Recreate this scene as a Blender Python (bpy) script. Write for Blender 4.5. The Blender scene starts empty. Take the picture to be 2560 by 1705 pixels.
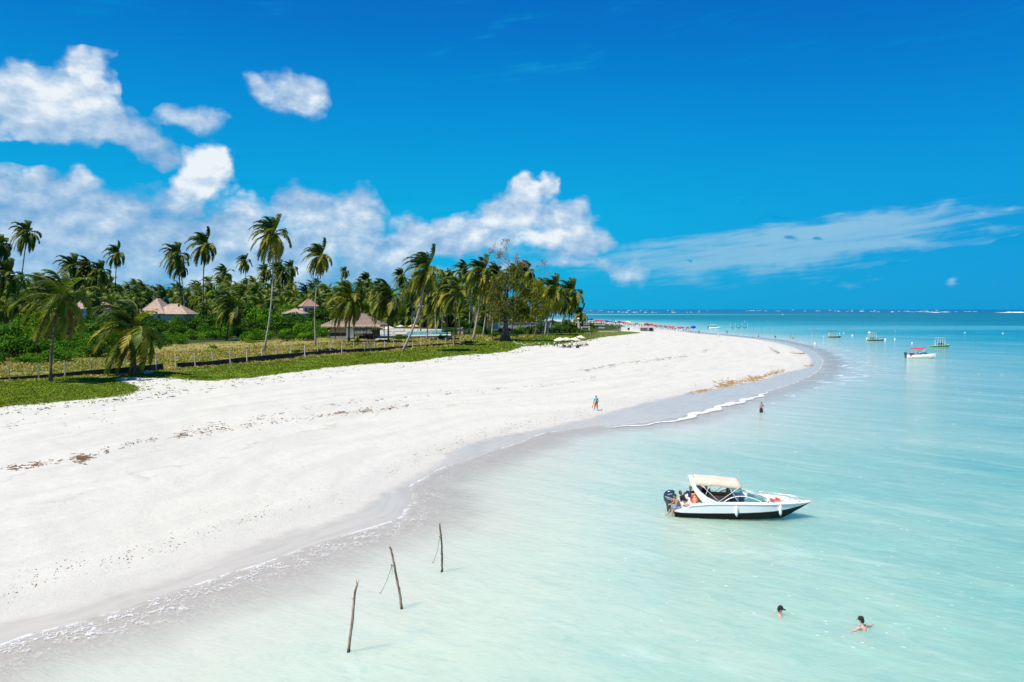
import bpy, bmesh, math, random
import numpy as np
from mathutils import Vector, Matrix, Euler, Quaternion
random.seed(7); RNG = np.random.default_rng(11)
S = bpy.context.scene
C = S.collection
R = math.radians
# ------------------------------------------------------------------ camera
F_PX, CX, CY = 1780.0, 1280.0, 852.5
PITCH = math.atan((CY - 773.0) / F_PX)
CAM_H = 12.0
cam_d = bpy.data.cameras.new('camera'); cam = bpy.data.objects.new('camera', cam_d); C.objects.link(cam)
cam.location = (0, 0, CAM_H); cam.rotation_euler = (math.pi/2 - PITCH, 0, 0)
cam_d.sensor_width = 36; cam_d.lens = 36 * F_PX / 2560; cam_d.clip_start = 0.5; cam_d.clip_end = 90000
S.camera = cam
S.render.resolution_x = 1024; S.render.resolution_y = 682
# ------------------------------------------------------------------ light
SUN_EL, SUN_AZ = 63.0, -122.0            # azimuth measured clockwise from +Y: the sun stands to the left
sun_d = bpy.data.lights.new('sun', 'SUN'); sun_d.energy = 5.0; sun_d.angle = R(0.53); sun_d.color = (1.0, 0.94, 0.83)
sun = bpy.data.objects.new('sun', sun_d); C.objects.link(sun)
_sv = Vector((math.sin(R(SUN_AZ))*math.cos(R(SUN_EL)), math.cos(R(SUN_AZ))*math.cos(R(SUN_EL)), math.sin(R(SUN_EL))))
sun.rotation_euler = _sv.to_track_quat('Z', 'Y').to_euler(); sun.location = (-60, 0, 120)
S.view_settings.view_transform = 'Standard'; S.view_settings.look = 'None'
S.view_settings.exposure = 0.24; S.view_settings.gamma = 1.0; S.view_settings.use_curve_mapping = False

def px_azel(u, v):
    dx, dz = (u-CX)/F_PX, (CY-v)/F_PX
    y = math.cos(PITCH) + dz*math.sin(PITCH); z = -math.sin(PITCH) + dz*math.cos(PITCH)
    return math.degrees(math.atan2(dx, y)), math.degrees(math.atan2(z, math.hypot(dx, y)))

def lin(r, g, b, a=1.0):
    f = lambda c: (c/255/12.92) if c/255 <= 0.04045 else ((c/255+0.055)/1.055)**2.4
    return (f(r), f(g), f(b), a)

class NT:
    """small helper for node trees"""
    def __init__(s, tree): s.t = tree; s.n = tree.nodes; s.l = tree.links
    def node(s, typ, **kw):
        n = s.n.new(typ)
        for k, v in kw.items():
            if k == 'ins':
                for kk, vv in v.items():
                    if isinstance(vv, bpy.types.NodeSocket): s.l.new(vv, n.inputs[kk])
                    else: n.inputs[kk].default_value = vv
            else: setattr(n, k, v)
        return n
    def math(s, op, a, b=None, c=None, clamp=False):
        n = s.n.new('ShaderNodeMath'); n.operation = op; n.use_clamp = clamp
        for i, x in enumerate((a, b, c)):
            if x is None: continue
            if isinstance(x, bpy.types.NodeSocket): s.l.new(x, n.inputs[i])
            else: n.inputs[i].default_value = x
        return n.outputs[0]
    def mix(s, fac, a, b, mode='MIX'):
        n = s.n.new('ShaderNodeMix'); n.data_type = 'RGBA'; n.blend_type = mode
        for i, x in ((0, fac), (6, a), (7, b)):
            if isinstance(x, bpy.types.NodeSocket): s.l.new(x, n.inputs[i])
            else: n.inputs[i].default_value = x
        return n.outputs[2]
    def ramp(s, fac, stops, interp='LINEAR'):
        n = s.n.new('ShaderNodeValToRGB'); n.color_ramp.interpolation = interp
        e = n.color_ramp.elements
        while len(e) > 1: e.remove(e[-1])
        e[0].position = stops[0][0]; e[0].color = stops[0][1]
        for p, c in stops[1:]:
            x = e.new(p); x.color = c
        s.l.new(fac, n.inputs[0]); return n.outputs[0]
    def noise(s, vec, scale, detail=4, rough=0.5, dist=0.0, dim='3D'):
        n = s.n.new('ShaderNodeTexNoise'); n.noise_dimensions = dim
        if vec is not None: s.l.new(vec, n.inputs['Vector'])
        n.inputs['Scale'].default_value = scale; n.inputs['Detail'].default_value = detail
        n.inputs['Roughness'].default_value = rough; n.inputs['Distortion'].default_value = dist
        return n.outputs['Fac']
    def mapr(s, v, a, b, c=0.0, d=1.0, smooth=True):
        n = s.n.new('ShaderNodeMapRange'); n.clamp = True
        if smooth: n.interpolation_type = 'SMOOTHSTEP'
        s.l.new(v, n.inputs[0])
        for i, x in enumerate((a, b, c, d)): n.inputs[i+1].default_value = x
        return n.outputs[0]
    def mapping(s, vec, loc=(0,0,0), rot=(0,0,0), scale=(1,1,1), typ='POINT'):
        n = s.n.new('ShaderNodeMapping'); n.vector_type = typ
        s.l.new(vec, n.inputs[0]); n.inputs[1].default_value = loc; n.inputs[2].default_value = rot; n.inputs[3].default_value = scale
        return n.outputs[0]
    def rs(s, vec, ang, sx, sy, sz=1.0):
        return s.mapping(s.mapping(vec, rot=(0,0,math.radians(ang))), scale=(sx,sy,sz))
    def attr(s, name):
        n = s.n.new('ShaderNodeAttribute'); n.attribute_name = name; return n.outputs['Fac']

# ------------------------------------------------------------------ world: Nishita sky deepened to azure, with clouds by direction
W = bpy.data.worlds.new('World'); S.world = W; W.use_nodes = True
W.node_tree.nodes.clear(); w = NT(W.node_tree)
SKY_STR = 0.1
sky = w.node('ShaderNodeTexSky', sky_type='NISHITA', sun_disc=False, sun_elevation=R(SUN_EL), sun_rotation=R(SUN_AZ), altitude=0, air_density=1.0, dust_density=0.4, ozone_density=3.0)
tc = w.node('ShaderNodeTexCoord')
dirv = tc.outputs['Generated']
sep = w.node('ShaderNodeSeparateXYZ'); w.l.new(dirv, sep.inputs[0])
el = w.math('MULTIPLY', w.math('ARCSINE', sep.outputs[2]), 57.2958)
az = w.math('MULTIPLY', w.math('ARCTAN2', sep.outputs[0], sep.outputs[1]), 57.2958)
comb = w.node('ShaderNodeCombineXYZ'); w.l.new(az, comb.inputs[0]); w.l.new(el, comb.inputs[1]); AE = comb.outputs[0]
k = 1/SKY_STR/2**0.24
def sc(c, m=1.0): return (c[0]*k*m, c[1]*k*m, c[2]*k*m, 1)
grad = w.ramp(w.mapr(el, 0, 90, 0, 1, smooth=False), [(0.0, lin(0,168,216)), (0.04, lin(0,176,226)), (0.085, lin(0,170,226)), (0.15, lin(0,149,218)), (0.23, lin(0,118,203)), (0.30, lin(0,98,188)), (0.45, lin(0,84,170)), (1.0, lin(2,60,140))])
grad2 = w.mix(w.math('MULTIPLY', w.mapr(az, -5, 40), w.mapr(el, 30, 0, 0.35, 0.75)), grad, w.ramp(w.mapr(el, 0, 90, 0, 1, smooth=False), [(0.0, lin(0,150,214)), (0.1, lin(0,146,218)), (0.2, lin(0,108,200)), (0.3, lin(0,84,178)), (1.0, lin(2,56,132))]))
gb = w.node('ShaderNodeVectorMath', operation='SCALE'); w.l.new(grad2, gb.inputs[0]); gb.inputs[3].default_value = k
base = w.mix(0.985, sky.outputs[0], gb.outputs[0])
# clouds: (u, v, half width px, half height px, rotation deg, density, brightness 0..1)
CL = [ # big puff, upper left
 (50,250,190,115,0,1.9,.85),(205,230,120,120,0,1.8,.92),(60,165,60,60,0,.9,.85),(215,160,60,50,0,.6,.85),(150,300,190,80,0,1.3,.66),(250,170,60,60,0,.7,.85),
 (130,330,150,45,0,.7,.45),
 (310,320,120,55,8,1.15,.55),(480,300,100,52,0,1.2,.6),(385,365,110,50,20,1.0,.45),(420,405,90,28,0,.6,.4),
 # small fish cloud
 (720,245,120,70,0,1.35,.72),(640,228,50,38,0,1.0,.7),(770,240,60,62,0,.8,.72),
 # white tower
 (525,405,75,62,0,1.8,1.0),(500,450,78,42,0,1.4,.98),(480,480,90,60,0,1.1,.85),(545,430,60,70,0,1.2,.98),
 # wide bank at left
 (60,480,330,85,0,1.25,.36),(80,430,60,34,0,.9,.9),(215,438,60,40,0,.9,.85),(60,560,420,120,0,1.4,.5),(330,535,320,100,0,1.2,.42),(300,600,430,95,0,1.4,.58),
 (300,560,90,100,0,.8,.85),(90,640,500,90,0,1.0,.62),(610,530,75,75,0,1.2,.9),(590,585,130,60,0,1.2,.75),(420,610,200,50,0,.9,.72),
 (560,665,420,80,0,.95,.6),(150,690,420,80,0,1.2,.55),(450,700,420,70,0,1.1,.55),(800,690,330,60,0,.9,.58),(1000,690,260,40,0,.8,.58),
 (820,525,170,62,0,1.2,.64),(860,560,90,60,0,.9,.85),(740,490,100,50,-15,.8,.6),(910,490,70,50,0,.8,.6),(800,600,300,60,0,.8,.62),(960,650,180,45,0,.9,.85),
 (1015,565,70,55,0,1.0,.72),(950,620,260,60,0,.7,.6),
 # diagonal bank in the middle
 (1130,590,130,52,-12,1.15,.72),(1230,535,170,55,-22,1.3,.74),(1330,485,85,46,-25,1.4,.88),(1330,460,42,40,0,1.0,1.0),(1392,455,24,44,0,1.2,.9),(1260,560,130,60,0,.9,.9),
 (1180,610,260,55,0,.8,.62),(1400,530,110,42,-15,1.0,.66),(1455,510,40,34,-30,.7,.7),
 (1370,590,60,34,0,1.2,.95),(1450,565,90,55,0,1.15,.72),(1480,600,80,40,0,.95,.7),(1400,630,170,45,-12,.85,.62),
 (1350,665,300,24,-5,.6,.6),(1580,685,70,40,-25,.9,.7),(1520,665,60,22,0,.6,.6)]
THIN = [ # veils on the right and high wisps
 (1980,590,520,75,-6,1.3,.6),(1840,625,420,60,-3,1.2,.58),(2150,580,330,80,-7,1.1,.6),(2350,560,300,70,-7,.7,.55),(2080,560,160,34,-6,.9,.66),(2280,535,130,20,-8,.9,.55),(2350,520,90,9,-8,.8,.55),(1990,645,380,50,-3,1.0,.55),(1720,680,320,60,0,1.1,.52),(1560,640,200,40,-4,.8,.55),(2190,618,160,26,0,.7,.55),
 (2530,505,75,14,0,1.1,.7),(2460,518,36,13,0,.9,.65),(2500,567,110,16,3,.9,.6),(2275,600,60,10,-8,.8,.55),
 (2370,697,34,20,-20,1.5,.95),(2480,702,34,14,15,1.0,.8),(2205,695,70,14,0,.8,.6),(2100,708,50,12,0,.8,.6),
 (695,30,110,60,0,.8,.25),(1240,70,130,30,-32,.75,.2),(1110,135,70,26,-20,.55,.2),(1470,110,130,55,-30,.75,.2),(1330,165,80,38,0,.7,.2),(880,65,60,16,-20,.4,.2)]
DARK = [(1985,598,34,12,0,.8),(2055,597,32,11,0,.8),(1725,638,30,7,0,.5),(1790,668,60,6,-4,.3),(1985,540,330,12,-9,.35),(2250,505,300,12,-8,.35),(1840,505,160,10,-10,.3),(2300,640,300,12,-4,.3)]
warp = w.node('ShaderNodeTexNoise', noise_dimensions='3D', ins={'Vector': dirv, 'Scale': 13.0, 'Detail': 3.0, 'Roughness': 0.6})
wv = w.node('ShaderNodeVectorMath', operation='MULTIPLY_ADD'); w.l.new(warp.outputs['Color'], wv.inputs[0])
wv.inputs[1].default_value = (4.2, 3.0, 0); wv2 = w.node('ShaderNodeVectorMath', operation='SUBTRACT'); w.l.new(AE, wv2.inputs[0]); wv2.inputs[1].default_value = (2.1, 1.5, 0)
w.l.new(wv2.outputs[0], wv.inputs[2]); AEW = wv.outputs[0]
def field(lst, src, gain):
    D = None; B = None
    for b in lst:
        u, v, hw, hh, rot, den = b[:6]; br = b[6] if len(b) > 6 else 0
        a0, e0 = px_azel(u, v); a1, _ = px_azel(u+20, v); _, e1 = px_azel(u, v-20)
        sx = abs(a1-a0)/20*hw; sy = abs(e1-e0)/20*hh
        m = w.mapping(src, (a0, e0, 0), (0, 0, R(-rot)), (sx, sy, 1e6), 'TEXTURE')
        g = w.node('ShaderNodeTexGradient', gradient_type='SPHERICAL', ins={'Vector': m}).outputs['Fac']
        D = w.math('MULTIPLY', g, den) if D is None else w.math('MULTIPLY_ADD', g, den, D)
        if len(b) > 6: B = w.math('MULTIPLY', g, den*br) if B is None else w.math('MULTIPLY_ADD', g, den*br, B)
    return D, B
D1, B1 = field(CL, AEW, 1)
# the same weather goes on outside the frame: a low bank of cumulus round the left and behind
outl = w.math('MULTIPLY', w.mapr(w.math('ABSOLUTE', w.math('ADD', az, 110)), 82, 60, 0, 1), w.mapr(w.math('ABSOLUTE', w.math('SUBTRACT', el, 7)), 10, 0, 0, 1))
outn = w.noise(dirv, 5.0, 3, 0.5)
D1 = w.math('MULTIPLY_ADD', outl, w.mapr(outn, 0.4, 0.62, 0, 0.9), D1)
B1 = w.math('MULTIPLY_ADD', outl, 0.5, B1)
sq = w.mapping(dirv, scale=(1, 1, 1.5))
n1 = w.noise(sq, 10.0, 8, 0.58, 0.05)
n2 = w.noise(w.mapping(sq, loc=(0.009, 0, -0.016)), 10.0, 8, 0.58, 0.05)
fine = w.noise(sq, 27.0, 6, 0.66, 0.2)
dd = w.math('ADD', w.math('MULTIPLY', D1, 0.86), w.math('MULTIPLY', w.math('SUBTRACT', n1, 0.5), 1.9))
dd = w.math('ADD', dd, w.math('MULTIPLY', w.math('SUBTRACT', fine, 0.5), 0.85))
dd = w.math('SUBTRACT', dd, w.mapr(D1, 0.0, 0.2, 0.5, 0.0))
alpha1 = w.mapr(dd, 0.12, 0.85)
bav = w.math('DIVIDE', B1, w.math('ADD', D1, 0.001), clamp=True)
lit = w.math('MULTIPLY', w.math('SUBTRACT', n1, n2), 2.3)
core = w.mapr(dd, 0.25, 1.8, -0.06, 0.04)
bri = w.math('ADD', w.math('ADD', bav, lit), core, clamp=True)
ccol = w.ramp(bri, [(0.0, lin(70,150,205)), (0.25, lin(112,168,216)), (0.5, lin(150,186,222)), (0.75, lin(192,214,236)), (1.0, lin(244,249,252))])
D2, B2 = field(THIN, AEW, 1)
st = w.mapping(w.mapping(dirv, rot=(0, R(6), 0)), scale=(1, 1, 9.0))
n3 = w.math('ADD', w.math('MULTIPLY', w.noise(st, 4.0, 7, 0.62, 0.35), 0.6), w.math('MULTIPLY', w.noise(st, 13.0, 5, 0.6, 0.2), 0.4))
alpha2 = w.mapr(w.math('ADD', D2, w.math('MULTIPLY', w.math('SUBTRACT', n3, 0.5), 8.5)), 0.2, 2.6, 0, 1)
b2 = w.math('DIVIDE', B2, w.math('ADD', D2, 0.001), clamp=True)
tcol = w.ramp(b2, [(0.0, lin(0,150,205)), (0.25, lin(20,158,208)), (0.55, lin(140,194,225)), (1.0, lin(205,226,240))])
D3, _ = field([d + (0,) for d in DARK], AEW, 1)
a3 = w.mapr(w.math('ADD', D3, w.math('MULTIPLY', w.math('SUBTRACT', fine, 0.5), 0.7)), 0.2, 0.55, 0, 0.75)
def boost(c):
    n = w.node('ShaderNodeVectorMath', operation='SCALE'); w.l.new(c, n.inputs[0]); n.inputs[3].default_value = k; return n.outputs[0]
col = w.mix(w.math('MULTIPLY', alpha2, 0.8), base, boost(tcol))
col = w.mix(a3, col, sc(lin(0,150,200)))
col = w.mix(w.math('MULTIPLY', alpha1, w.mapr(el, -0.5, 6.0, 0.55, 0.92)), col, boost(ccol))
bg = w.node('ShaderNodeBackground', ins={'Color': col, 'Strength': SKY_STR})
wo = w.node('ShaderNodeOutputWorld', ins={'Surface': bg.outputs[0]})
W.cycles.sampling_method = 'MANUAL'; W.cycles.sample_map_resolution = 512

# ------------------------------------------------------------------ picture point -> place
def ray(u, v):
    dx, dz = (u-CX)/F_PX, (CY-v)/F_PX
    return np.array([dx, math.cos(PITCH)+dz*math.sin(PITCH), -math.sin(PITCH)+dz*math.cos(PITCH)])
def at_z(u, v, z=0.0):
    d = ray(u, v); t = (z-CAM_H)/d[2]; p = d*t; return np.array([p[0], p[1], z])
def at_y(u, v, y):
    d = ray(u, v); t = y/d[1]; return np.array([d[0]*t, y, CAM_H+d[2]*t])
def smooth_line(P, it=3):
    P = np.array(P, float)
    for _ in range(it):
        Q = np.empty((2*len(P)-2, P.shape[1])); Q[0::2] = .75*P[:-1]+.25*P[1:]; Q[1::2] = .25*P[:-1]+.75*P[1:]
        P = np.vstack([P[:1], Q, P[-1:]])
    return P
# water's edge (foam line) and the wet / dry line of the sand, as places on the shore
WL_PX = [(-900,1900),(-400,1745),(-120,1650),(0,1611),(57,1588),(115,1573),(172,1561),(248,1538),(325,1519),(344,1508),(401,1488),(450,1472),(497,1458),(573,1431),(669,1404),(726,1381),(802,1355),(860,1337),(925,1318),(985,1300),(1003,1290),(1012,1270),(1030,1250),(1030,1232),(1012,1218),(1068,1190),(1098,1169),(1166,1152),(1232,1128),(1270,1114),(1306,1104),(1348,1083),(1428,1073),(1505,1064),(1580,1059),(1624,1053),(1700,1043),(1742,1029),(1779,1020),(1802,1009),(1859,996),(1891,984),(1930,974),(1985,958),(2030,938),(2052,918),(2058,900),(2040,882),(2008,867),(1944,852),(1891,845),(1815,838),(1742,832),(1684,823),(1640,816),(1600,811),(1559,806.5),(1500,803.5),(1440,801.5),(1300,798),(1100,794),(800,790),(300,786.5),(-400,784)]
WET_PX = [(-900,1830),(-300,1660),(0,1563),(80,1540),(229,1506),(400,1462),(497,1418),(611,1368),(760,1322),(900,1278),(1000,1212),(1060,1182),(1098,1160),(1131,1126),(1200,1100),(1268,1086),(1369,1070),(1440,1053),(1505,1036),(1583,1016),(1639,1000),(1700,988),(1732,979),(1764,974),(1810,969),(1849,960),(1891,954),(1923,945),(1965,930),(2014,922),(2028,912),(2027,892),(1997,873),(1965,862),(1912,851),(1849,843),(1790,837.5),(1742,834.5),(1684,825),(1640,817.5),(1600,812.5),(1559,808),(1500,805)]
def sdist(P, L):
    """signed distance from points P (n,2) to open polyline L; positive on its left side"""
    P = np.asarray(P, float)
    if len(P) < 8:
        a = L[:-1]; ab = L[1:]-a; n2 = np.maximum((ab**2).sum(1), 1e-12); out = []
        for p in P:
            t = np.clip(((p-a)*ab).sum(1)/n2, 0, 1); q = p-(a+t[:, None]*ab); d2 = (q**2).sum(1); i = int(np.argmin(d2))
            out.append(math.sqrt(d2[i])*(1 if ab[i,0]*(p[1]-a[i,1])-ab[i,1]*(p[0]-a[i,0]) >= 0 else -1))
        return np.array(out)
    best = np.full(len(P), 1e18); sg = np.ones(len(P))
    for i in range(len(L)-1):
        a, b = L[i], L[i+1]; ab = b-a; n2 = ab@ab
        if n2 < 1e-12: continue
        t = np.clip(((P-a)@ab)/n2, 0, 1); q = P-(a+t[:, None]*ab); d2 = (q**2).sum(1)
        cr = ab[0]*(P[:, 1]-a[1]) - ab[1]*(P[:, 0]-a[0])
        m = d2 < best-1e-9; best[m] = d2[m]; sg[m] = np.where(cr[m] >= 0, 1, -1)
    return np.sqrt(best)*sg
WL = smooth_line([at_z(u, v)[:2] for u, v in WL_PX], 2)
def hnoise(x, y):
    return (np.sin(x*.31+1.3*np.sin(y*.17))*np.cos(y*.23+1.1*np.sin(x*.11)) + .5*np.sin(x*.83+y*.6+2*np.sin(y*.29)) )
def tz_from(d, x, y):
    land = 2.3*(1-np.exp(-np.maximum(d, 0)/32.0)) + np.clip((d-45)/30, 0, 1)*.12*hnoise(x, y) + np.clip(d/12, 0, 1)*.035*hnoise(x*1.7, y*1.3)
    sea = np.maximum(d*.055, -3.0)
    return np.where(d > 0, land, sea)
def terr(x, y):
    p = np.array([[x, y]]); return float(tz_from(sdist(p, WL), p[:, 0], p[:, 1])[0])
def ground(u, v):
    z = 0.5
    for _ in range(7):
        p = at_z(u, v, z); z = 0.5*z+0.5*terr(p[0], p[1])
    p = at_z(u, v, z); return np.array([p[0], p[1], terr(p[0], p[1])])
WET = smooth_line([ground(u, v)[:2] for u, v in WET_PX], 2)
# ------------------------------------------------------------------ object helpers
def tag(o, label=None, cat=None, group=None, kind=None):
    if label: o['label'] = label
    if cat: o['category'] = cat
    if group: o['group'] = group
    if kind: o['kind'] = kind
    return o
def empty(name, loc=(0,0,0), rz=0.0, label=None, cat=None, group=None, scale=1.0):
    o = bpy.data.objects.new(name, None); C.objects.link(o); o.location = loc; o.rotation_euler = (0, 0, rz); o.empty_display_size = .3
    o.scale = (scale,)*3
    return tag(o, label, cat, group)
def link(name, me, parent=None, mats=None):
    o = bpy.data.objects.new(name, me); C.objects.link(o)
    if parent: o.parent = parent
    return o
def mesh(name, V, Fc, mats, smooth=False, fm=None):
    me = bpy.data.meshes.new(name)
    V = np.asarray(V, dtype=np.float64)
    if isinstance(Fc, np.ndarray): Fc = Fc.tolist()
    me.from_pydata(V.tolist(), [], Fc)
    for m in (mats if isinstance(mats, (list, tuple)) else [mats]): me.materials.append(m)
    if fm is not None: me.polygons.foreach_set('material_index', np.asarray(fm, dtype=np.int32))
    if smooth: me.polygons.foreach_set('use_smooth', [True]*len(me.polygons))
    me.update(); return me
def obj(name, V, Fc, mats, parent=None, smooth=False, fm=None):
    return link(name, mesh(name, V, Fc, mats, smooth, fm), parent)
class MB:
    """collects simple shapes into one mesh"""
    def __init__(s): s.v = []; s.f = []; s.m = []
    def add(s, V, Fc, mi=0):
        o = len(s.v); s.v += [tuple(map(float, x)) for x in V]; s.f += [tuple(int(i)+o for i in f) for f in Fc]; s.m += [mi]*len(Fc); return s
    def box(s, c, sz, rot=None, mi=0, taper=1.0):
        x, y, z = [q/2 for q in sz]
        P = [Vector((a*x*(taper if d > 0 else 1), b*y*(taper if d > 0 else 1), d*z)) for d in (-1, 1) for a, b in ((-1,-1),(1,-1),(1,1),(-1,1))]
        if rot is not None: P = [rot @ p for p in P]
        P = [p+Vector(c) for p in P]
        return s.add(P, [(0,3,2,1),(4,5,6,7),(0,1,5,4),(1,2,6,5),(2,3,7,6),(3,0,4,7)], mi)
    def tube(s, pts, rad, n=6, mi=0, cap=True):
        pts = [Vector(p) for p in pts]; N = len(pts)
        rad = [rad]*N if isinstance(rad, (int, float)) else rad
        up = Vector((0,0,1)); V = []
        for i, p in enumerate(pts):
            d = (pts[min(i+1, N-1)]-pts[max(i-1, 0)]).normalized()
            a = d.cross(up)
            if a.length < .05: a = d.cross(Vector((0,1,0)))
            a.normalize(); b = a.cross(d).normalized()
            for k in range(n):
                t = 2*math.pi*k/n; V.append(p+(a*math.cos(t)+b*math.sin(t))*rad[i])
        Fc = [(i*n+k, i*n+(k+1)%n, (i+1)*n+(k+1)%n, (i+1)*n+k) for i in range(N-1) for k in range(n)]
        if cap: Fc += [tuple(range(n))[::-1], tuple((N-1)*n+k for k in range(n))]
        return s.add(V, Fc, mi)
    def lathe(s, prof, n=12, c=(0,0,0), mi=0, axis='Z'):
        V = []; N = len(prof)
        for r, z in prof:
            for k in range(n):
                t = 2*math.pi*k/n; p = (r*math.cos(t), r*math.sin(t), z)
                if axis == 'X': p = (z, p[0], p[1])
                V.append((p[0]+c[0], p[1]+c[1], p[2]+c[2]))
        Fc = [(i*n+k, i*n+(k+1)%n, (i+1)*n+(k+1)%n, (i+1)*n+k) for i in range(N-1) for k in range(n)]
        Fc += [tuple(range(n))[::-1], tuple((N-1)*n+k for k in range(n))]
        return s.add(V, Fc, mi)
    def mesh(s, name, mats, smooth=False): return mesh(name, s.v, s.f, mats, smooth, s.m)
    def build(s, name, mats, parent=None, smooth=False): return link(name, s.mesh(name, mats, smooth), parent)
def kids(o): return [c for c in C.objects if c.parent == o]
def copy_tree(o, parent=None, ch=None):
    c = o.copy(); C.objects.link(c); c.parent = parent
    for k_ in (ch or kids)(o): copy_tree(k_, c, ch)
    return c
# ------------------------------------------------------------------ materials
def mat(name, col, rough=.6, var=0.0, vscale=3.0, metal=0.0, spec=.5, bump=0.0, bscale=20.0, col2=None, stretch=(1,1,1), coat=0.0, trans=0.0, coords='Object', detail=5):
    m = bpy.data.materials.new(name); m.use_nodes = True; t = NT(m.node_tree)
    b = m.node_tree.nodes['Principled BSDF']
    col = tuple(col[:3])+(1,)
    b.inputs['Base Color'].default_value = col; b.inputs['Roughness'].default_value = rough; b.inputs['Metallic'].default_value = metal
    b.inputs['Specular IOR Level'].default_value = spec; b.inputs['Coat Weight'].default_value = coat
    tc = t.node('ShaderNodeTexCoord'); src = t.mapping(tc.outputs[coords], scale=stretch)
    if var or col2:
        n = t.noise(src, vscale, detail, .6)
        c2 = tuple(col2[:3])+(1,) if col2 else tuple(x*(1-var) for x in col[:3])+(1,)
        c1 = col if col2 else tuple(min(1, x*(1+var)) for x in col[:3])+(1,)
        t.l.new(t.mix(t.mapr(n, .35, .65), c1, c2), b.inputs['Base Color'])
    if bump:
        bn = t.node('ShaderNodeBump', ins={'Height': t.noise(src, bscale, 4, .6), 'Strength': bump, 'Distance': .02}); t.l.new(bn.outputs[0], b.inputs['Normal'])
    if trans: 
        tr = t.node('ShaderNodeBsdfTranslucent'); mx = t.node('ShaderNodeMixShader'); mx.inputs[0].default_value = trans
        if b.inputs['Base Color'].is_linked: t.l.new(b.inputs['Base Color'].links[0].from_socket, tr.inputs[0])
        else: tr.inputs[0].default_value = col
        t.l.new(b.outputs[0], mx.inputs[1]); t.l.new(tr.outputs[0], mx.inputs[2])
        t.l.new(mx.outputs[0], m.node_tree.nodes['Material Output'].inputs[0])
    return m
# ------------------------------------------------------------------ ground and sea: polar sheets round the camera, out to the horizon
def polar(angs, rads):
    A, Rr = np.meshgrid(angs, rads, indexing='ij'); X = Rr*np.sin(A); Y = Rr*np.cos(A)
    na, nr = A.shape; i = np.arange(na-1)[:, None]*nr + np.arange(nr-1)[None, :]; i = i.ravel()
    Q = np.stack([i, i+1, i+nr+1, i+nr], 1)
    return X.ravel(), Y.ravel(), Q
def big_mesh(name, X, Y, Z, Q, m):
    me = bpy.data.meshes.new(name); n = len(X); co = np.stack([X, Y, Z], 1).astype(np.float32)
    me.vertices.add(n); me.vertices.foreach_set('co', co.ravel())
    me.loops.add(len(Q)*4); me.loops.foreach_set('vertex_index', Q.ravel().astype(np.int32))
    me.polygons.add(len(Q)); me.polygons.foreach_set('loop_start', np.arange(0, len(Q)*4, 4, dtype=np.int32)); me.polygons.foreach_set('loop_total', np.full(len(Q), 4, dtype=np.int32))
    me.polygons.foreach_set('use_smooth', np.ones(len(Q), dtype=bool))
    me.update(calc_edges=True); me.materials.append(m); return me
def fattr(me, name, arr):
    a = me.attributes.new(name, 'FLOAT', 'POINT'); a.data.foreach_set('value', np.asarray(arr, dtype=np.float32))
# vegetation edge (land on its left, walking away from the camera along the beach)
VE_PX = [(-700,1120),(-200,1050),(-60,1030),(0,1019),(45,1014),(107,1010),(160,1003),(250,997),(321,987),(350,976),(345,966),(312,956),(285,950),(292,945),(350,943),(405,944),(455,949),(509,953),(560,951),(652,942),(744,930),(835,918),(920,911),(1000,906),(1072,900),(1100,894),(1186,887),(1278,878),(1296,871),(1301,866),(1340,864),(1381,863),(1420,858),(1461,852),(1513,842),(1542,839.5),(1593,834),(1606,831.5),(1584,829.5),(1548,828),(1552,822),(1559,819),(1567,814),(1525,810),(1457,806.5),(1400,804),(1200,799),(800,794)]
VE = smooth_line([ground(u, v)[:2] for u, v in VE_PX], 2)
WALL_PX = [(-260,976),(-80,961),(0,955),(127,947),(218,941),(327,935),(407,927),(444,923),(527,917),(600,909),(689,901),(796,890),(881,883),(940,879),(1019,872.5),(1100,866),(1158,861)]
WALL = np.array([ground(u, v) for u, v in WALL_PX])
angs = np.concatenate([np.arange(-75, -39, 1.5), np.arange(-39, 39.01, .2), np.arange(40.5, 76, 1.5)])
angs = np.radians(angs)
rads = np.concatenate([np.exp(np.arange(math.log(9), math.log(420), .0105)), np.exp(np.arange(math.log(422), math.log(1500), .03)), np.exp(np.arange(math.log(1560), math.log(60000), .12))])
X, Y, Q = polar(angs, rads); XY = np.stack([X, Y], 1)
dW = sdist(XY, WL); dS = sdist(XY, WET); dV = sdist(XY, VE); dWall = sdist(XY, WALL[:, :2])
Z = tz_from(dW, X, Y)
fine = .02*np.sin(X*1.9+2*np.sin(Y*.7))*np.sin(Y*1.3+X*.4)
Z = Z + np.where((dS > 2) & (dV < 0), fine, 0) + np.where(dV > 0, np.minimum(dV*.08, .12)+fine*2, 0)
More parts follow.
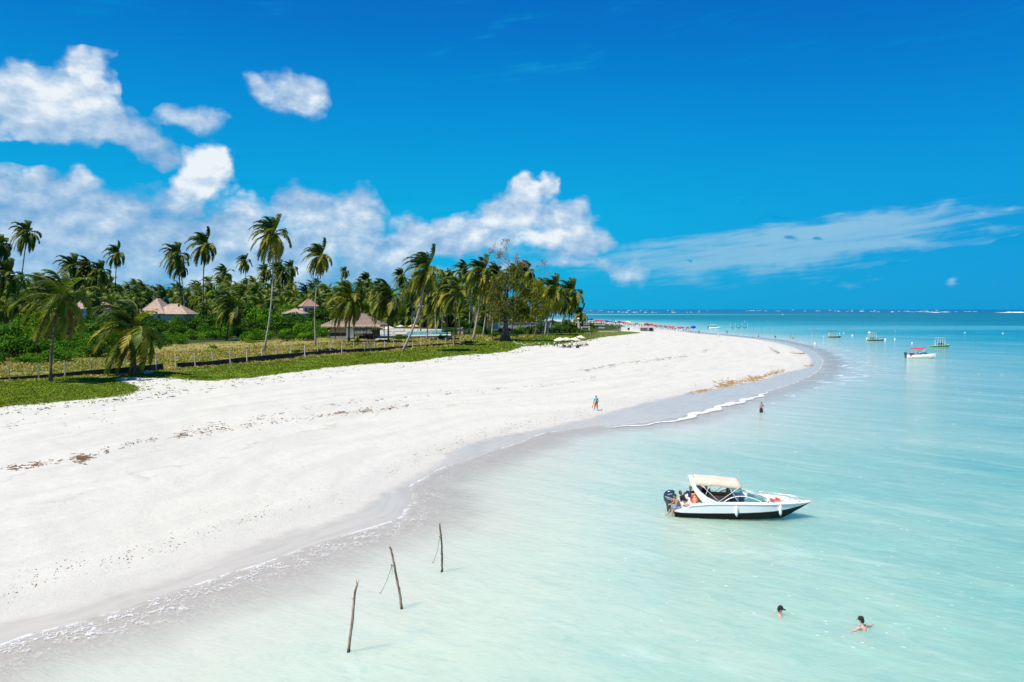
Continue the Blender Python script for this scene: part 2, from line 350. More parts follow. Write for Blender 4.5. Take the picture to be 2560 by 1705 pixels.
# ---- beach material
def sand_material():
    m = bpy.data.materials.new('sand_and_ground'); m.use_nodes = True; t = NT(m.node_tree); b = m.node_tree.nodes['Principled BSDF']
    pos = t.node('ShaderNodeNewGeometry').outputs['Position']
    dw, ds, dv, wall = t.attr('dw'), t.attr('ds'), t.attr('dv'), t.attr('wall')
    # dry sand: nearly white, faint warm and grey drifts laid along the shore
    cv = t.node('ShaderNodeCombineXYZ'); t.l.new(t.math('MULTIPLY', dw, .55), cv.inputs[0]); 
    sp = t.node('ShaderNodeSeparateXYZ'); t.l.new(pos, sp.inputs[0]); t.l.new(t.math('MULTIPLY', t.math('ADD', sp.outputs[0], sp.outputs[1]), .07), cv.inputs[1])
    band = t.noise(cv.outputs[0], .8, 6, .6, .4)
    dry = t.mix(t.mapr(band, .38, .66), lin(202,201,193), lin(193,193,185))
    gr = t.noise(pos, 2.2, 8, .7)
    dry = t.mix(t.math('MULTIPLY', t.mapr(gr, .45, .75), .35), dry, lin(174,172,165))
    scuff = t.noise(pos, 9.0, 6, .75)
    dry = t.mix(t.math('MULTIPLY', t.mapr(scuff, .56, .72), .22), dry, lin(150,145,141))
    big = t.noise(pos, .09, 3, .5)
    dry = t.mix(t.math('MULTIPLY', t.mapr(big, .45, .7), .4), dry, lin(197,196,185))
    for c_, wd_, st_ in ((17.0, .5, .30), (22.5, .35, .22), (31.0, .8, .20)):
        ln_ = t.math('ABSOLUTE', t.math('SUBTRACT', t.math('ADD', dw, t.math('MULTIPLY', t.math('SUBTRACT', t.noise(pos, .12, 4, .6), .5), 14)), c_))
        dry = t.mix(t.math('MULTIPLY', t.math('MULTIPLY', t.mapr(ln_, wd_, .05), t.mapr(t.noise(pos, .3, 3, .5), .40, .62)), st_), dry, lin(150,144,136))
    fv = t.node('ShaderNodeTexVoronoi', ins={'Vector': pos, 'Scale': 1.5, 'Randomness': 1.0}).outputs['Distance']
    foot = t.math('MULTIPLY', t.mapr(fv, .17, .07), t.mapr(t.noise(pos, .16, 3, .5), .52, .66))
    dry = t.mix(t.math('MULTIPLY', foot, .28), dry, lin(150,143,134))
    # wet sand
    edge = t.math('ADD', ds, t.math('MULTIPLY', t.math('SUBTRACT', t.noise(pos, .7, 5, .6), .5), 2.2))
    wet = t.mapr(edge, 1.0, -.7)
    streak = t.noise(cv.outputs[0], 3.0, 6, .6, 1.0)
    wcol = t.mix(t.mapr(streak, .4, .65), lin(190,186,174), lin(181,176,164))
    damp = t.mapr(edge, 5.0, .5, 0, .35)
    sandc = t.mix(damp, dry, lin(183,181,176))
    sandc = t.mix(wet, sandc, wcol)
    # ground cover
    vn = t.noise(pos, .35, 6, .65); vn2 = t.noise(pos, 1.6, 7, .7); vn3 = t.noise(pos, 6.5, 5, .7)
    g = t.mix(t.mapr(vn2, .38, .66), (.06,.13,.006,1), (.14,.20,.014,1))
    g = t.mix(t.math('MULTIPLY', t.mapr(vn, .5, .72), .8), g, (.20,.155,.05,1))
    g = t.mix(t.math('MULTIPLY', t.mapr(vn3, .52, .7), .5), g, (.30,.29,.04,1))
    d = t.mix(t.mapr(vn2, .35, .65), (.42,.33,.12,1), (.30,.24,.07,1))
    d = t.mix(t.math('MULTIPLY', t.mapr(vn, .40, .56), .9), d, (.11,.19,.018,1))
    veg = t.mix(t.mapr(t.math('ADD', wall, t.math('MULTIPLY', t.math('SUBTRACT', vn, .5), 8)), -1.5, 1.5), g, d)
    frontdry = t.math('MULTIPLY', t.mapr(wall, -6.5, -2.0), t.mapr(vn2, .36, .6))
    veg = t.mix(t.math('MULTIPLY', frontdry, .75), veg, (.30,.215,.10,1))
    veg = t.mix(t.mapr(wall, 55, 75), veg, (.035,.055,.012,1))
    ve = t.math('ADD', dv, t.math('MULTIPLY', t.math('SUBTRACT', t.noise(pos, .8, 7, .7), .5), 5.0))
    vm = t.mapr(ve, -.3, .5)
    base = t.mix(vm, sandc, veg)
    t.l.new(base, b.inputs['Base Color'])
    rough = t.mapr(wet, 0, 1, .9, .24); rough = t.math('MAXIMUM', rough, t.math('MULTIPLY', vm, .9)); t.l.new(rough, b.inputs['Roughness'])
    t.l.new(t.mapr(wet, 0, 1, .1, .42), b.inputs['Specular IOR Level'])
    h = t.math('ADD', t.math('MULTIPLY', t.noise(pos, 1.3, 8, .65), 1.0), t.math('SUBTRACT', t.math('MULTIPLY', scuff, .35), t.math('MULTIPLY', foot, .5)))
    st = t.mapr(wet, 0, 1, .42, .05)
    bn = t.node('ShaderNodeBump', ins={'Height': h, 'Strength': st, 'Distance': .22}); t.l.new(bn.outputs[0], b.inputs['Normal'])
    return m
keep = dW > -14
vq = keep[Q].all(1)
used = np.unique(Q[vq]); remap = -np.ones(len(X), dtype=np.int64); remap[used] = np.arange(len(used))
bm_ = big_mesh('beach', X[used], Y[used], Z[used], remap[Q[vq]], sand_material())
for nme, arr in (('dw', dW), ('ds', dS), ('dv', dV), ('wall', dWall)): fattr(bm_, nme, arr[used])
tag(link('beach', bm_), 'white sand beach curving out to a point, with green ground cover inland', kind='structure')
# ---- sea
def sea_material():
    m = bpy.data.materials.new('sea_water'); m.use_nodes = True; t = NT(m.node_tree); b = m.node_tree.nodes['Principled BSDF']
    pos = t.node('ShaderNodeNewGeometry').outputs['Position']
    dw = t.math('MULTIPLY', t.attr('dw'), -1.0)
    sp = t.node('ShaderNodeSeparateXYZ'); t.l.new(pos, sp.inputs[0])
    strk = t.rs(pos, 50, .03, .11)
    n1 = t.noise(strk, 1.0, 5, .55, .3); n2 = t.noise(t.rs(pos, 34, .24, .68), 1.0, 7, .66, .8)
    n3 = t.noise(t.mapping(pos, scale=(.005,.012,1)), 1.0, 4, .55, .2)
    dist = t.math('MULTIPLY', t.math('MAXIMUM', dw, .01), t.mapr(n1, .25, .75, .62, 1.5, False))
    dist = t.math('MULTIPLY', dist, t.mapr(n3, .3, .7, .7, 1.4, False))
    lg = t.mapr(t.math('LOGARITHM', t.math('ADD', dist, 1.0), 10.0), 0.0, 3.9, 0, 1, False)   # log10(distance+1)/3.9
    L = lambda m_: math.log10(m_+1)/3.9
    colr = t.ramp(lg, [(0.0, lin(190,181,171)), (L(2.0), lin(188,183,173)), (L(5), lin(194,197,184)), (L(11), lin(185,200,183)), (L(24), lin(151,187,171)), (L(48), lin(108,168,158)), (L(85), lin(52,146,146)), (L(160), lin(4,124,133)), (L(400), lin(0,104,118)), (L(1500), lin(0,100,117)), (L(2600), lin(0,88,112)), (1.0, lin(0,54,92))])
    # sand bars, and the deep sea beyond the reef
    yy = t.math('ADD', sp.outputs[1], t.math('MULTIPLY', t.math('SUBTRACT', n3, .5), 90))
    bar = t.math('MULTIPLY', t.mapr(t.math('ABSOLUTE', t.math('SUBTRACT', yy, 455)), 75, 15), .38)
    colr = t.mix(bar, colr, lin(120,190,196))
    bar2 = t.math('MULTIPLY', t.mapr(t.math('ABSOLUTE', t.math('SUBTRACT', yy, 1620)), 260, 60), t.mapr(sp.outputs[0], 900, 0, .0, .6))
    colr = t.mix(bar2, colr, lin(120,200,205))
    colr = t.mix(t.mapr(yy, 2700, 3300), colr, lin(0,82,128))
    # greener tongues and paler silt
    colr = t.mix(t.math('MULTIPLY', t.mapr(n2, .52, .72), t.mapr(dw, 8, 30, 0, .30)), colr, lin(150,216,200))
    colr = t.mix(t.math('MULTIPLY', t.mapr(n2, .48, .3), t.mapr(dw, 4, 16, 0, .22)), colr, lin(120,172,182))
    silt = t.math('MULTIPLY', t.mapr(t.noise(t.rs(pos, 42, .10, .28), 1.0, 7, .66, 1.0), .55, .68), t.mapr(dw, 3, 14, 0, .22))
    colr = t.mix(t.math('MULTIPLY', silt, t.mapr(dw, 240, 60)), colr, lin(208,224,216))
    # foam: lace along the edge, breaker lines parallel to it
    cv = t.node('ShaderNodeCombineXYZ'); t.l.new(dw, cv.inputs[0]); t.l.new(t.math('MULTIPLY', t.math('ADD', sp.outputs[0], sp.outputs[1]), .35), cv.inputs[1])
    wob = t.noise(t.mapping(pos, scale=(.28,.28,1)), 1.0, 4, .6); wob2 = t.noise(t.mapping(pos, scale=(1.3,1.3,1)), 1.0, 5, .65)
    vo = t.node('ShaderNodeTexVoronoi', feature='DISTANCE_TO_EDGE'); 
    wp = t.node('ShaderNodeVectorMath', operation='ADD'); nn = t.node('ShaderNodeTexNoise', ins={'Vector': pos, 'Scale': 1.6, 'Detail': 5.0}); t.l.new(pos, wp.inputs[0]); t.l.new(nn.outputs['Color'], wp.inputs[1])
    t.l.new(wp.outputs[0], vo.inputs['Vector']); vo.inputs['Scale'].default_value = 3.4
    lace = t.math('MULTIPLY', t.mapr(vo.outputs['Distance'], .17, .0, 0, .95), t.mapr(wob2, .38, .54))
    laceband = t.mapr(t.math('ADD', dw, t.math('MULTIPLY', t.math('SUBTRACT', wob, .5), 5)), 4.2, .5)
    edge1 = t.mapr(t.math('ADD', dw, t.math('MULTIPLY', t.math('SUBTRACT', wob2, .5), .9)), .55, .08)
    edge1 = t.math('MULTIPLY', t.math('MULTIPLY', edge1, t.mapr(wob2, .36, .54, .15, .9)), t.mapr(t.noise(t.mapping(pos, scale=(.2,.2,1)), 1.0, 3, .5), .40, .58, .12, 1))
    far = t.mapr(sp.outputs[1], 30, 60, 1, .0)
    foam = t.math('MAXIMUM', edge1, t.math('MULTIPLY', t.math('MULTIPLY', lace, laceband), t.mapr(sp.outputs[1], 75, 32, .3, 1.0)))
    # a broken line of small breakers off the point
    off = t.math('SUBTRACT', dw, t.math('ADD', t.math('MULTIPLY', wob, 6.0), 1.5))
    brk = t.math('MULTIPLY', t.mapr(t.math('ABSOLUTE', off), .8, .15), t.mapr(t.noise(t.mapping(pos, scale=(.16,.16,1)), 1.0, 3, .5), .56, .66))
    br2 = t.math('MULTIPLY', brk, t.mapr(sp.outputs[1], 60, 95, 0, .8))
    foam = t.math('MAXIMUM', foam, br2)
    tip = t.math('MULTIPLY', t.mapr(t.noise(t.mapping(pos, rot=(0,0,R(-20)), scale=(.22,.5,1)), 1.0, 6, .65, .5), .54, .64), t.math('MULTIPLY', t.mapr(dw, 22, 3), t.mapr(sp.outputs[1], 95, 125, 0, .6)))
    foam = t.math('MAXIMUM', foam, tip)
    specks = t.math('MULTIPLY', t.mapr(t.noise(t.rs(pos, 40, .9, 3.2), 1.0, 4, .6), .715, .75), t.mapr(dw, 4, 12, 0, .55))
    foam = t.math('MAXIMUM', foam, specks)
    wv_ = t.noise(t.rs(pos, 32, .75, 1.75), 1.0, 6, .68, .9); near = t.mapr(sp.outputs[1], 260, 60)  # wavelet light and shade mixed into the base colour: pale crests, darker troughs
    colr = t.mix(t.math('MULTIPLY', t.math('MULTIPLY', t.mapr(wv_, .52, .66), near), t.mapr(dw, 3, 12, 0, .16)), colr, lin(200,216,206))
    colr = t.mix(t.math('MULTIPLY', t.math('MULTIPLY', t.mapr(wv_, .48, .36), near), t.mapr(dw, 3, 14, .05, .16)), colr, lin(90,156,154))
    colr = t.mix(foam, colr, (.74,.76,.76,1))
    t.l.new(colr, b.inputs['Base Color'])
    b.subsurface_method = 'BURLEY'; t.l.new(t.math('MULTIPLY', t.mapr(sp.outputs[1], 150, 90), t.math('MULTIPLY', t.mapr(dw, 2, 8, 0, 1.0), t.math('SUBTRACT', 1.0, foam))), b.inputs['Subsurface Weight']); b.inputs['Subsurface Radius'].default_value = (1.0, 1.6, 1.5); b.inputs['Subsurface Scale'].default_value = 1.6
    t.l.new(t.math('MAXIMUM', t.mapr(foam, 0, 1, .0, .8), t.mapr(sp.outputs[1], 30, 900, .08, .30)), b.inputs['Roughness'])
    b.inputs['IOR'].default_value = 1.33
    # ripples
    r1 = t.noise(t.rs(pos, 28, 1.1, 2.5), 1.0, 6, .64, .7); r2 = t.noise(t.rs(pos, 15, 3.0, 6.5), 1.0, 4, .6)
    r3 = t.noise(t.rs(pos, 40, .12, .5), 1.0, 3, .5)
    h = t.math('ADD', t.math('MULTIPLY', r1, .10), t.math('ADD', t.math('MULTIPLY', r2, .032), t.math('MULTIPLY', r3, .22)))
    h = t.math('ADD', h, t.math('MULTIPLY', foam, .05))
    bn = t.node('ShaderNodeBump', ins={'Height': h, 'Distance': 1.0}); t.l.new(t.mapr(sp.outputs[1], 20, 600, .55, .9), bn.inputs['Strength']); t.l.new(bn.outputs[0], b.inputs['Normal'])
    tr = t.node('ShaderNodeBsdfTransparent'); mx = t.node('ShaderNodeMixShader')
    al = t.math('MAXIMUM', foam, t.mapr(t.math('ADD', dw, t.math('MULTIPLY', t.math('SUBTRACT', wob, .5), 4)), -.5, 6, .30, 1.0))
    t.l.new(al, mx.inputs[0]); t.l.new(tr.outputs[0], mx.inputs[1]); t.l.new(b.outputs[0], mx.inputs[2]); t.l.new(mx.outputs[0], m.node_tree.nodes['Material Output'].inputs[0])
    return m
keep = dW < 3.0
vq = keep[Q].any(1); used = np.unique(Q[vq]); remap[:] = -1; remap[used] = np.arange(len(used))
sm = big_mesh('sea', X[used], Y[used], np.zeros(len(used)), remap[Q[vq]], sea_material()); fattr(sm, 'dw', dW[used])
tag(link('sea', sm), 'milky turquoise shallow sea, deep blue beyond the reef', kind='structure')
# ------------------------------------------------------------------ people: one continuous skin surface each, clothes as children
SKIN = [mat('skin_tan', (.50,.27,.17), rough=.5), mat('skin_brown', (.24,.12,.07), rough=.5), mat('skin_pale', (.62,.38,.28), rough=.5)]
HAIR = mat('hair_dark', (.018,.014,.012), rough=.6)
CLOTH = {}
def cloth(n, c, **kw):
    if n not in CLOTH: CLOTH[n] = mat('cloth_'+n, c, rough=.85, **kw)
    return CLOTH[n]
for n_, c_ in (('white',(.78,.78,.76)),('black',(.015,.016,.018)),('navy',(.02,.035,.10)),('red',(.62,.03,.03)),('teal',(.16,.55,.52)),('orange',(.80,.16,.05)),('blue',(.05,.16,.50)),('olive',(.16,.16,.08)),('pink',(.7,.25,.28)),('yellow',(.75,.55,.05)),('maroon',(.20,.02,.05)),('grey',(.3,.3,.32)),('lightblue',(.45,.62,.80))): cloth(n_, c_)
cloth('floral_blue', (.05,.12,.50), col2=(.75,.80,.85), vscale=14); cloth('floral_red', (.80,.74,.68), col2=(.62,.14,.12), vscale=16)
STAND = dict(pelvis=(0,0,.95), waist=(0,0,1.10), chest=(0,0,1.30), neck=(0,0,1.47), head=(0,-.02,1.615), shL=(.18,0,1.40), shR=(-.18,0,1.40), elL=(.24,.02,1.12), elR=(-.24,.02,1.12), wrL=(.25,-.06,.88), wrR=(-.25,-.06,.88),
  hipL=(.095,0,.90), hipR=(-.095,0,.90), knL=(.11,-.02,.50), knR=(-.11,-.02,.50), anL=(.12,.03,.09), anR=(-.12,.03,.09), toL=(.13,-.15,.03), toR=(-.13,-.15,.03))
def pose(**kw): d = dict(STAND); d.update(kw); return {k_: Vector(v) for k_, v in d.items()}
POSES = {
 'stand': pose(),
 'walk': pose(knL=(.09,-.22,.55), anL=(.10,-.26,.12), toL=(.1,-.43,.08), knR=(-.09,.04,.50), anR=(-.10,.30,.16), toR=(-.10,.16,.03), elL=(.24,.10,1.14), wrL=(.24,.16,.92), elR=(-.24,-.06,1.13), wrR=(-.22,-.22,.95)),
 'phone': pose(elL=(.27,-.06,1.14), wrL=(.07,-.27,1.24), elR=(-.27,-.06,1.14), wrR=(-.06,-.27,1.25), head=(0,-.06,1.60)),
 'bend': pose(chest=(0,-.38,1.12), waist=(0,-.16,1.05), neck=(0,-.54,1.10), head=(0,-.68,1.05), shL=(.18,-.46,1.10), shR=(-.18,-.46,1.10), elL=(.2,-.50,.80), elR=(-.2,-.50,.80), wrL=(.16,-.58,.55), wrR=(-.16,-.58,.55)),
 'sit': pose(pelvis=(0,0,.45), waist=(0,.02,.60), chest=(0,.04,.80), neck=(0,.02,.97), head=(0,-.01,1.115), shL=(.18,.03,.90), shR=(-.18,.03,.90), elL=(.24,-.02,.64), elR=(-.24,-.02,.64), wrL=(.16,-.24,.55), wrR=(-.16,-.24,.55), hipL=(.1,0,.43), hipR=(-.1,0,.43), knL=(.13,-.42,.47), knR=(-.13,-.42,.47), anL=(.13,-.46,.09), anR=(-.13,-.46,.09), toL=(.13,-.62,.03), toR=(-.13,-.62,.03)),
 'ground': pose(pelvis=(0,0,.14), waist=(0,.05,.28), chest=(0,.08,.48), neck=(0,.06,.65), head=(0,.02,.79), shL=(.18,.07,.58), shR=(-.18,.07,.58), elL=(.25,.16,.34), elR=(-.25,.16,.34), wrL=(.26,.22,.08), wrR=(-.26,.22,.08), hipL=(.1,0,.12), hipR=(-.1,0,.12), knL=(.14,-.38,.36), knR=(-.14,-.38,.36), anL=(.13,-.62,.07), anR=(-.13,-.62,.07), toL=(.13,-.78,.05), toR=(-.13,-.78,.05)),
 'recline': pose(pelvis=(0,0,.36), waist=(0,.12,.42), chest=(0,.30,.55), neck=(0,.43,.66), head=(0,.52,.76), shL=(.18,.36,.62), shR=(-.18,.36,.62), elL=(.26,.16,.50), elR=(-.26,.16,.50), wrL=(.2,-.06,.44), wrR=(-.2,-.06,.44), hipL=(.1,-.02,.35), hipR=(-.1,-.02,.35), knL=(.12,-.44,.42), knR=(-.12,-.44,.42), anL=(.12,-.86,.36), anR=(-.12,-.86,.36), toL=(.12,-.92,.50), toR=(-.12,-.92,.50)),
 'reach': pose(elL=(.34,-.1,1.36), wrL=(.52,-.16,1.42), elR=(-.34,-.1,1.34), wrR=(-.5,-.16,1.40)),
}
def blob(b, c, r, n=10):
    c = Vector(c); rx, ry, rz = r if isinstance(r, tuple) else (r, r, r); V, Fc = [], []; m_ = n-2
    for i in range(1, m_):
        t = math.pi*i/m_
        for k_ in range(n): a = 2*math.pi*k_/n; V.append(c+Vector((rx*math.sin(t)*math.cos(a), ry*math.sin(t)*math.sin(a), rz*math.cos(t))))
    V += [c+Vector((0,0,rz)), c-Vector((0,0,rz))]; T, Bt = len(V)-2, len(V)-1
    for i in range(m_-2):
        for k_ in range(n): Fc.append((i*n+k_, (i+1)*n+k_, (i+1)*n+(k_+1)%n, i*n+(k_+1)%n))
    for k_ in range(n): Fc.append((T, k_, (k_+1)%n)); Fc.append((Bt, (m_-2)*n+(k_+1)%n, (m_-2)*n+k_))
    b.add(V, Fc)
def limb(b, p, q, r0, r1, n=10):
    p, q = Vector(p), Vector(q); blob(b, p, r0, n); blob(b, q, r1, n)
    if (q-p).length > 1e-4: b.tube([p, q], [r0, r1], n)
def remesh(b, vox, name, m, it=3):
    me = b.mesh('tmp', [m]); o = bpy.data.objects.new('tmp', me); C.objects.link(o)
    md = o.modifiers.new('r', 'REMESH'); md.mode = 'VOXEL'; md.voxel_size = vox; md.use_smooth_shade = True
    sm_ = o.modifiers.new('s', 'SMOOTH'); sm_.factor = .5; sm_.iterations = it
    dg = bpy.context.evaluated_depsgraph_get(); out = bpy.data.meshes.new_from_object(o.evaluated_get(dg)); out.name = name
    bpy.data.objects.remove(o); out.materials.clear(); out.materials.append(m); return out
def body_mesh(J, vox=.02, fingers=False):
    b = MB(); g = J
    limb(b, g['pelvis'], g['waist'], .125, .112); limb(b, g['waist'], g['chest'], .112, .128); limb(b, g['chest'], g['neck'], .115, .052); limb(b, g['neck'], g['head'], .052, .05)
    up = (g['head']-g['neck']).normalized(); fw = (g['head']-g['neck']).cross(g['shL']-g['shR']).normalized()
    if fw.dot(g.get('face', Vector((0,-1,0)))) < 0: fw = -fw
    h = g['head']; blob(b, h+up*.02, (.076,.092,.112), 12); blob(b, h+fw*.03-up*.06, .055); blob(b, h+fw*.098-up*.012, (.014,.02,.02), 6)
    sd = fw.cross(up)
    for s in (-1, 1): blob(b, h+sd*s*.078, (.014,.022,.03), 6)
    for s in 'LR':
        limb(b, g['chest'], g['sh'+s], .10, .062); limb(b, g['sh'+s], g['el'+s], .056, .041); limb(b, g['el'+s], g['wr'+s], .041, .028)
        d = (g['wr'+s]-g['el'+s]).normalized(); a = d.cross(Vector((0,0,1))); a = a.normalized() if a.length > .1 else Vector((0,1,0))
        hc = g['wr'+s]+d*.06; limb(b, g['wr'+s], hc, .027, .036)
        if fingers:
            for i, (o_, ln) in enumerate(((-.030,.062),(-.010,.075),(.010,.070),(.029,.055))):
                p = hc+a*o_+d*.02; m1 = p+(d+Vector((0,0,-.15))).normalized()*ln*.6; limb(b, p, m1, .0105, .010, 6); limb(b, m1, m1+(d+Vector((0,0,-.5))).normalized()*ln*.5, .010, .008, 6)
            limb(b, g['wr'+s]+d*.03+a*.025, g['wr'+s]+d*.07+a*.065, .012, .009, 6)
        else: limb(b, hc, hc+d*.06, .034, .022)
        limb(b, g['pelvis'], g['hip'+s], .12, .10); limb(b, g['hip'+s], g['kn'+s], .094, .058); limb(b, g['kn'+s], g['an'+s], .057, .038)
        c_ = (g['kn'+s]+g['an'+s])/2+(g['kn'+s]-g['an'+s])*.15; blob(b, c_, .058)
        limb(b, g['an'+s], g['to'+s], .042, .028)
    return remesh(b, vox, 'body', SKIN[0])
def top_mesh(J, vox, sleeve=1.0, m=None):
    b = MB(); g = J; limb(b, g['pelvis'], g['waist'], .140, .132); limb(b, g['waist'], g['chest'], .132, .146); limb(b, g['chest'], g['chest'].lerp(g['neck'], .55), .130, .085)
    for s in 'LR':
        limb(b, g['chest'], g['sh'+s], .112, .076)
        if sleeve: limb(b, g['sh'+s], g['sh'+s].lerp(g['el'+s], min(1, sleeve)), .072, .058)
        if sleeve > 1: limb(b, g['el'+s], g['el'+s].lerp(g['wr'+s], sleeve-1), .056, .044)
    return remesh(b, vox, 'shirt', m or CLOTH['white'])
def shorts_mesh(J, vox, ln=.6, m=None, name='shorts'):
    b = MB(); g = J; limb(b, g['pelvis'].lerp(g['waist'], .45), g['pelvis'], .132, .140)
    for s in 'LR': limb(b, g['pelvis'], g['hip'+s], .135, .118); limb(b, g['hip'+s], g['hip'+s].lerp(g['kn'+s], ln), .112, .104)
    return remesh(b, vox, name, m or CLOTH['blue'])
def hair_mesh(J, vox, long=False, m=None):
    b = MB(); h = J['head']; up = (h-J['neck']).normalized(); fw = up.cross(J['shL']-J['shR']).normalized()
    if fw.dot(J.get('face', Vector((0,-1,0)))) < 0: fw = -fw
    blob(b, h+up*.045-fw*.018, (.086,.098,.100)); blob(b, h-fw*.045-up*.01, (.075,.07,.10))
    if long: limb(b, h-fw*.06, h-fw*.08-up*.22, .07, .04)
    return remesh(b, vox, 'hair', m or HAIR, 2)
def cap_mesh(J, m):
    b = MB(); h = J['head']; up = (h-J['neck']).normalized(); fw = up.cross(J['shL']-J['shR']).normalized()
    if fw.dot(J.get('face', Vector((0,-1,0)))) < 0: fw = -fw
    q = Matrix((fw.cross(up), fw, up)).transposed(); b2 = MB(); b2.lathe([(.104,.0),(.105,.04),(.094,.085),(.06,.118),(.01,.128)], 14)
    b2.add([(x*.075, .085+y, .005+z) for x, y, z in ((-1,0,0),(1,0,0),(1.05,.06,-.01),(.7,.105,-.018),(0,.12,-.022),(-.7,.105,-.018),(-1.05,.06,-.01),(-1,0,.014),(1,0,.014),(1.05,.06,.004),(.7,.105,-.004),(0,.12,-.008),(-.7,.105,-.004),(-1.05,.06,.004))],
        [(6,5,4,3,2,1,0),(7,8,9,10,11,12,13)]+[(i,(i+1)%7,(i+1)%7+7,i+7) for i in range(7)])
    b.v = [tuple(q @ Vector(v)+h+up*.035) for v in b2.v]; b.f = b2.f; b.m = b2.m
    return b.mesh('cap', [m], True)
def setm(o, m):
    if len(o.data.materials): o.material_slots[0].link = 'OBJECT'; o.material_slots[0].material = m
    return o
def recolor(o, m): return setm(o, m)
PCACHE = {}
def person(loc, rz, posen, label, skin=0, top=None, bottom='blue', hair=HAIR, long=False, sleeve=.6, group=None, scale=1.0, vox=.045, capm=None, ln=.55):
    J = POSES[posen]; key = (posen, vox)
    if key not in PCACHE: PCACHE[key] = dict(body=body_mesh(J, vox), hair=hair_mesh(J, vox*.7))
    root = empty('person', loc, rz, label, 'person', group, scale)
    setm(link('body', PCACHE[key]['body'], root), SKIN[skin])
    if long: 
        k2 = (posen, vox, 'lh'); PCACHE.setdefault(k2, None)
        if PCACHE[k2] is None: PCACHE[k2] = hair_mesh(J, vox*.7, True)
        setm(link('hair', PCACHE[k2], root), hair)
    else: setm(link('hair', PCACHE[key]['hair'], root), hair)
    if capm: link('cap', cap_mesh(J, capm), root)
    if top:
        k2 = (posen, vox, 't', sleeve)
        if k2 not in PCACHE: PCACHE[k2] = top_mesh(J, vox, sleeve)
        setm(link('shirt', PCACHE[k2], root), CLOTH[top])
    if bottom:
        k2 = (posen, vox, 'b', ln)
        if k2 not in PCACHE: PCACHE[k2] = shorts_mesh(J, vox, ln)
        setm(link('shorts', PCACHE[k2], root), CLOTH[bottom])
    return root
# ------------------------------------------------------------------ vegetation
FR_G = mat('frond_green', (.075,.165,.010), rough=.5, spec=.28, trans=.34, col2=(.27,.31,.016), vscale=.45)
FR_Y = mat('frond_yellowed_sunlit', (.48,.40,.035), rough=.5, spec=.28, trans=.34, col2=(.24,.27,.016), vscale=.5)  # yellow of old fronds; sunlit highlights are put into this colour too
FR_B = mat('frond_dead', (.20,.12,.055), rough=.8, spec=.2, trans=.15, var=.3)
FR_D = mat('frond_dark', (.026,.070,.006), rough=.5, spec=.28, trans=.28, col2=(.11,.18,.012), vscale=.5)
RACH = mat('leaf_stalk', (.20,.19,.06), rough=.6)
BARK = mat('palm_bark', (.40,.35,.30), rough=.9, var=.35, vscale=2.0, stretch=(.6,.6,7), bump=.6, bscale=3)
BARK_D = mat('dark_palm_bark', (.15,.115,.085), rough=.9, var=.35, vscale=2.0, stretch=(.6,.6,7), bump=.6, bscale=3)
NUT = mat('coconut', (.16,.15,.035), rough=.5, var=.3)
SHEATH = mat('leaf_sheath', (.16,.11,.06), rough=.9, var=.3)
WIND = Vector((-1.0, .12, -.05))
def frond_geo(rng, L, azm, elev, gust, nleaf=30, lw=.07, droop=1.0, lod=False):
    """a pinnate frond blown by the wind: returns verts, faces, material indices (0 leaf, 1 stalk)"""
    V, Fc, M = [], [], []
    d = Vector((math.cos(azm)*math.cos(elev), math.sin(azm)*math.cos(elev), math.sin(elev)))
    p = Vector((0,0,0)) + d*.15; n = 7 if lod else 11; pts = [p.copy()]; ds = [d.copy()]
    for i in range(n):
        f = (i+1)/n
        d = (d + Vector((0,0,-.145*droop*(.35+f*1.7)*11/n)) + WIND*(.115*gust*(.3+1.1*f)*11/n)).normalized()
        p = p + d*(L/n); pts.append(p.copy()); ds.append(d.copy())
    # stalk
    side0 = None
    rad = [.055*(1-.85*i/n)+.006 for i in range(n+1)]
    base = 0
    for i, q in enumerate(pts):
        dd = ds[i]; s = dd.cross(Vector((0,0,1)))
        s = s.normalized() if s.length > .05 else Vector((0,1,0)); u = s.cross(dd).normalized()
        V += [q-s*rad[i], q+u*rad[i], q+s*rad[i]]
    for i in range(n):
        for k in range(3): Fc.append((i*3+k, i*3+(k+1)%3, i*3+3+(k+1)%3, i*3+3+k)); M.append(1)
    for k in range(nleaf):
        t = .10 + .90*(k+.5)/nleaf; fi = t*n; i = min(int(fi), n-1); fr = fi-i
        q = pts[i].lerp(pts[i+1], fr); dd = ds[i].lerp(ds[i+1], fr).normalized()
        s = dd.cross(Vector((0,0,1))); s = s.normalized() if s.length > .05 else Vector((0,1,0)); u = s.cross(dd).normalized()
        ll = L*.27*math.sin(math.pi*min(1, t*.80+.17))**.7*rng.uniform(.8, 1.12) 
        for sg in (-1, 1):
            dr = (s*sg*rng.uniform(.6, .85) + dd*rng.uniform(.40, .75) + u*rng.uniform(.0, .30) + WIND*gust*.42 + Vector((0,0,-.28*droop))).normalized()
            w_ = lw*rng.uniform(.8, 1.25); wd = dd*w_
            m1 = q + dr*ll*.55; dr2 = (dr + Vector((0,0,-.50*droop)) + WIND*gust*.40).normalized(); m2 = m1 + dr2*ll*.5
            o = len(V); V += [q-wd*.5, q+wd*.5, m1+wd*.62, m1-wd*.62, m2]
            Fc += [(o, o+1, o+2, o+3), (o+3, o+2, o+4)]; M += [0, 0]
    return V, Fc, M
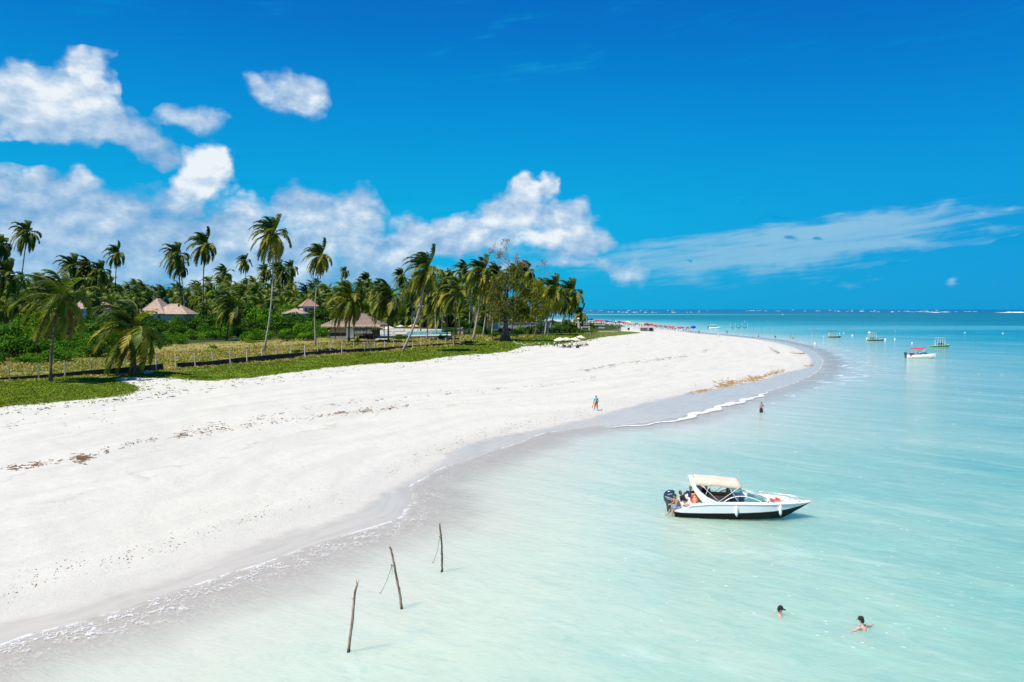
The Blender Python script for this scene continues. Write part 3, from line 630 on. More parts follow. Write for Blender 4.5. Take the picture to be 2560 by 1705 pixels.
def crown_specs(rng, n, full=1.0, skirt=.5):
    """list of (azimuth, elevation, length factor, gust, tone, droop)"""
    out = []
    for i in range(n):
        f = i/(n-1); a = i*2.39996 + rng.uniform(-.35, .35); e = R(86 - 132*f**1.05*full) + rng.uniform(-.14, .14)
        lee = .5-.5*math.cos(a)            # 1 when it points downwind (left)
        g = .62 + .65*(1-lee) + rng.uniform(-.12, .2)
        tone = 0 if f < .42 else (1 if rng.random() < .52 else 0)
        if f > .86 and rng.random() < skirt*.6: tone = 2
        if e > R(50): g += .30
        out.append((a, e, (.78 if f < .12 else 1.0)*rng.uniform(.86, 1.08)*(.90+.14*lee), g, tone, .72+.75*f))
    return out
def make_crown_meshes(seed, n=26, L=4.4, mats=(FR_G, FR_Y, FR_B), nleaf=36, lw=.14, gmul=1.0):
    rng = random.Random(seed); out = []
    for i, (a, e, lf, g, tone, dr) in enumerate(crown_specs(rng, n)):
        V, Fc, M = frond_geo(rng, L*lf, a, e, g*gmul, nleaf, lw, dr)
        out.append(mesh('frond', V, Fc, [FR_D if tone == 0 and (i < n*.32 or i % 4 == 0) else mats[tone], RACH], fm=M))  # upper fronds take the dark green: shade of the crown's core as colour
    return out
def joined_crown(seed, n=20, L=4.3, mats=(FR_G, FR_Y, FR_B), nleaf=15, lw=.25, gmul=1.0):
    rng = random.Random(seed); V, Fc, M = [], [], []
    for a, e, lf, g, tone, dr in crown_specs(rng, n):
        v, f, m = frond_geo(rng, L*lf, a, e, g*gmul, nleaf, lw, dr, True); o = len(V); V += v; Fc += [tuple(i+o for i in q) for q in f]; M += [tone if x == 0 else 3 for x in m]
    return mesh('crown', V, Fc, list(mats)+[RACH], fm=M)
def nuts_mesh(seed):
    b = MB(); rng = random.Random(seed)
    for i in range(9):
        a = rng.uniform(0, 6.28); b.lathe([(.02,-.13),(.09,-.09),(.12,0),(.09,.1),(.02,.14)], 6, (math.cos(a)*.28, math.sin(a)*.28, -.35-rng.random()*.25))
    return b.mesh('coconut_cluster', [NUT], True)
def sheath_mesh():
    return MB().lathe([(.13,-.9),(.2,-.55),(.30,-.15),(.26,.2),(.08,.55)], 8).mesh('crown_shaft', [SHEATH], True)
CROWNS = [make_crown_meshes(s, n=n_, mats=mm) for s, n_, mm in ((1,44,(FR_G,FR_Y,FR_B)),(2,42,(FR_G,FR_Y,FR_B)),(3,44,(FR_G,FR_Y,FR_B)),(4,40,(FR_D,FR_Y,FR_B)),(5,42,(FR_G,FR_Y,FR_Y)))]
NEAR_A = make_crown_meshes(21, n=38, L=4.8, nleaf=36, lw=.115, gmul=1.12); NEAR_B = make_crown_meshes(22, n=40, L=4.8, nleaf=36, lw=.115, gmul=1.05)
NUTS = [nuts_mesh(1), nuts_mesh(2)]; SHEATH_M = sheath_mesh()
FARC = [joined_crown(31+i, n=nn, mats=mm) for i, (nn, mm) in enumerate([(27,(FR_G,FR_Y,FR_B)),(26,(FR_G,FR_G,FR_B)),(28,(FR_D,FR_Y,FR_B)),(25,(FR_G,FR_Y,FR_Y)),(27,(FR_D,FR_D,FR_B)),(26,(FR_G,FR_G,FR_Y))])]
def trunk_mesh(top, bow, r0=.20, r1=.12, n=8, seg=9, bark=BARK, foot=True):
    """from the origin to top (Vector), bowed sideways by bow"""
    pts, rad = [], []
    for i in range(seg+1):
        f = i/seg; p = Vector(top)*f + Vector(bow)*math.sin(math.pi*f)*(1-.3*f); pts.append(p)
        rad.append((r0*(1-f)+r1*f)*(1.0+(.55*(1-f*9)**2 if foot and f < .11 else 0)))
    pts[0].z -= .4
    return MB().tube(pts, rad, n).mesh('trunk', [bark], True)
def palm(px_base, px_hub, r_px, crown, label, group=None, bow=(0,0,0), dark=False, nuts=True, name='coconut_palm', rz=0.0, thick=1.0, lean_y=0.0, far=False, y_depth=None):
    B = ground(*px_base)
    if y_depth: q = at_y(px_base[0], px_base[1], y_depth); B = np.array([q[0], y_depth, terr(q[0], y_depth)])
    H = at_y(px_hub[0], px_hub[1], B[1]+lean_y)
    top = Vector(H)-Vector(B); sc_ = (r_px/F_PX*(B[1]+lean_y))/3.9
    root = empty(name, B, 0, label, 'palm tree', group)
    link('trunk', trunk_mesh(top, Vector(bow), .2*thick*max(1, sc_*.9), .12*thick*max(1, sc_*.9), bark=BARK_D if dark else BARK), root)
    if far:
        o = link('crown', crown, root); o.location = top; o.scale = (sc_*1.05, sc_*1.05, sc_*1.25); o.rotation_euler = (0, 0, rz)
        return root
    for m_ in crown:
        o = link('frond', m_, root); o.location = top; o.scale = (sc_*1.02, sc_*1.02, sc_*(1.10 if crown in (NEAR_A, NEAR_B) else 1.28)); o.rotation_euler = (0, 0, rz)
    o = link('crown_shaft', SHEATH_M, root); o.location = top; o.scale = (sc_,)*3
    if nuts: o = link('coconut_cluster', NUTS[len(label) % 2], root); o.location = top; o.scale = (sc_,)*3
    return root
G1 = 'coconut palms standing clear along the beach front'
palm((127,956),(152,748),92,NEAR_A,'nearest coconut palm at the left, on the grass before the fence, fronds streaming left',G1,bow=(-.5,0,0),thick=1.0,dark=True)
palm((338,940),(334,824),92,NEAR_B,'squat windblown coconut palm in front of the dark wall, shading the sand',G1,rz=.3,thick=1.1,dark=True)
palm((659,882),(682,588),55,CROWNS[0],'tallest coconut palm, rising alone from the dry field behind the fence',G1,bow=(1.0,0,0))
palm((790,868),(801,643),41,CROWNS[1],'slender tall palm right of the tallest one, beside the thatched bar',G1,bow=(-.9,0,0))
palm((872,858),(874,750),55,CROWNS[4],'drooping palm directly in front of the thatched bar roof',G1,rz=-.2,dark=True)
palm((971,860),(970,745),53,CROWNS[3],'upright palm at the right end of the thatched bar',G1,rz=.25,dark=True)
palm((1004,881),(1066,676),56,CROWNS[1],'palm with a long pale trunk leaning right over the grass before the fence',G1,bow=(1.2,0,-.3),rz=.1,thick=1.15)
palm((1066,852),(1078,738),44,CROWNS[2],'palm just behind the leaning one, at the edge of the pool',G1,rz=.5)
palm((1118,857),(1116,735),38,CROWNS[4],'palm with orange tinged skirt left of two that cross behind the fence end',G1,rz=.9,dark=True)
palm((1136,864),(1140,738),42,CROWNS[4],'dark trunked palm standing at the end of the low wall',G1,rz=.1,dark=True)
palm((1182,852),(1207,684),50,CROWNS[0],'tall palm with a swollen pale base left of the feathery tree',G1,bow=(.4,0,0),rz=.2,thick=1.3)
palm((1207,840),(1224,715),38,CROWNS[2],'slim pale palm just right of the one with a swollen base',G1,rz=.7)
palm((1191,824),(1163,680),34,CROWNS[3],'dark crowned palm behind the one with a swollen base',G1,rz=.4)
palm((1229,842),(1240,690),36,CROWNS[2],'palm with a forked looking foot left of the feathery tree trunk',G1,rz=.9)
palm((1150,815),(1126,702),32,CROWNS[0],'palm rising behind the middle of the grove by the fence end',G1,rz=1.3,dark=True)
palm((1362,840),(1386,728),46,CROWNS[0],'left one of two pale leaning palms at the right end of the grove',G1,bow=(-.6,0,0),rz=.3)
palm((1372,833),(1396,742),38,CROWNS[3],'right one of two pale leaning palms, with a lower crown',G1,rz=.9)
palm((1397,831),(1430,733),42,CROWNS[2],'outermost leaning palm at the point, fronds open against the sky',G1,bow=(-.3,0,0),rz=-.3)
palm((1452,822),(1450,788),26,CROWNS[1],'low palm with arching fronds near the distant umbrellas',G1,rz=.2,nuts=False)
palm((1330,828),(1318,682),34,CROWNS[2],'dark palm crowding behind the top of the feathery tree',G1,rz=.6,dark=True)
palm((1345,822),(1338,716),32,CROWNS[3],'dark palm between the feathery tree and the leaning pair',G1,rz=.1,dark=True)
palm((565,853),(580,770),47,CROWNS[3],'low dark palm standing in the scrub left of the tallest palm',G1,rz=.3,dark=True)
palm((1010,812),(1003,692),24,CROWNS[2],'thin palm seen over the pool left of the leaning one',G1,rz=.5,dark=True)
palm((1100,826),(1094,735),34,CROWNS[1],'palm filling the gap behind the pool',G1,rz=1.8,dark=True)
G2 = 'tall palms rising above the grove'
palm((45,800),(68,585),37,CROWNS[2],'tall slim palm at far left with a curved trunk against the clouds',G2,bow=(-1.0,0,0),dark=True,nuts=False)
palm((-12,820),(2,612),38,CROWNS[3],'palm cut by the left edge of the picture, tall thin trunk',G2,dark=True)
palm((12,815),(22,690),50,CROWNS[2],'broad dark palm low at the left edge',G2,dark=True,rz=.4)
palm((190,800),(184,672),42,CROWNS[2],'leftmost of three dark palms in a row behind the nearest palm',G2,dark=True)
palm((225,800),(222,676),40,CROWNS[3],'middle of three dark palms in a row behind the nearest palm',G2,dark=True,rz=.5)
palm((257,800),(253,680),32,CROWNS[2],'rightmost of three dark palms in a row behind the nearest palm',G2,dark=True,rz=.2)
palm((284,800),(292,636),29,CROWNS[1],'solitary slim palm left of the tiled roof, crown tipped left',G2,dark=True,nuts=False)
palm((456,805),(443,640),38,CROWNS[2],'taller of two crossing palms above the tiled roof',G2,dark=True,bow=(.5,0,0))
palm((463,800),(452,668),27,CROWNS[3],'shorter of two crossing palms above the tiled roof',G2,bow=(.5,0,0),rz=.3)
palm((509,812),(512,615),41,CROWNS[1],'tall palm right of the tiled roof with hanging old fronds',G2,bow=(-.7,0,0),dark=True)
palm((620,800),(612,655),22,CROWNS[0],'small crowned palm left of the tallest palm',G2,dark=True)
palm((562,790),(562,686),29,CROWNS[3],'palm standing on the grove skyline left of the tallest palm',G2,dark=True,rz=.7)
palm((703,800),(696,676),28,CROWNS[0],'left one of a pair of palms just right of the tallest trunk',G2,dark=True)
palm((708,802),(707,684),26,CROWNS[3],'lower one of a pair of palms just right of the tallest trunk',G2,dark=True,rz=.8)
palm((732,796),(728,672),24,CROWNS[2],'dark palm between the pair and the slender tall palm',G2,dark=True)
palm((664,796),(664,680),23,CROWNS[2],'little palm crown half hidden by the tallest trunk',G2,dark=True,rz=.3)
palm((864,797),(863,680),15,CROWNS[2],'small lone palm top above the grove over the bar',G2,dark=True,nuts=False)
palm((920,796),(918,704),26,CROWNS[2],'palm on the skyline right of the bar',G2,dark=True,rz=.6)
# ---- grove behind: every palm one can tell apart
rr = random.Random(5)
TELL = []      # (object, u) pairs whose labels get told apart at the end
def place_word(u):
    for lim, wd in ((60,'by the left picture edge'),(175,'behind the nearest palm'),(290,'left of the tiled roof'),(365,'behind the squat palm'),(490,'behind the tiled roof'),(560,'just right of the tiled roof'),(640,'left of the tallest palm'),(700,'right behind the tallest palm'),(790,'above the brown gable roof'),(860,'behind the bar'),(950,'over the bar roof'),(1040,'behind the pool umbrellas'),(1120,'behind the leaning palm'),(1200,'at the fence end'),(1300,'behind the feathery tree'),(1600,'by the point')):
        if u < lim: return wd
def skyline(u):
    return np.interp(u, [-60,100,250,400,600,700,800,900,1000,1100,1200,1330], [690,686,690,698,692,694,697,702,704,706,712,735])
spots = []
for i in range(262):
    u = -60+1390*((i*0.6180339)%1.0)+rr.uniform(-8, 8); lay = (i+.5)/262
    vb = 789.0 + 34*lay**1.3
    if u > 1180: vb = 800+20*lay
    if 360 < u < 500 and vb > 804: continue
    spots.append((u, vb, lay))
spots.sort(key=lambda s: -s[1])
DESC = ['green palm', 'dark green palm', 'dark palm with yellowing skirt', 'pale green palm', 'very dark palm', 'bright green palm']
for u, vb, lay in spots:
    k_ = rr.randrange(6); top_v = skyline(u) + 6 + lay*62 + rr.uniform(-10, 16)
    sc_px = rr.uniform(21, 29)*(1+.6*lay); row = ['on the skyline', 'in middle rows', 'in front rows'][min(2, int(lay*3))]
    o = palm((u, vb), (u+rr.uniform(-8, 8), top_v+sc_px*.45), sc_px, FARC[k_], DESC[k_]+' '+row+', '+place_word(u), 'palms packed in the grove behind', far=True, dark=rr.random() < .75, rz=rr.uniform(-.5, .5), thick=.95)
    TELL.append((o, u))
for i, (u, vb, uh, vh, r_, k_) in enumerate([(1090,842,1086,722,38,2),(1105,836,1110,700,34,0),(1150,838,1146,715,38,1),(1172,834,1178,708,36,2),(1188,830,1196,712,34,0),(1216,836,1230,722,38,2),(1248,834,1252,700,36,4),(1280,832,1284,690,36,2),(1300,836,1306,706,38,0),(1326,834,1330,730,34,5),(1352,832,1356,724,34,2),(1366,826,1372,742,30,4),(1408,826,1412,745,30,0),(1030,838,1032,726,34,2),(1052,834,1050,704,34,4),(960,836,948,722,30,2),(900,830,905,716,28,4),(1420,824,1424,768,24,5)]):
    o = palm((u, vb), (uh, vh), r_, FARC[k_], ['green','dark green','dark','pale green','very dark','bright green'][k_]+' palm close behind the front row, '+place_word(u), 'palms close behind the front row', far=True, dark=i % 3 > 0, rz=.4*(i % 4)-.6); TELL.append((o, u))
# ---- shrubs
LEAF1 = mat('shrub_leaf', (.035,.14,.005), rough=.7, spec=.12, trans=.30, col2=(.14,.30,.010), vscale=1.2)
LEAF2 = mat('shrub_leaf_dark', (.018,.070,.004), rough=.7, spec=.12, trans=.25, col2=(.07,.17,.010), vscale=1.2)
LEAF3 = mat('shrub_leaf_yellow', (.13,.20,.010), rough=.7, spec=.12, trans=.30, col2=(.24,.26,.02), vscale=1.2)
WOOD = mat('shrub_wood', (.16,.12,.085), rough=.9, var=.3)
TWIG = mat('grey_twig', (.27,.24,.22), rough=.9, var=.2)
def leaf_cloud(rng, blobs, n, size, flat=.35):
    V = np.zeros((n*4, 3)); k_ = 0; w_ = np.array([b[3]*b[4] for b in blobs]); w_ /= w_.sum()
    idx = rng.choice(len(blobs), n, p=w_)
    for j, bi in enumerate(idx):
        cx, cy, cz, rx, rz = blobs[bi]
        d = rng.normal(size=3); d /= np.linalg.norm(d); d[2] = abs(d[2]) if rng.random() < .75 else d[2]
        r_ = rng.uniform(.62, 1.04)**.6; p = np.array([cx+d[0]*rx*r_, cy+d[1]*rx*r_, cz+d[2]*rz*r_])
        nrm = d*.8 + rng.normal(size=3)*.55 + np.array([0,0,.25]); nrm /= np.linalg.norm(nrm)
        a = np.cross(nrm, rng.normal(size=3)); a /= np.linalg.norm(a)+1e-9; b = np.cross(nrm, a); s = size*rng.uniform(.6, 1.4)
        V[j*4] = p-a*s; V[j*4+1] = p-b*s*.55; V[j*4+2] = p+a*s; V[j*4+3] = p+b*s*.55
    return V, np.arange(n*4).reshape(n, 4)
def bush_meshes(seed, m, n=2300, size=.17, tall=1.0):
    rng = np.random.default_rng(seed); blobs = []
    for i in range(11):
        a = rng.uniform(0, 6.28); r_ = rng.uniform(0, 1.0)**.6*.95
        blobs.append((math.cos(a)*r_*1.25, math.sin(a)*r_*1.25, rng.uniform(.28, .95)*tall*(1.15-r_*.45), rng.uniform(.5, .85), rng.uniform(.36, .62)*tall))
    V, Fc = leaf_cloud(rng, blobs, n, size*.5)
    cr = mesh('crown', V, Fc, [m])
    b = MB()
    for i in range(5):
        a = i*1.3; b.tube([(0,0,-.25),(math.cos(a)*.3, math.sin(a)*.3, .35),(math.cos(a)*.8, math.sin(a)*.8, .8*tall)], [.06,.045,.015], 4)
    return cr, b.mesh('trunk', [WOOD])
BUSH = [bush_meshes(s, m_, tall=tl) for s, m_, tl in ((1,LEAF1,1.0),(2,LEAF2,1.1),(3,LEAF1,.8),(4,LEAF2,.9),(5,LEAF3,.8),(6,LEAF1,1.25))]
def bush(u, vb, r_px, k_, label, group, zs=1.0, rz=None, cat='bush'):
    B = ground(u, vb); s_ = r_px/F_PX*B[1]/1.75
    root = empty('shrub', B, rr.uniform(0, 6.28) if rz is None else rz, label, cat, group); root.scale = (s_, s_, s_*zs)
    link('crown', BUSH[k_][0], root); link('trunk', BUSH[k_][1], root); return root
GB = 'green shrubs massed behind the dry field'
def lowedge(u): return np.interp(u, [-60,60,140,220,300,360,430,500,560,620,700,760,820,850], [912,908,903,893,884,872,866,848,850,853,850,852,848,846])
BL = ['bright green rounded shrub', 'dark green rounded shrub', 'low bright green shrub', 'low dark green shrub', 'yellow green shrub', 'tall bright green shrub']
for row, (dv_, n_, rp, zs) in enumerate([(0,24,36,1.0),(-13,26,44,1.25),(-25,28,50,1.4),(-36,34,46,1.5),(-46,40,40,1.6)]):
    for i in range(n_):
        u = -50 + (900+50)*(i+rr.uniform(.1,.9))/n_; vb = max(lowedge(u)+dv_+rr.uniform(-4, 4), 803)
        if u > 812 and row < 4: continue
        if u > 812 and vb > 820: continue
        low = .62 if 355 < u < 500 and row else 1.0
        k_ = rr.choice([0,0,1,1,2,3,5,5,0]); rp_ = rp*rr.uniform(.7, 1.15)*(1.25 if u < 250 else (.8 if 350 < u < 510 and row else 1.0))
        o = bush(u, vb, rp_, k_, BL[k_]+' '+['at front','in second row','in third row','deep in scrub','below the grove'][row]+', '+place_word(u), GB, zs*rr.uniform(.85, 1.15)*low)
        TELL.append((o, u))
# thicket under the grove, seen between the trunks
for i in range(60):
    u = -60+1440*(i+rr.random())/60; vb = rr.uniform(789, 799) if u < 1100 else rr.uniform(800, 806)
    k_ = rr.choice([1,3,1,0]); o = bush(u, vb, rr.uniform(26, 40)*(1 if u < 1150 else .55), k_, BL[k_].replace('shrub', 'thicket')+' under the farthest palms, '+place_word(u), 'thickets under the palm grove', rr.uniform(1.5, 2.0)); TELL.append((o, u))
# single shrubs one can name
bush(98,905,17,4,'pale leafy bush at the edge of the dry field by the nearest palm',None,1.1)
bush(533,872,14,0,'small round green bush in the dry field',None,.9)
bush(624,858,18,4,'olive bush at the edge of the dry field, left of the tallest palm',None,1.0)
bush(744,884,16,1,'dark bush behind the low wall, right of the tallest palm',None,.8)
bush(895,856,10,0,'little green bush before the bar terrace',None,1.3)
bush(915,890,18,4,'yellow green plant growing over the low wall',None,1.0)
bush(1000,852,26,1,'dark shrub before the pool, left of the leaning palm',None,.8)
bush(965,858,16,3,'low shrub under the palm at the end of the bar',None,.8)
bush(1105,850,13,5,'upright dark green bush by the pool corner',None,1.3)
bush(1170,862,20,1,'dark low bush at the end of the wall',None,.7)
bush(510,955-8,20,0,'low green plants in the beach grass left of centre',None,.45)
bush(482,946,16,3,'dark tuft against the low wall',None,.5)
for i, (u, vb, r_, k_) in enumerate([(1235,846,16,1),(1215,836,20,1),(1262,838,22,1),(1300,836,24,0),(1330,834,22,1),(1352,826,18,1),(1408,834,26,1),(1425,832,24,1),(1440,834,18,3),(1385,832,16,1),(1480,820,13,1),(1500,812,4,3),(1120,838,18,1),(1150,836,20,1),(1190,832,20,0),(1160,822,22,1),(1210,822,22,0),(1250,820,20,1),(1075,820,18,1),(1050,815,18,0),(1020,812,20,1),(990,806,16,0),(1130,810,22,1),(1290,818,14,1),(1350,812,16,0),(1380,812,14,1),(1415,812,18,0),(1440,808,12,0)]):
    o_ = bush(u, vb, r_, k_, ['dark','leafy'][k_ == 0]+' bush under the palm grove, '+('near the pool' if u < 1200 else ('under the feathery tree' if u < 1345 else 'at the point')), 'bushes under the palms right of the pool', 1.1 if u > 1190 else 1.3); TELL.append((o_, u))
# ---- feathery olive tree (casuarina) with bare limbs at the top
NEED = mat('casuarina_needles', (.17,.21,.022), rough=.75, spec=.12, trans=.35, col2=(.30,.28,.028), vscale=.35)
NEED2 = mat('casuarina_needles_dull', (.11,.14,.025), rough=.8, spec=.12, trans=.3, col2=(.19,.19,.035), vscale=.35)
CBARK = mat('casuarina_bark', (.10,.085,.08), rough=.95, var=.4, bump=.5, bscale=3)
def casuarina():
    rng = random.Random(9); B = ground(1262, 856); s = B[1]/F_PX   # metres per picture pixel there
    root = empty('feathery_tree', B, 0, 'big olive brown feathery tree with thick forked trunk among the palms', 'tree')
    tr = MB(); nd = ([], []); nd2 = ([], [])
    P = lambda u, v, dy=0: Vector(((u-1262)*s, dy, (856-v)*s))
    def limb(pts, r0, r1):
        tr.tube(pts, [r0+(r1-r0)*i/(len(pts)-1) for i in range(len(pts))], 7)
    def needles(p, n, rad, tgt, droop=.7):
        V, Fc = tgt
        for i in range(n):
            c = p + Vector((rng.gauss(0, rad), rng.gauss(0, rad), rng.gauss(0, rad*.8)))
            d = Vector((rng.gauss(-.25, .5), rng.gauss(0, .5), rng.gauss(-droop, .5))).normalized()*rng.uniform(.5, 1.25); w_ = Vector((rng.gauss(0,1), rng.gauss(0,1), .3*rng.gauss(0,1))).normalized()*.11
            o = len(V); V += [c-w_, c+w_, c+w_*.4+d, c-w_*.4+d]; Fc.append((o, o+1, o+2, o+3))
    limb([P(1258,862), P(1262,830), P(1264,800), P(1262,770), P(1266,735), P(1272,705)], .70, .28)
    limb([P(1276,862), P(1268,835), P(1264,800)], .7, .5); limb([P(1246,861), P(1256,838), P(1262,812)], .6, .4)
    limb([P(1262,772), P(1285,752,-1), P(1310,748,-2), P(1340,752,-2)], .35, .10)
    limb([P(1262,766), P(1246,745,1), P(1234,715,2), P(1225,700,2)], .35, .08)
    limb([P(1268,728), P(1290,712,-1), P(1318,722,-2), P(1352,732,-2)], .30, .08)
    limb([P(1268,720), P(1282,690,0), P(1292,668,0), P(1296,648,0)], .28, .06)
    limb([P(1270,735), P(1250,715,0), P(1238,690,0)], .24, .06)
    link('trunk', tr.mesh('trunk', [CBARK], True), root)
    for (u, v, ru, rv, n, tg) in [(1240,740,22,28,46,nd2),(1262,705,26,26,44,nd2),(1294,672,13,22,46,nd2),(1296,700,20,26,40,nd),(1320,745,30,30,70,nd),(1350,745,22,28,60,nd),(1372,760,10,18,22,nd),(1290,770,34,26,66,nd2),(1325,785,30,18,44,nd),(1245,775,18,24,30,nd2),(1340,715,18,16,26,nd),(1230,800,14,16,14,nd2),(1300,800,26,10,18,nd2),(1358,775,14,16,20,nd)]:
        for j in range(int(n*.95)):
            a = rng.uniform(0, 6.28); q = rng.random()**.5
            needles(P(u+math.cos(a)*q*ru, v+math.sin(a)*q*rv, rng.uniform(-3.2, 2.6)), 17, .50, tg)
    link('crown', mesh('crown', nd[0]+nd2[0], nd[1]+[tuple(i+len(nd[0]) for i in f) for f in nd2[1]], [NEED, NEED2], fm=[0]*len(nd[1])+[1]*len(nd2[1])), root)
    # bare limbs
    dl = MB(); dn = ([], [])
    def twig(p, d, L_, r_, depth):
        q = p + d*L_; dl.tube([p, p.lerp(q, .5)+Vector((rng.gauss(0,.06),0,rng.gauss(0,.06)))*L_, q], [r_, r_*.75, r_*.5], 4 if depth else 3, cap=False)
        if depth == 0: 
            if rng.random() < .5: needles(q, 2, .2, dn, .2)
            return
        for i in range(rng.choice((2,3))): 
            dd = (d + Vector((rng.gauss(-.12,.42), rng.gauss(0,.42), rng.gauss(.05,.32)))).normalized(); twig(p.lerp(q, rng.uniform(.55, 1)), dd, L_*rng.uniform(.6, .82), r_*.6, depth-1)
    twig(P(1275,700), (P(1272,665)-P(1275,700)).normalized(), 4.6, .13, 5)
    twig(P(1272,664), (P(1256,600)-P(1272,660)).normalized(), 2.6, .09, 4)
    twig(P(1268,700), Vector((-.55,0,.8)).normalized(), 3.6, .10, 4); twig(P(1282,690), Vector((.3,0,.95)).normalized(), 3.0, .10, 4)
    twig(P(1334,700), Vector((-.28,0,.95)).normalized(), 3.6, .10, 4); twig(P(1340,715), Vector((.5,0,.85)).normalized(), 3.2, .09, 4); twig(P(1345,700), Vector((.15,0,.95)).normalized(), 2.6, .08, 3)
    link('bare_branches', dl.mesh('bare_branches', [TWIG]), root)
    link('dry_needles', mesh('dry_needles', dn[0], dn[1], [mat('dry_needles', (.26,.18,.13), rough=.9)]), root)
casuarina()
# small saplings planted in the grass by the rope
SAP = [joined_crown(61+i, n=9, L=4.0, nleaf=10, lw=.4, gmul=.5) for i in range(2)]
for i, (u, v, h, where) in enumerate([(1231,854,14,'left of the feathery tree trunk'),(1292,851,18,'just right of the feathery tree trunk'),(1319,851,16,'second right of the feathery tree'),(1335,849,14,'third right of the feathery tree'),(1341,841,20,'tallest of the saplings, behind the others'),(1356,848,12,'fourth right of the feathery tree'),(1371,847,14,'nearest to the cream umbrellas')]):
    palm((u, v), (u, v-h), h*.55, SAP[i % 2], 'young palm sapling in the grass, '+where, 'palm saplings planted in the grass', far=True, thick=.4, name='palm_sapling')
# bare pole of a dead palm
B = ground(788, 868); tp = at_y(786, 789, B[1])
o = obj('dead_palm_pole', *(lambda b: (b.v, b.f))(MB().tube([(0,0,-.3),(-.1,0,4.0),Vector(tp)-Vector(B)], [.2,.15,.12], 8)), [BARK]); o.location = B; tag(o, 'bare headless palm trunk standing against the slender tall palm', 'dead tree')
B = ground(927, 880); b = MB().tube([(0,0,-.2),(-.5,0,1.4),(-1.0,.1,3.1)], [.28,.2,.12], 7); o = b.build('driftwood_stump', [TWIG]); o.location = B; tag(o, 'pale leaning dead stump behind the low wall', 'tree stump')
# ---- ground cover: leafy tufts, thinning out on the sand
def ground_cover():
    rng = np.random.default_rng(3); n = 210000
    # sample in polar coords, denser where it shows larger
    a = rng.uniform(-.66, .12, n); rr_ = np.exp(rng.uniform(math.log(52), math.log(420), n)); x = rr_*np.sin(a); y = rr_*np.cos(a)
    P = np.stack([x, y], 1); dv = sdist(P, VE); dl_ = sdist(P, WALL[:, :2]); dw_ = sdist(P, WL)
    nz = np.sin(x*.9+1.7*np.sin(y*.8))*np.cos(y*1.1+x*.35)
    bare = (np.sin(x*.31+y*.12+2*np.sin(y*.19))*np.cos(y*.37-x*.1) > .62) & (rng.random(n) < .7) & (dv > 1)
    keep = (dw_ > 3) & ~bare & (((dv > 0) & (dv < 60)) | ((dv > -3.2-2.2*nz) & (rng.random(n) < .07))) & (dl_ < 62)
    x, y, dv, dl_, dw_, nz = [q[keep] for q in (x, y, dv, dl_, dw_, nz)]; n = len(x); z = tz_from(dw_, x, y)+np.where(dv > 0, np.minimum(dv*.08, .12), 0)
    print('tufts', n)
    dry = (dl_ > .2) | ((dl_ > -3.5) & (nz > -.1)); rnd = rng.random(n)
    g2 = np.sin(x*.17+2.1*np.sin(y*.11))*np.cos(y*.21+1.3*np.sin(x*.09)); dry = dry & ~((g2 > .0) & (rng.random(n) < .8))
    mi = np.where(dry, np.where(rnd < .62, 1, np.where(rnd < .85, 2, 0)), np.where(rnd < .52, 0, np.where(rnd < .82, 3, 2)))
    NB = 3; V = np.zeros((n*NB, 4, 3)); dist = np.hypot(x, y)
    for k_ in range(NB):
        th = rng.uniform(0, 2*np.pi, n); ln = np.where(dry, rng.uniform(.15, .42, n), rng.uniform(.08, .20, n))*np.clip(dist/130, .8, 2.2); wd = np.where(dry, .06, .075)*np.clip(dist/110, .8, 2.4)*rng.uniform(.7, 1.3, n)
        ox, oy = rng.normal(0, .18, n), rng.normal(0, .18, n); tl = rng.uniform(.25, .9, n)
        bx, by = x+ox, y+oy; c, s = np.cos(th), np.sin(th)
        V[k_::NB, 0] = np.stack([bx-s*wd, by+c*wd, z-.03], 1); V[k_::NB, 1] = np.stack([bx+s*wd, by-c*wd, z-.03], 1)
        V[k_::NB, 2] = np.stack([bx+s*wd*.6+c*ln*tl, by-c*wd*.6+s*ln*tl, z+ln*.75], 1); V[k_::NB, 3] = np.stack([bx-s*wd*.6+c*ln*tl, by+c*wd*.6+s*ln*tl, z+ln*.75], 1)
    V = V.reshape(-1, 3); Q_ = np.arange(n*NB*4).reshape(-1, 4)
    me = big_mesh('ground_cover', V[:, 0], V[:, 1], V[:, 2], Q_, mat('cover_green', (.095,.185,.010), rough=.7, spec=.15, trans=.3, col2=(.15,.24,.012), vscale=.4))
    for m_ in (mat('dry_grass', (.50,.40,.13), rough=.9, spec=.1, trans=.3, var=.25, vscale=.6), mat('cover_olive', (.22,.23,.03), rough=.8, spec=.15, trans=.25, var=.2), mat('cover_bright', (.26,.33,.016), rough=.7, spec=.2, trans=.25, var=.2)): me.materials.append(m_)
    me.polygons.foreach_set('material_index', np.repeat(mi, NB).astype(np.int32)); me.polygons.foreach_set('use_smooth', np.zeros(len(me.polygons), dtype=bool))
    tag(link('ground_cover', me), 'creeping green beach plants and dry grass along the top of the beach', kind='stuff')
ground_cover()
for i, (u, v, r_, k_) in enumerate([(368,842,26,0),(385,838,34,1),(410,836,33,0),(436,838,33,5),(462,836,33,1),(486,834,33,0),(505,838,26,0),(742,840,38,1),(765,842,40,0),(788,838,42,0),(806,845,30,5),(722,846,30,0),(815,838,26,1)]):
    o = bush(u, v, r_, k_, 'leafy bush masking the '+('walls of the tiled house' if u < 600 else 'house beside the bar'), 'bushes that hide the house walls', 1.6 if u < 600 else 1.25); TELL.append((o, u))
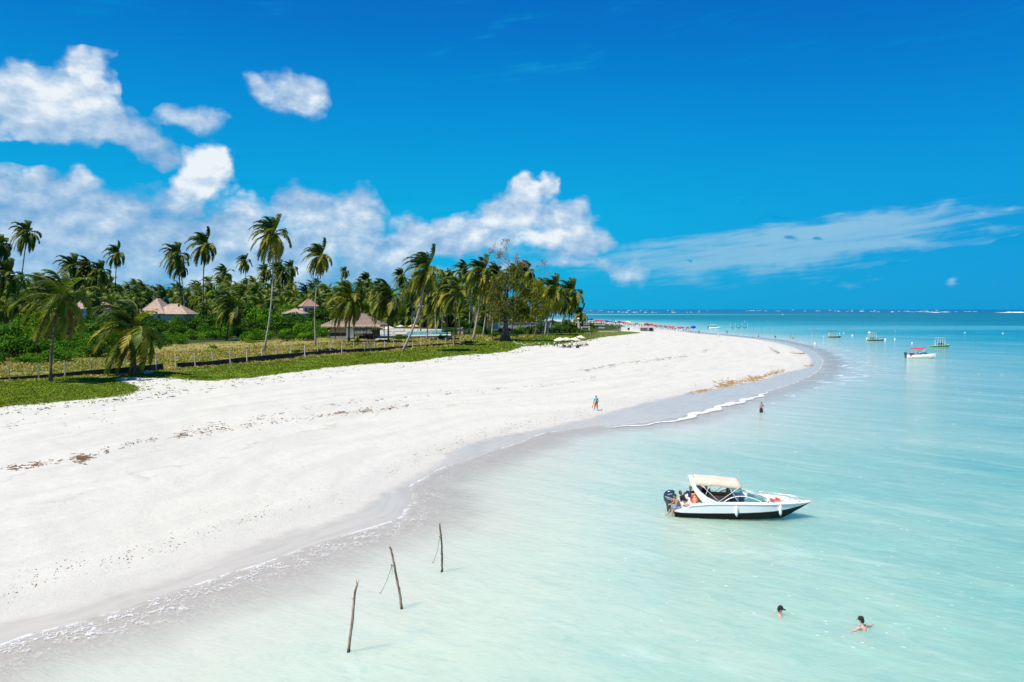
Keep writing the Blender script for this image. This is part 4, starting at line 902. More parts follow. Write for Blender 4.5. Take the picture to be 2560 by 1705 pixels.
# ------------------------------------------------------------------ fence: low dark wall and concrete posts
CONC = mat('pale_concrete', (.60,.57,.54), rough=.85, var=.12, vscale=2)
MOLD = mat('blackened_wall', (.055,.048,.045), rough=.95, col2=(.020,.018,.018), vscale=.8, bump=.4, bscale=6)
WIRE = mat('fence_wire', (.25,.25,.25), rough=.5, metal=.6)
wh = [.55,.55,.6,.65,.85,1.1,1.15,1.0,.95,1.1,1.15,1.05,.95,.85,.8,.7,.5]
fence = empty('boundary_fence', WALL[4], 0, 'low blackened wall topped by a row of pale concrete posts along the dry field', 'fence')
fo = Vector(WALL[4])
for i in range(len(WALL)-1):
    if i == 6: continue
    a, b_ = Vector(WALL[i])-fo, Vector(WALL[i+1])-fo; d = (b_-a); d.z = 0; nrm = Vector((-d.y, d.x, 0)).normalized()*.1; V = []
    for p, h in ((a, wh[i]), (b_, wh[i+1])):
        V += [p-nrm+Vector((0,0,-.5)), p+nrm+Vector((0,0,-.5)), p+nrm+Vector((0,0,h)), p-nrm+Vector((0,0,h))]
    obj('wall_panel', V, [(0,1,5,4),(1,2,6,5),(2,3,7,6),(3,0,4,7),(0,3,2,1),(4,5,6,7)], [MOLD], fence)
POST_U = [-60,25,97,164,228,286,341,392,441,490,535,578,619,657,694,730,764,796,827,856,885,912,938,963,986,1010,1033,1054,1075,1096,1115,1135,1152]
wu = [p[0] for p in WALL_PX]; wv = [p[1] for p in WALL_PX]
pm = MB().box((0,0,.85), (.15,.15,2.9), taper=.85).mesh('post', [CONC]); ptops = []; rp = random.Random(2)
for u in POST_U:
    g_ = Vector(ground(u, np.interp(u, wu, wv))); h = np.interp(u, wu, wh)
    j = min(range(len(WALL)-1), key=lambda q: abs((wu[q]+wu[q+1])/2-u)); d = Vector(WALL[j+1])-Vector(WALL[j]); d.z = 0; g_ += Vector((-d.y, d.x, 0)).normalized()*.19
    o = link('post', pm, fence); o.location = g_-fo+Vector((0,0,h-1.15+.32)); o.rotation_euler = (R(rp.uniform(-2,2)), R(rp.uniform(-2.5,2.5)), math.atan2(d.y, d.x)); ptops.append(g_-fo+Vector((0,0,h)))
for hz in (.35, .75, 1.15):
    MB().tube([p+Vector((0,0,hz)) for p in ptops], .007, 3, cap=False).build('wire', [WIRE], fence)
g_ = ground(372, 936); o = MB().box((0,0,.25), (1.3,.7,.5)).build('concrete_block', [CONC]); o.location = g_; o.rotation_euler = (0,0,.5); tag(o, 'broken whitish slab lying against the dark wall by the squat palm', 'rubble')
# ------------------------------------------------------------------ roofs and houses
TILE = mat('clay_tiles', (.44,.31,.235), rough=.8, var=.14, vscale=.8, bump=.5, bscale=2.5, stretch=(1,1,1))
STUCCO = mat('white_stucco', (.70,.65,.57), rough=.8, var=.05); BEIGE = mat('beige_wall', (.62,.50,.37), rough=.85, var=.08); DARKO = mat('dark_opening', (.02,.018,.016), rough=.7); GLASSD = mat('window_glass', (.05,.07,.08), rough=.1)
DWOOD = mat('dark_wood', (.09,.05,.03), rough=.7, var=.3, vscale=3)
def hip_roof_mesh(name, w, d, h, m, courses=9, over=.0):
    b = MB(); ins = min(w, d)/2
    def ring(t): return [(-w/2+ins*t, -d/2+ins*t), (w/2-ins*t, -d/2+ins*t), (w/2-ins*t, d/2-ins*t), (-w/2+ins*t, d/2-ins*t)]
    for k_ in range(courses):
        t0, t1 = k_/courses, (k_+1)/courses; r0, r1 = ring(t0), ring(t1); z0, z1 = h*t0+.07, h*t1
        V = [(x, y, h*t0-.03) for x, y in r0]+[(x, y, z0) for x, y in r0]+[(x, y, z1) for x, y in r1]
        b.add(V, [(i, (i+1)%4, 4+(i+1)%4, 4+i) for i in range(4)]+[(4+i, 4+(i+1)%4, 8+(i+1)%4, 8+i) for i in range(4)])
    # hip caps
    r0, r1 = ring(0), ring(1)
    for i in range(4): b.tube([(r0[i][0], r0[i][1], .08), (r1[i][0], r1[i][1], h+.05)], .14, 5)
    b.tube([(r1[0][0], r1[0][1], h+.04), (r1[1][0]+.01, r1[1][1], h+.04)], .16, 5)
    return b.mesh(name, [m])
def house(uc, vb, width_px, depth, eave_v, apex_v, label, m=TILE, wallm=STUCCO, rz=0, name='house', wins=3, wf=1.0, group=None, y_far=None):
    B = ground(uc, vb); s = B[1]/F_PX; w_ = width_px*s; eh = (vb-eave_v)*s; rh = (eave_v-apex_v)*s*.95
    root = empty(name, B, rz, label, 'house', group)
    MB().box((0,0,eh/2-.4), (w_*.88, depth*.88, eh+.8)).build('wall', [wallm], root)
    r_ = link('roof', hip_roof_mesh('roof', w_, depth, rh, m), root); r_.location = (0,0,eh)
    for i in range(wins):
        x = (i-(wins-1)/2)*w_*.8/wins; f = MB().box((0,0,0), (w_*.10, .12, 1.5)).build('window', [DWOOD], root); f.location = (x, -depth*.44-.03, eh-1.6)
        MB().box((0,-.07,0), (w_*.10-.25, .04, 1.25)).build('pane', [GLASSD], f)
    return root
H1 = house(398, 826, 66, 15, 784, 744, 'house with a pinkish clay tile pyramid roof among shrubs', rz=.0, wallm=BEIGE)
B = Vector(H1.location); s = B[1]/F_PX
wg = empty('house', (B[0]+42*s, B[1]-1, B[2]), 0, 'lower tiled wing with a dark ridge gable joined to the pyramid roofed house', 'house')
wl = MB().box((0,0,(826-787)*s/2-.4), (80*s*.9, 11, (826-787)*s+.8)).build('wall', [BEIGE], wg)
o = link('roof', hip_roof_mesh('roof', 92*s, 12.5, 25*s, TILE, 7), wg); o.location = (0, 0, (826-785)*s); g2 = MB().box((0,0,0), (.3,2.6,1.6)).build('gable_vent', [DARKO], o); g2.location = (14*s, -.6, 20*s)
house(207, 822, 40, 12, 772, 752, 'pale tiled roof glimpsed behind the nearest palm', rz=.2)
house(262, 820, 46, 12, 773, 755, 'pale tiled roof peeping out left of the squat palm', rz=-.1)
house(772, 824, 42, 9, 766, 746, 'house with steep brown tiled roof beside the slender tall palm', rz=.5, m=mat('brown_tiles', (.38,.22,.17), rough=.85, var=.15))
house(739, 826, 58, 10, 784, 771, 'low tiled roof half buried in shrubs, right of the tallest palm', rz=.1)
# flat white roof behind the bar
B = ground(834, 822); s = B[1]/F_PX; fr = empty('flat_roofed_building', B, 0, 'pale flat roofed building just behind the thatched bar', 'building')
MB().box((0,0,12*s), (30*s, 9, 24*s)).build('wall', [STUCCO], fr); MB().box((0,0,30*s-2.2*s), (36*s, 11, .35)).build('roof', [CONC], fr); MB().box((2*s,0,32.2*s), (26*s, 8, .3)).build('roof_slab', [STUCCO], fr)
B = ground(1046, 812); s = B[1]/F_PX; fr = empty('white_house', B, 0, 'white upper storey showing between palms above the pool', 'house')
MB().box((0,0,24*s), (30*s, 8, 48*s)).build('wall', [STUCCO], fr); MB().box((0,0,56*s), (16*s, 5, 16*s)).build('upper_wall', [STUCCO], fr); o = link('roof', hip_roof_mesh('roof', 36*s, 10, 4*s, TILE, 4), fr); o.location = (0,0,46*s)
# compound wall and hut behind the grove on the right
P1, P2 = ground(1196, 823), ground(1378, 821.5); d = Vector(P2)-Vector(P1); cw = empty('compound_wall', P1, math.atan2(d.y, d.x), 'long pale garden wall behind the palm trunks on the right', 'wall')
s = P1[1]/F_PX
for i in range(9): o = MB().box((d.length*(i+.5)/9,0,7.5*s-.5), (d.length/9-.25,.3,14*s+1)).build('wall_panel', [STUCCO], cw)
for i in range(10): o = MB().box((d.length*i/9,0,8*s-.5), (.35,.45,15*s+1)).build('pillar', [CONC], cw)
MB().box((d.length/2,0,15.2*s), (d.length,.6,.25)).build('coping', [CONC], cw)
B = ground(1279, 822); s = B[1]/F_PX; o = MB().lathe([(.25,0),(.35,.1),(.2,.3),(.55,1.2),(.75,1.5),(.6,1.6)], 10).build('garden_urn', [STUCCO], None, True); o.location = (B[0], B[1]-.0, B[2]+15.8*s); tag(o, 'white urn standing on the pale garden wall', 'urn')
house(1320, 818, 26, 8, 808, 796, 'small hut with a pinkish roof behind the garden wall', m=mat('pinkish_roof', (.58,.42,.33), rough=.9, var=.15), wallm=BEIGE, wins=2)
pk = Vector(ground(1381, 823)); pk2 = Vector(ground(1406, 823)); pf = empty('picket_fence', pk, 0, 'short run of wooden pickets behind the leaning pair of palms', 'fence'); STICK = mat('weathered_stick', (.34,.27,.20), rough=.95, var=.3)
stk = MB().tube([(0,0,-.2),(.03,0,1.5)], [.06,.045], 5).mesh('picket', [STICK])
for i in range(15): o = link('picket', stk, pf); o.location = (pk2-pk)*(i/14); o.rotation_euler = (0, R(rp.uniform(-6,6)), 0); 
MB().tube([(0,0,.9), (pk2-pk)+Vector((0,0,.9))], .04, 4).build('rail', [STICK], pf)
# ------------------------------------------------------------------ thatched beach bar
def thatch_material():
    return mat('thatch', (.30,.225,.18), rough=.95, col2=(.13,.10,.085), vscale=1.1, stretch=(5,5,.8), bump=.8, bscale=5, detail=8)
THATCH = thatch_material(); STRAW = mat('straw', (.46,.36,.26), rough=.95, var=.3, vscale=5); STRAWG = mat('grey_straw', (.33,.30,.285), rough=.95, var=.3, vscale=5)
BB = Vector(ground(885, 851)); bs = BB.y/F_PX; bar = empty('thatched_bar', BB, R(-4), 'open sided thatched beach bar with a boarded left end, beside the pool', 'building')
def bx_(u, v, y=0.0): return Vector(((u-885)*bs, y, (851-v)*bs))
W_, D_, RH = 150*bs, 10.5, 3.6; ez = (851-812)*bs
def thatch_roof():
    rng = random.Random(4); b = MB(); nx, nz = 44, 12; hw, hd = W_/2, D_/2; rx = W_/2-5.6
    # four slopes as wavy grids
    def slope(pa, pb, pc, pd):   # eave a-b, ridge d-c
        V = []; 
        for j in range(nz+1):
            for i in range(nx+1):
                e_ = pa.lerp(pb, i/nx); r_ = pd.lerp(pc, i/nx); f = j/nz; p = e_.lerp(r_, f); p.z += .22*math.sin(f*math.pi)*-1 + rng.gauss(0,.05) + (-.10 if j == 0 and rng.random() < .5 else 0); V.append(p)
        b.add(V, [(j*(nx+1)+i, j*(nx+1)+i+1, (j+1)*(nx+1)+i+1, (j+1)*(nx+1)+i) for j in range(nz) for i in range(nx)])
    E = [Vector((-hw,-hd,0)), Vector((hw,-hd,0)), Vector((hw,hd,0)), Vector((-hw,hd,0))]; r0, r1 = Vector((-rx,0,RH)), Vector((rx-1,0,RH))
    slope(E[0], E[1], r1, r0); slope(E[2], E[3], r0, r1); slope(E[1], E[2], r1, r1); slope(E[3], E[0], r0, r0)
    return b, E, r0, r1
tb, E_, r0_, r1_ = thatch_roof(); roof = tb.build('roof', [THATCH], bar, True); roof.location = (-10*bs+.6, D_*.5-1.2, ez)
def strands(name, pts_fn, n, ln, wd, m, par, loc):
    rng = random.Random(8); V, Fc = [], []
    for i in range(n):
        p, out = pts_fn(rng); l_ = ln*rng.uniform(.6, 1.3); dn = (out*.35+Vector((rng.gauss(0,.12), rng.gauss(0,.12), -1))).normalized(); sd = Vector((-out.y, out.x, 0)).normalized()*wd*rng.uniform(.6, 1.5)
        o = len(V); V += [p-sd, p+sd, p+sd*.5+dn*l_, p-sd*.5+dn*l_]; Fc.append((o, o+1, o+2, o+3))
    o = obj(name, V, Fc, m, par); o.location = loc; return o
def eave_pt(rng):
    k_ = rng.choices(range(4), [W_, D_, W_, D_])[0]; a, b_ = E_[k_], E_[(k_+1)%4]; out = [Vector((0,-1,0)), Vector((1,0,0)), Vector((0,1,0)), Vector((-1,0,0))][k_]
    return a.lerp(b_, rng.random())+Vector((0,0,.08)), out
strands('eave_fringe', eave_pt, 2600, .75, .06, [STRAW], bar, roof.location)
def ridge_pt(rng): return r0_.lerp(r1_, rng.random())+Vector((0, rng.uniform(-.3,.3), .12)), Vector((0, rng.choice((-1,1)), 0))
strands('ridge_straw', ridge_pt, 500, .8, .06, [STRAWG], bar, roof.location)
def hip_pt(rng): f = rng.random(); return Vector(E_[1]).lerp(r1_, f*.8)+Vector((0,0,.1)), Vector((.7,-.7,0))
strands('hip_straw', hip_pt, 260, .9, .07, [STRAW], bar, roof.location)
def val(u0, u1):
    def f(rng): u = rng.uniform(u0, u1); return bx_(u, 818, -.2)+Vector((0, rng.uniform(-.15,.15), .5)), Vector((0,-1,0))
    return f
strands('straw_valance', val(888, 931), 520, 2.1, .07, [STRAWG], bar, (0,0,0))
MATW = mat('woven_panel', (.36,.27,.185), rough=.9, var=.15, bump=.5, bscale=10); WHITEP = mat('white_paint', (.80,.80,.78), rough=.6); STONE = mat('terrace_stone', (.55,.52,.48), rough=.85, var=.1)
for u0, u1 in ((824.5,837.5),(838.5,851),(852,864.5)):
    c = (bx_(u0,0)+bx_(u1,0))/2; o = MB().box((c.x, -.0, (851-822)*bs), ((u1-u0)*bs, .14, 18*bs)).build('woven_panel', [MATW], bar)
    o = MB().box((c.x, .05, (851-836)*bs), ((u1-u0)*bs, .10, 8*bs)).build('shutter_opening', [DARKO], bar); MB().box((c.x, -.02, (851-845)*bs), ((u1-u0)*bs, .2, 9*bs)).build('base_wall', [BEIGE], bar)
MB().box(((838-885)*bs, -.15, 2.0), (.16,.16,4.2)).build('post', [DWOOD], bar); MB().box(((824-885)*bs, -.15, 2.0), (.16,.16,4.2)).build('post', [DWOOD], bar)
for u0, u1 in ((866,871.6),(872.2,878),(878.6,884.4)):
    c = (u0+u1)/2; o = MB().box(((c-885)*bs, -.1, (851-831)*bs), ((u1-u0)*bs, .08, 22*bs)).build('white_door', [WHITEP], bar); MB().box(((u1-885)*bs-.1, -.17, (851-832)*bs), (.05,.06,.25)).build('handle', [DARKO], o)
MB().box(((875-885)*bs, -.12, (851-819)*bs), (20*bs,.14,.3)).build('lintel', [DWOOD], bar)
for u, y in ((887,-.1),(911,-.1),(925,-.1),(935,-.1),(945,-.1),(951,-.2),(889,6),(911,6),(935,6),(950,6),(940,-.1)):
    MB().box(((u-885)*bs, y, 2.4), (.2,.2,4.8)).build('post', [DWOOD], bar)
MB().box(((905-885)*bs+1, 7.5, 1.6), (44*bs,.15,3.2)).build('back_screen', [MATW], bar)
MB().box(((915-885)*bs, 3.4, .75), (50*bs,.7,1.1)).build('counter', [DWOOD], bar)
MB().box(((905-885)*bs, 4.5, .02), (165*bs, 12.0, .42)).build('terrace', [STONE], bar); 
MB().box(((962-885)*bs, -1.0, .35), (34*bs, 3.5, .5)).build('step_platform', [WHITEP], bar)
rw = MB(); 
for u in np.arange(936, 956, 3.2): rw.box(((u-885)*bs, -1.3, .9), (.07,.07,1.7))
rw.box(((945.5-885)*bs, -1.3, 1.75), (20*bs,.1,.1)); rw.build('railing', [DARKO], bar)
chm = MB().box((0,0,.45), (.5,.5,.08)).box((0,.23,.75), (.5,.05,.55))
for a in (-.2,.2):
    for c in (-.2,.2): chm.box((a,c,.21), (.05,.05,.42))
chm = chm.mesh('bar_chair', [DARKO]); tbm = MB().box((0,0,.74), (1.1,.9,.06)).box((0,0,.37), (.1,.1,.72)).box((0,0,.03),(.6,.6,.05)).mesh('bar_table', [DARKO])
for i, u in enumerate((892, 901, 917, 930)):
    p = BB+Vector(((u-885)*bs, 1.2, .24)); o = link('bar_table', tbm); o.location = p; tag(o, ['dark square table inside the bar by the white doors','dark table inside the bar, second from the white doors','dark table inside the bar, left of the last post','dark table inside the bar nearest the railing'][i], 'table', 'dark tables inside the bar')
    for j, (dx, rz) in enumerate(((-1.0,R(90)),(1.0,R(-90)))):
        o = link('bar_chair', chm); o.location = p+Vector((dx, -.1, 0)); o.rotation_euler = (0,0,rz); tag(o, 'dark chair on the '+['left','right'][j]+' side of the '+['table by the white doors','second bar table','third bar table','table nearest the railing'][i], 'chair', 'dark chairs inside the bar')
# ------------------------------------------------------------------ pool, its deck, umbrellas, loungers
PZ = 3.3
def pz(u, v): return Vector(at_z(u, v, PZ))
POOLW = bpy.data.materials.new('pool_water'); POOLW.use_nodes = True; _p = POOLW.node_tree.nodes['Principled BSDF']; _p.inputs['Base Color'].default_value = (.03,.50,.62,1); _p.inputs['Roughness'].default_value = .12; _t = NT(POOLW.node_tree)
_b = _t.node('ShaderNodeBump', ins={'Height': _t.noise(_t.node('ShaderNodeTexCoord').outputs['Object'], 1.5, 4, .6), 'Strength': .25, 'Distance': .1}); _t.l.new(_b.outputs[0], _p.inputs['Normal'])
PALED = mat('pale_paving', (.44,.41,.36), rough=.8, var=.06)
deckc = [pz(946,842.5), pz(1128,838.5), pz(1124,823), pz(990,821), pz(946,826)]; o_ = Vector((deckc[0].x, deckc[0].y, 0))
V = [p-o_ for p in deckc]+[Vector((p.x, p.y, 1.0))-o_ for p in deckc]; n = 5
dk = obj('pool_deck', V, [tuple(range(n))]+[(i+n, (i+1)%n+n, (i+1)%n, i) for i in range(n)], [PALED, mat('grey_retaining_stone', (.30,.28,.25), rough=.9, var=.25, vscale=1.2)], fm=[0]+[1]*n); dk.location = o_; tag(dk, 'pale raised terrace round the swimming pool', kind='structure')
p4 = [pz(1014,838), pz(1122,835), pz(1122,827.5), pz(1020,829.5)]; c0 = Vector((p4[0].x, p4[0].y, PZ+.02)); pool = empty('swimming_pool', c0, 0, 'long turquoise infinity pool with a grey stone front wall', 'pool')
obj('pool_water', [p-c0+Vector((0,0,.03)) for p in p4], [(0,1,2,3)], [POOLW], pool); 
kb = MB(); 
for a, b_ in ((1,2),(2,3),(3,0)): kb.tube([p4[a]-c0+Vector((0,0,.06)), p4[b_]-c0+Vector((0,0,.06))], .16, 4)
kb.build('coping', [PALED], pool)
a, b_ = p4[0]-c0, p4[1]-c0; d = b_-a; MB().add([a+Vector((0,-.25,.02)), b_+Vector((0,-.25,.02)), b_+Vector((0,-.25,-2.4)), a+Vector((0,-.25,-2.4)), a+Vector((0,0,.02)), b_+Vector((0,0,.02))], [(0,1,2,3)[::-1],(0,1,5,4)]).build('front_wall', [mat('grey_pool_stone', (.36,.34,.32), rough=.8, var=.2, vscale=1.5)], pool)
q4 = [pz(951,839.5), pz(975,839), pz(976,835), pz(955,835.5)]; c1 = Vector((q4[0].x, q4[0].y, PZ+.02)); pl2 = empty('wading_pool', c1, 0, 'small shallow pool beside the bar terrace', 'pool'); obj('pool_water', [p-c1+Vector((0,0,.03)) for p in q4], [(0,1,2,3)], [POOLW], pl2); kb = MB()
for i in range(4): kb.tube([q4[i]-c1+Vector((0,0,.06)), q4[(i+1)%4]-c1+Vector((0,0,.06))], .14, 4)
kb.build('coping', [PALED], pl2)
CANV = {}
def canv(n, c):
    if n not in CANV: CANV[n] = mat('canvas_'+n, c, rough=.85, trans=.25)
    return CANV[n]
UC = dict(cream=(.80,.73,.58), yellow=(.80,.52,.14), white=(.84,.84,.80), red=(.78,.035,.045), blue=(.02,.12,.55), cyan=(.02,.42,.62), purple=(.10,.05,.42), orange=(.85,.30,.04), green=(.05,.52,.28), sun=(.85,.68,.06))
POLE = mat('pole_white', (.72,.72,.70), rough=.5); UMB = {}
def umbrella_meshes(c1, c2=None, r=1.5, h=.55, n=8, valance=.16):
    key = (c1, c2, r, h, n)
    if key in UMB: return UMB[key]
    V = [(0,0,h)]; Fc = []; fm = []
    for i in range(n):
        a = 2*math.pi*i/n; V += [(r*.5*math.cos(a), r*.5*math.sin(a), h*.60), (r*math.cos(a), r*math.sin(a), .02), (r*1.0*math.cos(a), r*1.0*math.sin(a), -valance)]
    for i in range(n):
        j = (i+1)%n; a0, b0 = 1+i*3, 1+j*3; Fc += [(0,a0,b0),(a0,a0+1,b0+1,b0),(a0+1,a0+2,b0+2,b0+1)]; fm += [i % 2 if c2 else 0]*3
    cm = mesh('canopy', V, Fc, [canv(c1, UC[c1]), canv(c2 or c1, UC[c2 or c1])], fm=fm)
    pm_ = MB().tube([(0,0,-2.3),(0,0,h+.12)], .03, 6).mesh('pole', [POLE])
    rb = MB(); 
    for i in range(n): a = 2*math.pi*i/n; rb.tube([(0,0,h*.55),(r*.95*math.cos(a), r*.95*math.sin(a), -.01)], .012, 3)
    UMB[key] = (cm, pm_, rb.mesh('ribs', [POLE])); return UMB[key]
def umbrella(loc, label, c1, c2=None, r=1.5, h=.5, tilt=(0,0), group=None, ribs=True, ht=2.2, n=8):
    cm, pm_, rb = umbrella_meshes(c1, c2, r, h, n); root = empty('beach_umbrella', loc, 0, label, 'umbrella', group)
    p = link('pole', pm_, root); p.location = (0,0,ht); c = link('canopy', cm, root); c.location = (0,0,ht); c.rotation_euler = (R(tilt[0]), R(tilt[1]), .2)
    if ribs: q = link('ribs', rb, root); q.location = (0,0,ht); q.rotation_euler = c.rotation_euler
    return root
GU = 'square cream and yellow umbrellas on the pool terrace'
for u, v, rpx, c, lb in ((954,832,8,'cream','cream umbrella nearest the bar, behind the wading pool'),(973,836,15,'cream','wide cream umbrella at the left front of the pool terrace'),(1001,829,10,'cream','cream umbrella left of the yellow one by the pool'),(1034,828.5,14,'yellow','yellow ochre umbrella beyond the pool'),(966,830,11,'white','white umbrella behind the wide cream one'),(821,842,7,'cream','cream umbrella peeping out at the left end of the bar')):
    p = pz(u, v) if u > 830 else Vector(ground(u, v)); umbrella(p, lb, c, r=rpx*p.y/F_PX, h=.75*rpx/12, group=GU, ht=2.0, n=4 if c != 'yellow' else 8)
def lounger_mesh():
    b = MB(); b.box((0,0,.32), (.62,1.35,.07)); b.box((0,.92,.52), (.62,.75,.07), Matrix.Rotation(R(35), 3, 'X'))
    fr = MB()
    for x in (-.27,.27):
        for y in (-.6,.6): fr.box((x,y,.14), (.05,.05,.28))
    return b, fr
lb_, lf_ = lounger_mesh()
def lounger(loc, rz, label, seat, group=None, name='sun_lounger'):
    root = empty(name, loc, rz, label, 'sun lounger', group); link('seat', lb_.mesh('seat', [seat]), root)
    for x in (-.27,.27):
        for y in (-.6,.6): MB().box((x,y,.14), (.05,.05,.28)).build('leg', [DWOOD], root)
    return root
bush(985,851,15,0,'green shrub before the left corner of the pool terrace',None,1.0)
bush(1022,855,9,4,'yellowish tuft below the pool wall',None,.9)
bush(952,856,12,3,'dark low plant beside the bar steps',None,.9)
for i, u in enumerate((983, 1010, 1026, 1043, 1058, 1074)):
    p = pz(u, 828.0 if u > 1000 else 834); lounger(p+Vector((0,1.2,0)), R(170+i*9), ['white lounger left of the pool under the wide cream umbrella','white lounger at the left end of the far pool edge','white lounger just left of the yellow umbrella','white lounger just right of the yellow umbrella','white lounger, second right of the yellow umbrella','white lounger nearest the palms at the far pool edge'][i], WHITEP, 'white loungers round the pool')
o = link('beach_hut', MB().box((0,0,1.2),(2.2,2,2.4)).add([(-1.4,-1.3,2.4),(1.4,-1.3,2.4),(1.4,1.3,2.4),(-1.4,1.3,2.4),(0,0,3.6)], [(0,1,4),(1,2,4),(2,3,4),(3,0,4),(3,2,1,0)], 1).mesh('beach_hut', [BEIGE, THATCH])); o.location = Vector(ground(1152, 837)); tag(o, 'small beige pump hut with a peaked roof right of the pool', 'hut')
# ------------------------------------------------------------------ main speedboat
GEL = mat('white_gelcoat', (.90,.89,.87), rough=.22, coat=.4); BLK = mat('black_antifouling', (.006,.009,.009), spec=.25, rough=.45, var=.3, vscale=3); GREYG = mat('grey_liner', (.42,.39,.40), rough=.5)
BEIGEV = mat('beige_vinyl', (.72,.54,.40), rough=.55); BROWNV = mat('brown_vinyl', (.34,.15,.07), rough=.55); CANB = mat('bimini_canvas', (.82,.68,.55), rough=.85, trans=.18, var=.04); STEEL = mat('steel_tube', (.8,.8,.8), rough=.25, metal=.9); ALU = mat('white_tube', (.8,.8,.8), rough=.35)
TINT = bpy.data.materials.new('tinted_acrylic'); TINT.use_nodes = True; _t = NT(TINT.node_tree); _g = _t.node('ShaderNodeBsdfGlossy', ins={'Roughness': .03, 'Color': (.8,.9,.9,1)}); _r = _t.node('ShaderNodeBsdfTransparent', ins={'Color': (.40,.66,.66,1)}); _m = _t.node('ShaderNodeMixShader'); _m.inputs[0].default_value = .10
_t.l.new(_r.outputs[0], _m.inputs[1]); _t.l.new(_g.outputs[0], _m.inputs[2]); _t.l.new(_m.outputs[0], TINT.node_tree.nodes['Material Output'].inputs[0])
COWL = mat('engine_cowling', (.018,.050,.075), rough=.2, coat=.6, spec=.6); TEAL = mat('teal_decal', (.02,.35,.42), rough=.4); ORNG = mat('life_ring_orange', (.85,.13,.04), rough=.6); CHAR = mat('charcoal', (.03,.03,.035), rough=.5)
YAW = R(-8.5); BSC = .975
_p0 = Vector(at_z(1693.5, 1293.5, 0)); _off = Matrix.Rotation(YAW, 3, 'Z') @ (Vector((.14,-1.05,0))*BSC); BO = _p0-_off
boat = empty('speedboat', (BO.x, BO.y, 0), YAW, 'white speedboat with black bottom and beige sunshade, anchored in the near shallows', 'boat', None, BSC)
XS = [0,.35,.8,1.5,2.3,3.1,4.0,4.8,5.5,6.1,6.7,7.2,7.55,7.85]
def ip(x, xs, ys): return float(np.interp(x, xs, ys))
def sec(x):
    sb = ip(x, [0,.3,1.5,3,4.5,5.5,6.3,7,7.5,7.85], [1.02,1.14,1.24,1.27,1.24,1.08,.83,.50,.22,.02])
    sz = ip(x, [0,.35,.9,1.4,2.4,4,6,7.85], [.44,.58,.80,.87,.97,1.02,1.03,.97])
    cb = ip(x, [0,.3,3,4.5,5.5,6.3,7,7.5,7.85], [.95,1.05,1.10,1.02,.82,.50,.20,.05,.0]); cz = ip(x, [0,3,4.5,5.5,6.3,7,7.5,7.85], [.0,.02,.08,.2,.38,.58,.76,.93])
    kz = ip(x, [0,3,5,5.9,6.4,7,7.5,7.85], [-.32,-.36,-.34,-.22,-.02,.36,.68,.92]); lz = ip(x, [0,.5,3.4,5.9,7,7.85], [.34,.33,.46,.63,.78,.957])
    return sb, sz, cb, cz, kz, lz
def hull_side():
    bot, top = MB(), MB()
    for sg in (-1, 1):
        Vb, Vt = [], []
        for x in XS:
            sb, sz, cb, cz, kz, lz = sec(x); lz = max(min(lz, sz-.02), cz+.01); f = (lz-cz)/max(sz-cz, .02); lb = cb+(sb-cb)*min(1, f*2.4)**.8*.985
            Vb += [(x,0,kz), (x,sg*cb*.55,kz+(cz-kz)*.45), (x,sg*cb,cz), (x,sg*(cb*1.02+.01),cz+.015), (x,sg*(cb+lb)/2,(cz+lz)/2), (x,sg*lb,lz)]
            Vt += [(x,sg*(lb+.012),lz-.01), (x,sg*(lb+(sb-lb)*.35+.012),lz+(sz-lz)*.3), (x,sg*(lb+(sb-lb)*.75+.012),lz+(sz-lz)*.66), (x,sg*(sb+.005),sz)]
        for V, n, b in ((Vb, 6, bot), (Vt, 4, top)):
            Fc = []
            for i in range(len(XS)-1):
                for k_ in range(n-1):
                    q = (i*n+k_, (i+1)*n+k_, (i+1)*n+k_+1, i*n+k_+1); Fc.append(q if sg < 0 else q[::-1])
            b.add(V, Fc)
    sb, sz, cb, cz, kz, lz = sec(0); bot.add([(0,0,kz),(0,-cb,cz),(0,-cb,lz),(0,cb,lz),(0,cb,cz)], [(0,4,3,2,1)]); top.add([(0,-sb,lz-.01),(0,-sb,sz),(0,sb,sz),(0,sb,lz-.01)], [(3,2,1,0)])
    return bot, top
hb, ht_ = hull_side(); hb.build('hull_bottom', [BLK], boat, True); ht_.build('topsides', [GEL], boat, True)
# rub rail, deck rim with cockpit well, floor
for sg in (-1, 1):
    MB().tube([(x, sg*(sec(x)[0]+.015), sec(x)[1]-.03) for x in XS[2:]], .028, 5).build('rub_rail', [GEL], boat, True)
def fz(x): return ip(x, [4.9,5.7,7], [.42,.66,.86])
def coam(x): return max(.0, min(sec(x)[0]-.20, ip(x, [1.0,5,6.9,7.1], [1.04,.95,.42,.18])))
dk = MB(); CX_ = [x for x in XS if 1.4 < x < 7.0]
for sg in (-1, 1):
    V = []
    for x in CX_: sb, sz = sec(x)[:2]; c = coam(x); V += [(x, sg*(sb+.004), sz), (x, sg*(sb-.07), sz+.045), (x, sg*c, sz+.055), (x, sg*(c-.03), sz+.03), (x, sg*(c-.05), fz(x))]
    Fc = [];
    for i in range(len(CX_)-1):
        for k_ in range(4): q = (i*5+k_, (i+1)*5+k_, (i+1)*5+k_+1, i*5+k_+1); Fc.append(q if sg < 0 else q[::-1])
    dk.add(V, Fc)
V = [];  # foredeck
for x in (6.7,7.2,7.55,7.85): sb, sz = sec(x)[:2]; V += [(x,-sb,sz+.002),(x,-sb*.6,sz+.05),(x,0,sz+.075),(x,sb*.6,sz+.05),(x,sb,sz+.002)]
dk.add(V, [(i*5+k_, (i+1)*5+k_, (i+1)*5+k_+1, i*5+k_+1) for i in range(3) for k_ in range(4)]); dk.add([(6.7,-.40,.82),(6.7,.40,.82),(6.7,.5,1.06),(6.7,-.5,1.06)], [(0,1,2,3)])
dk.build('deck', [GEL], boat, True)
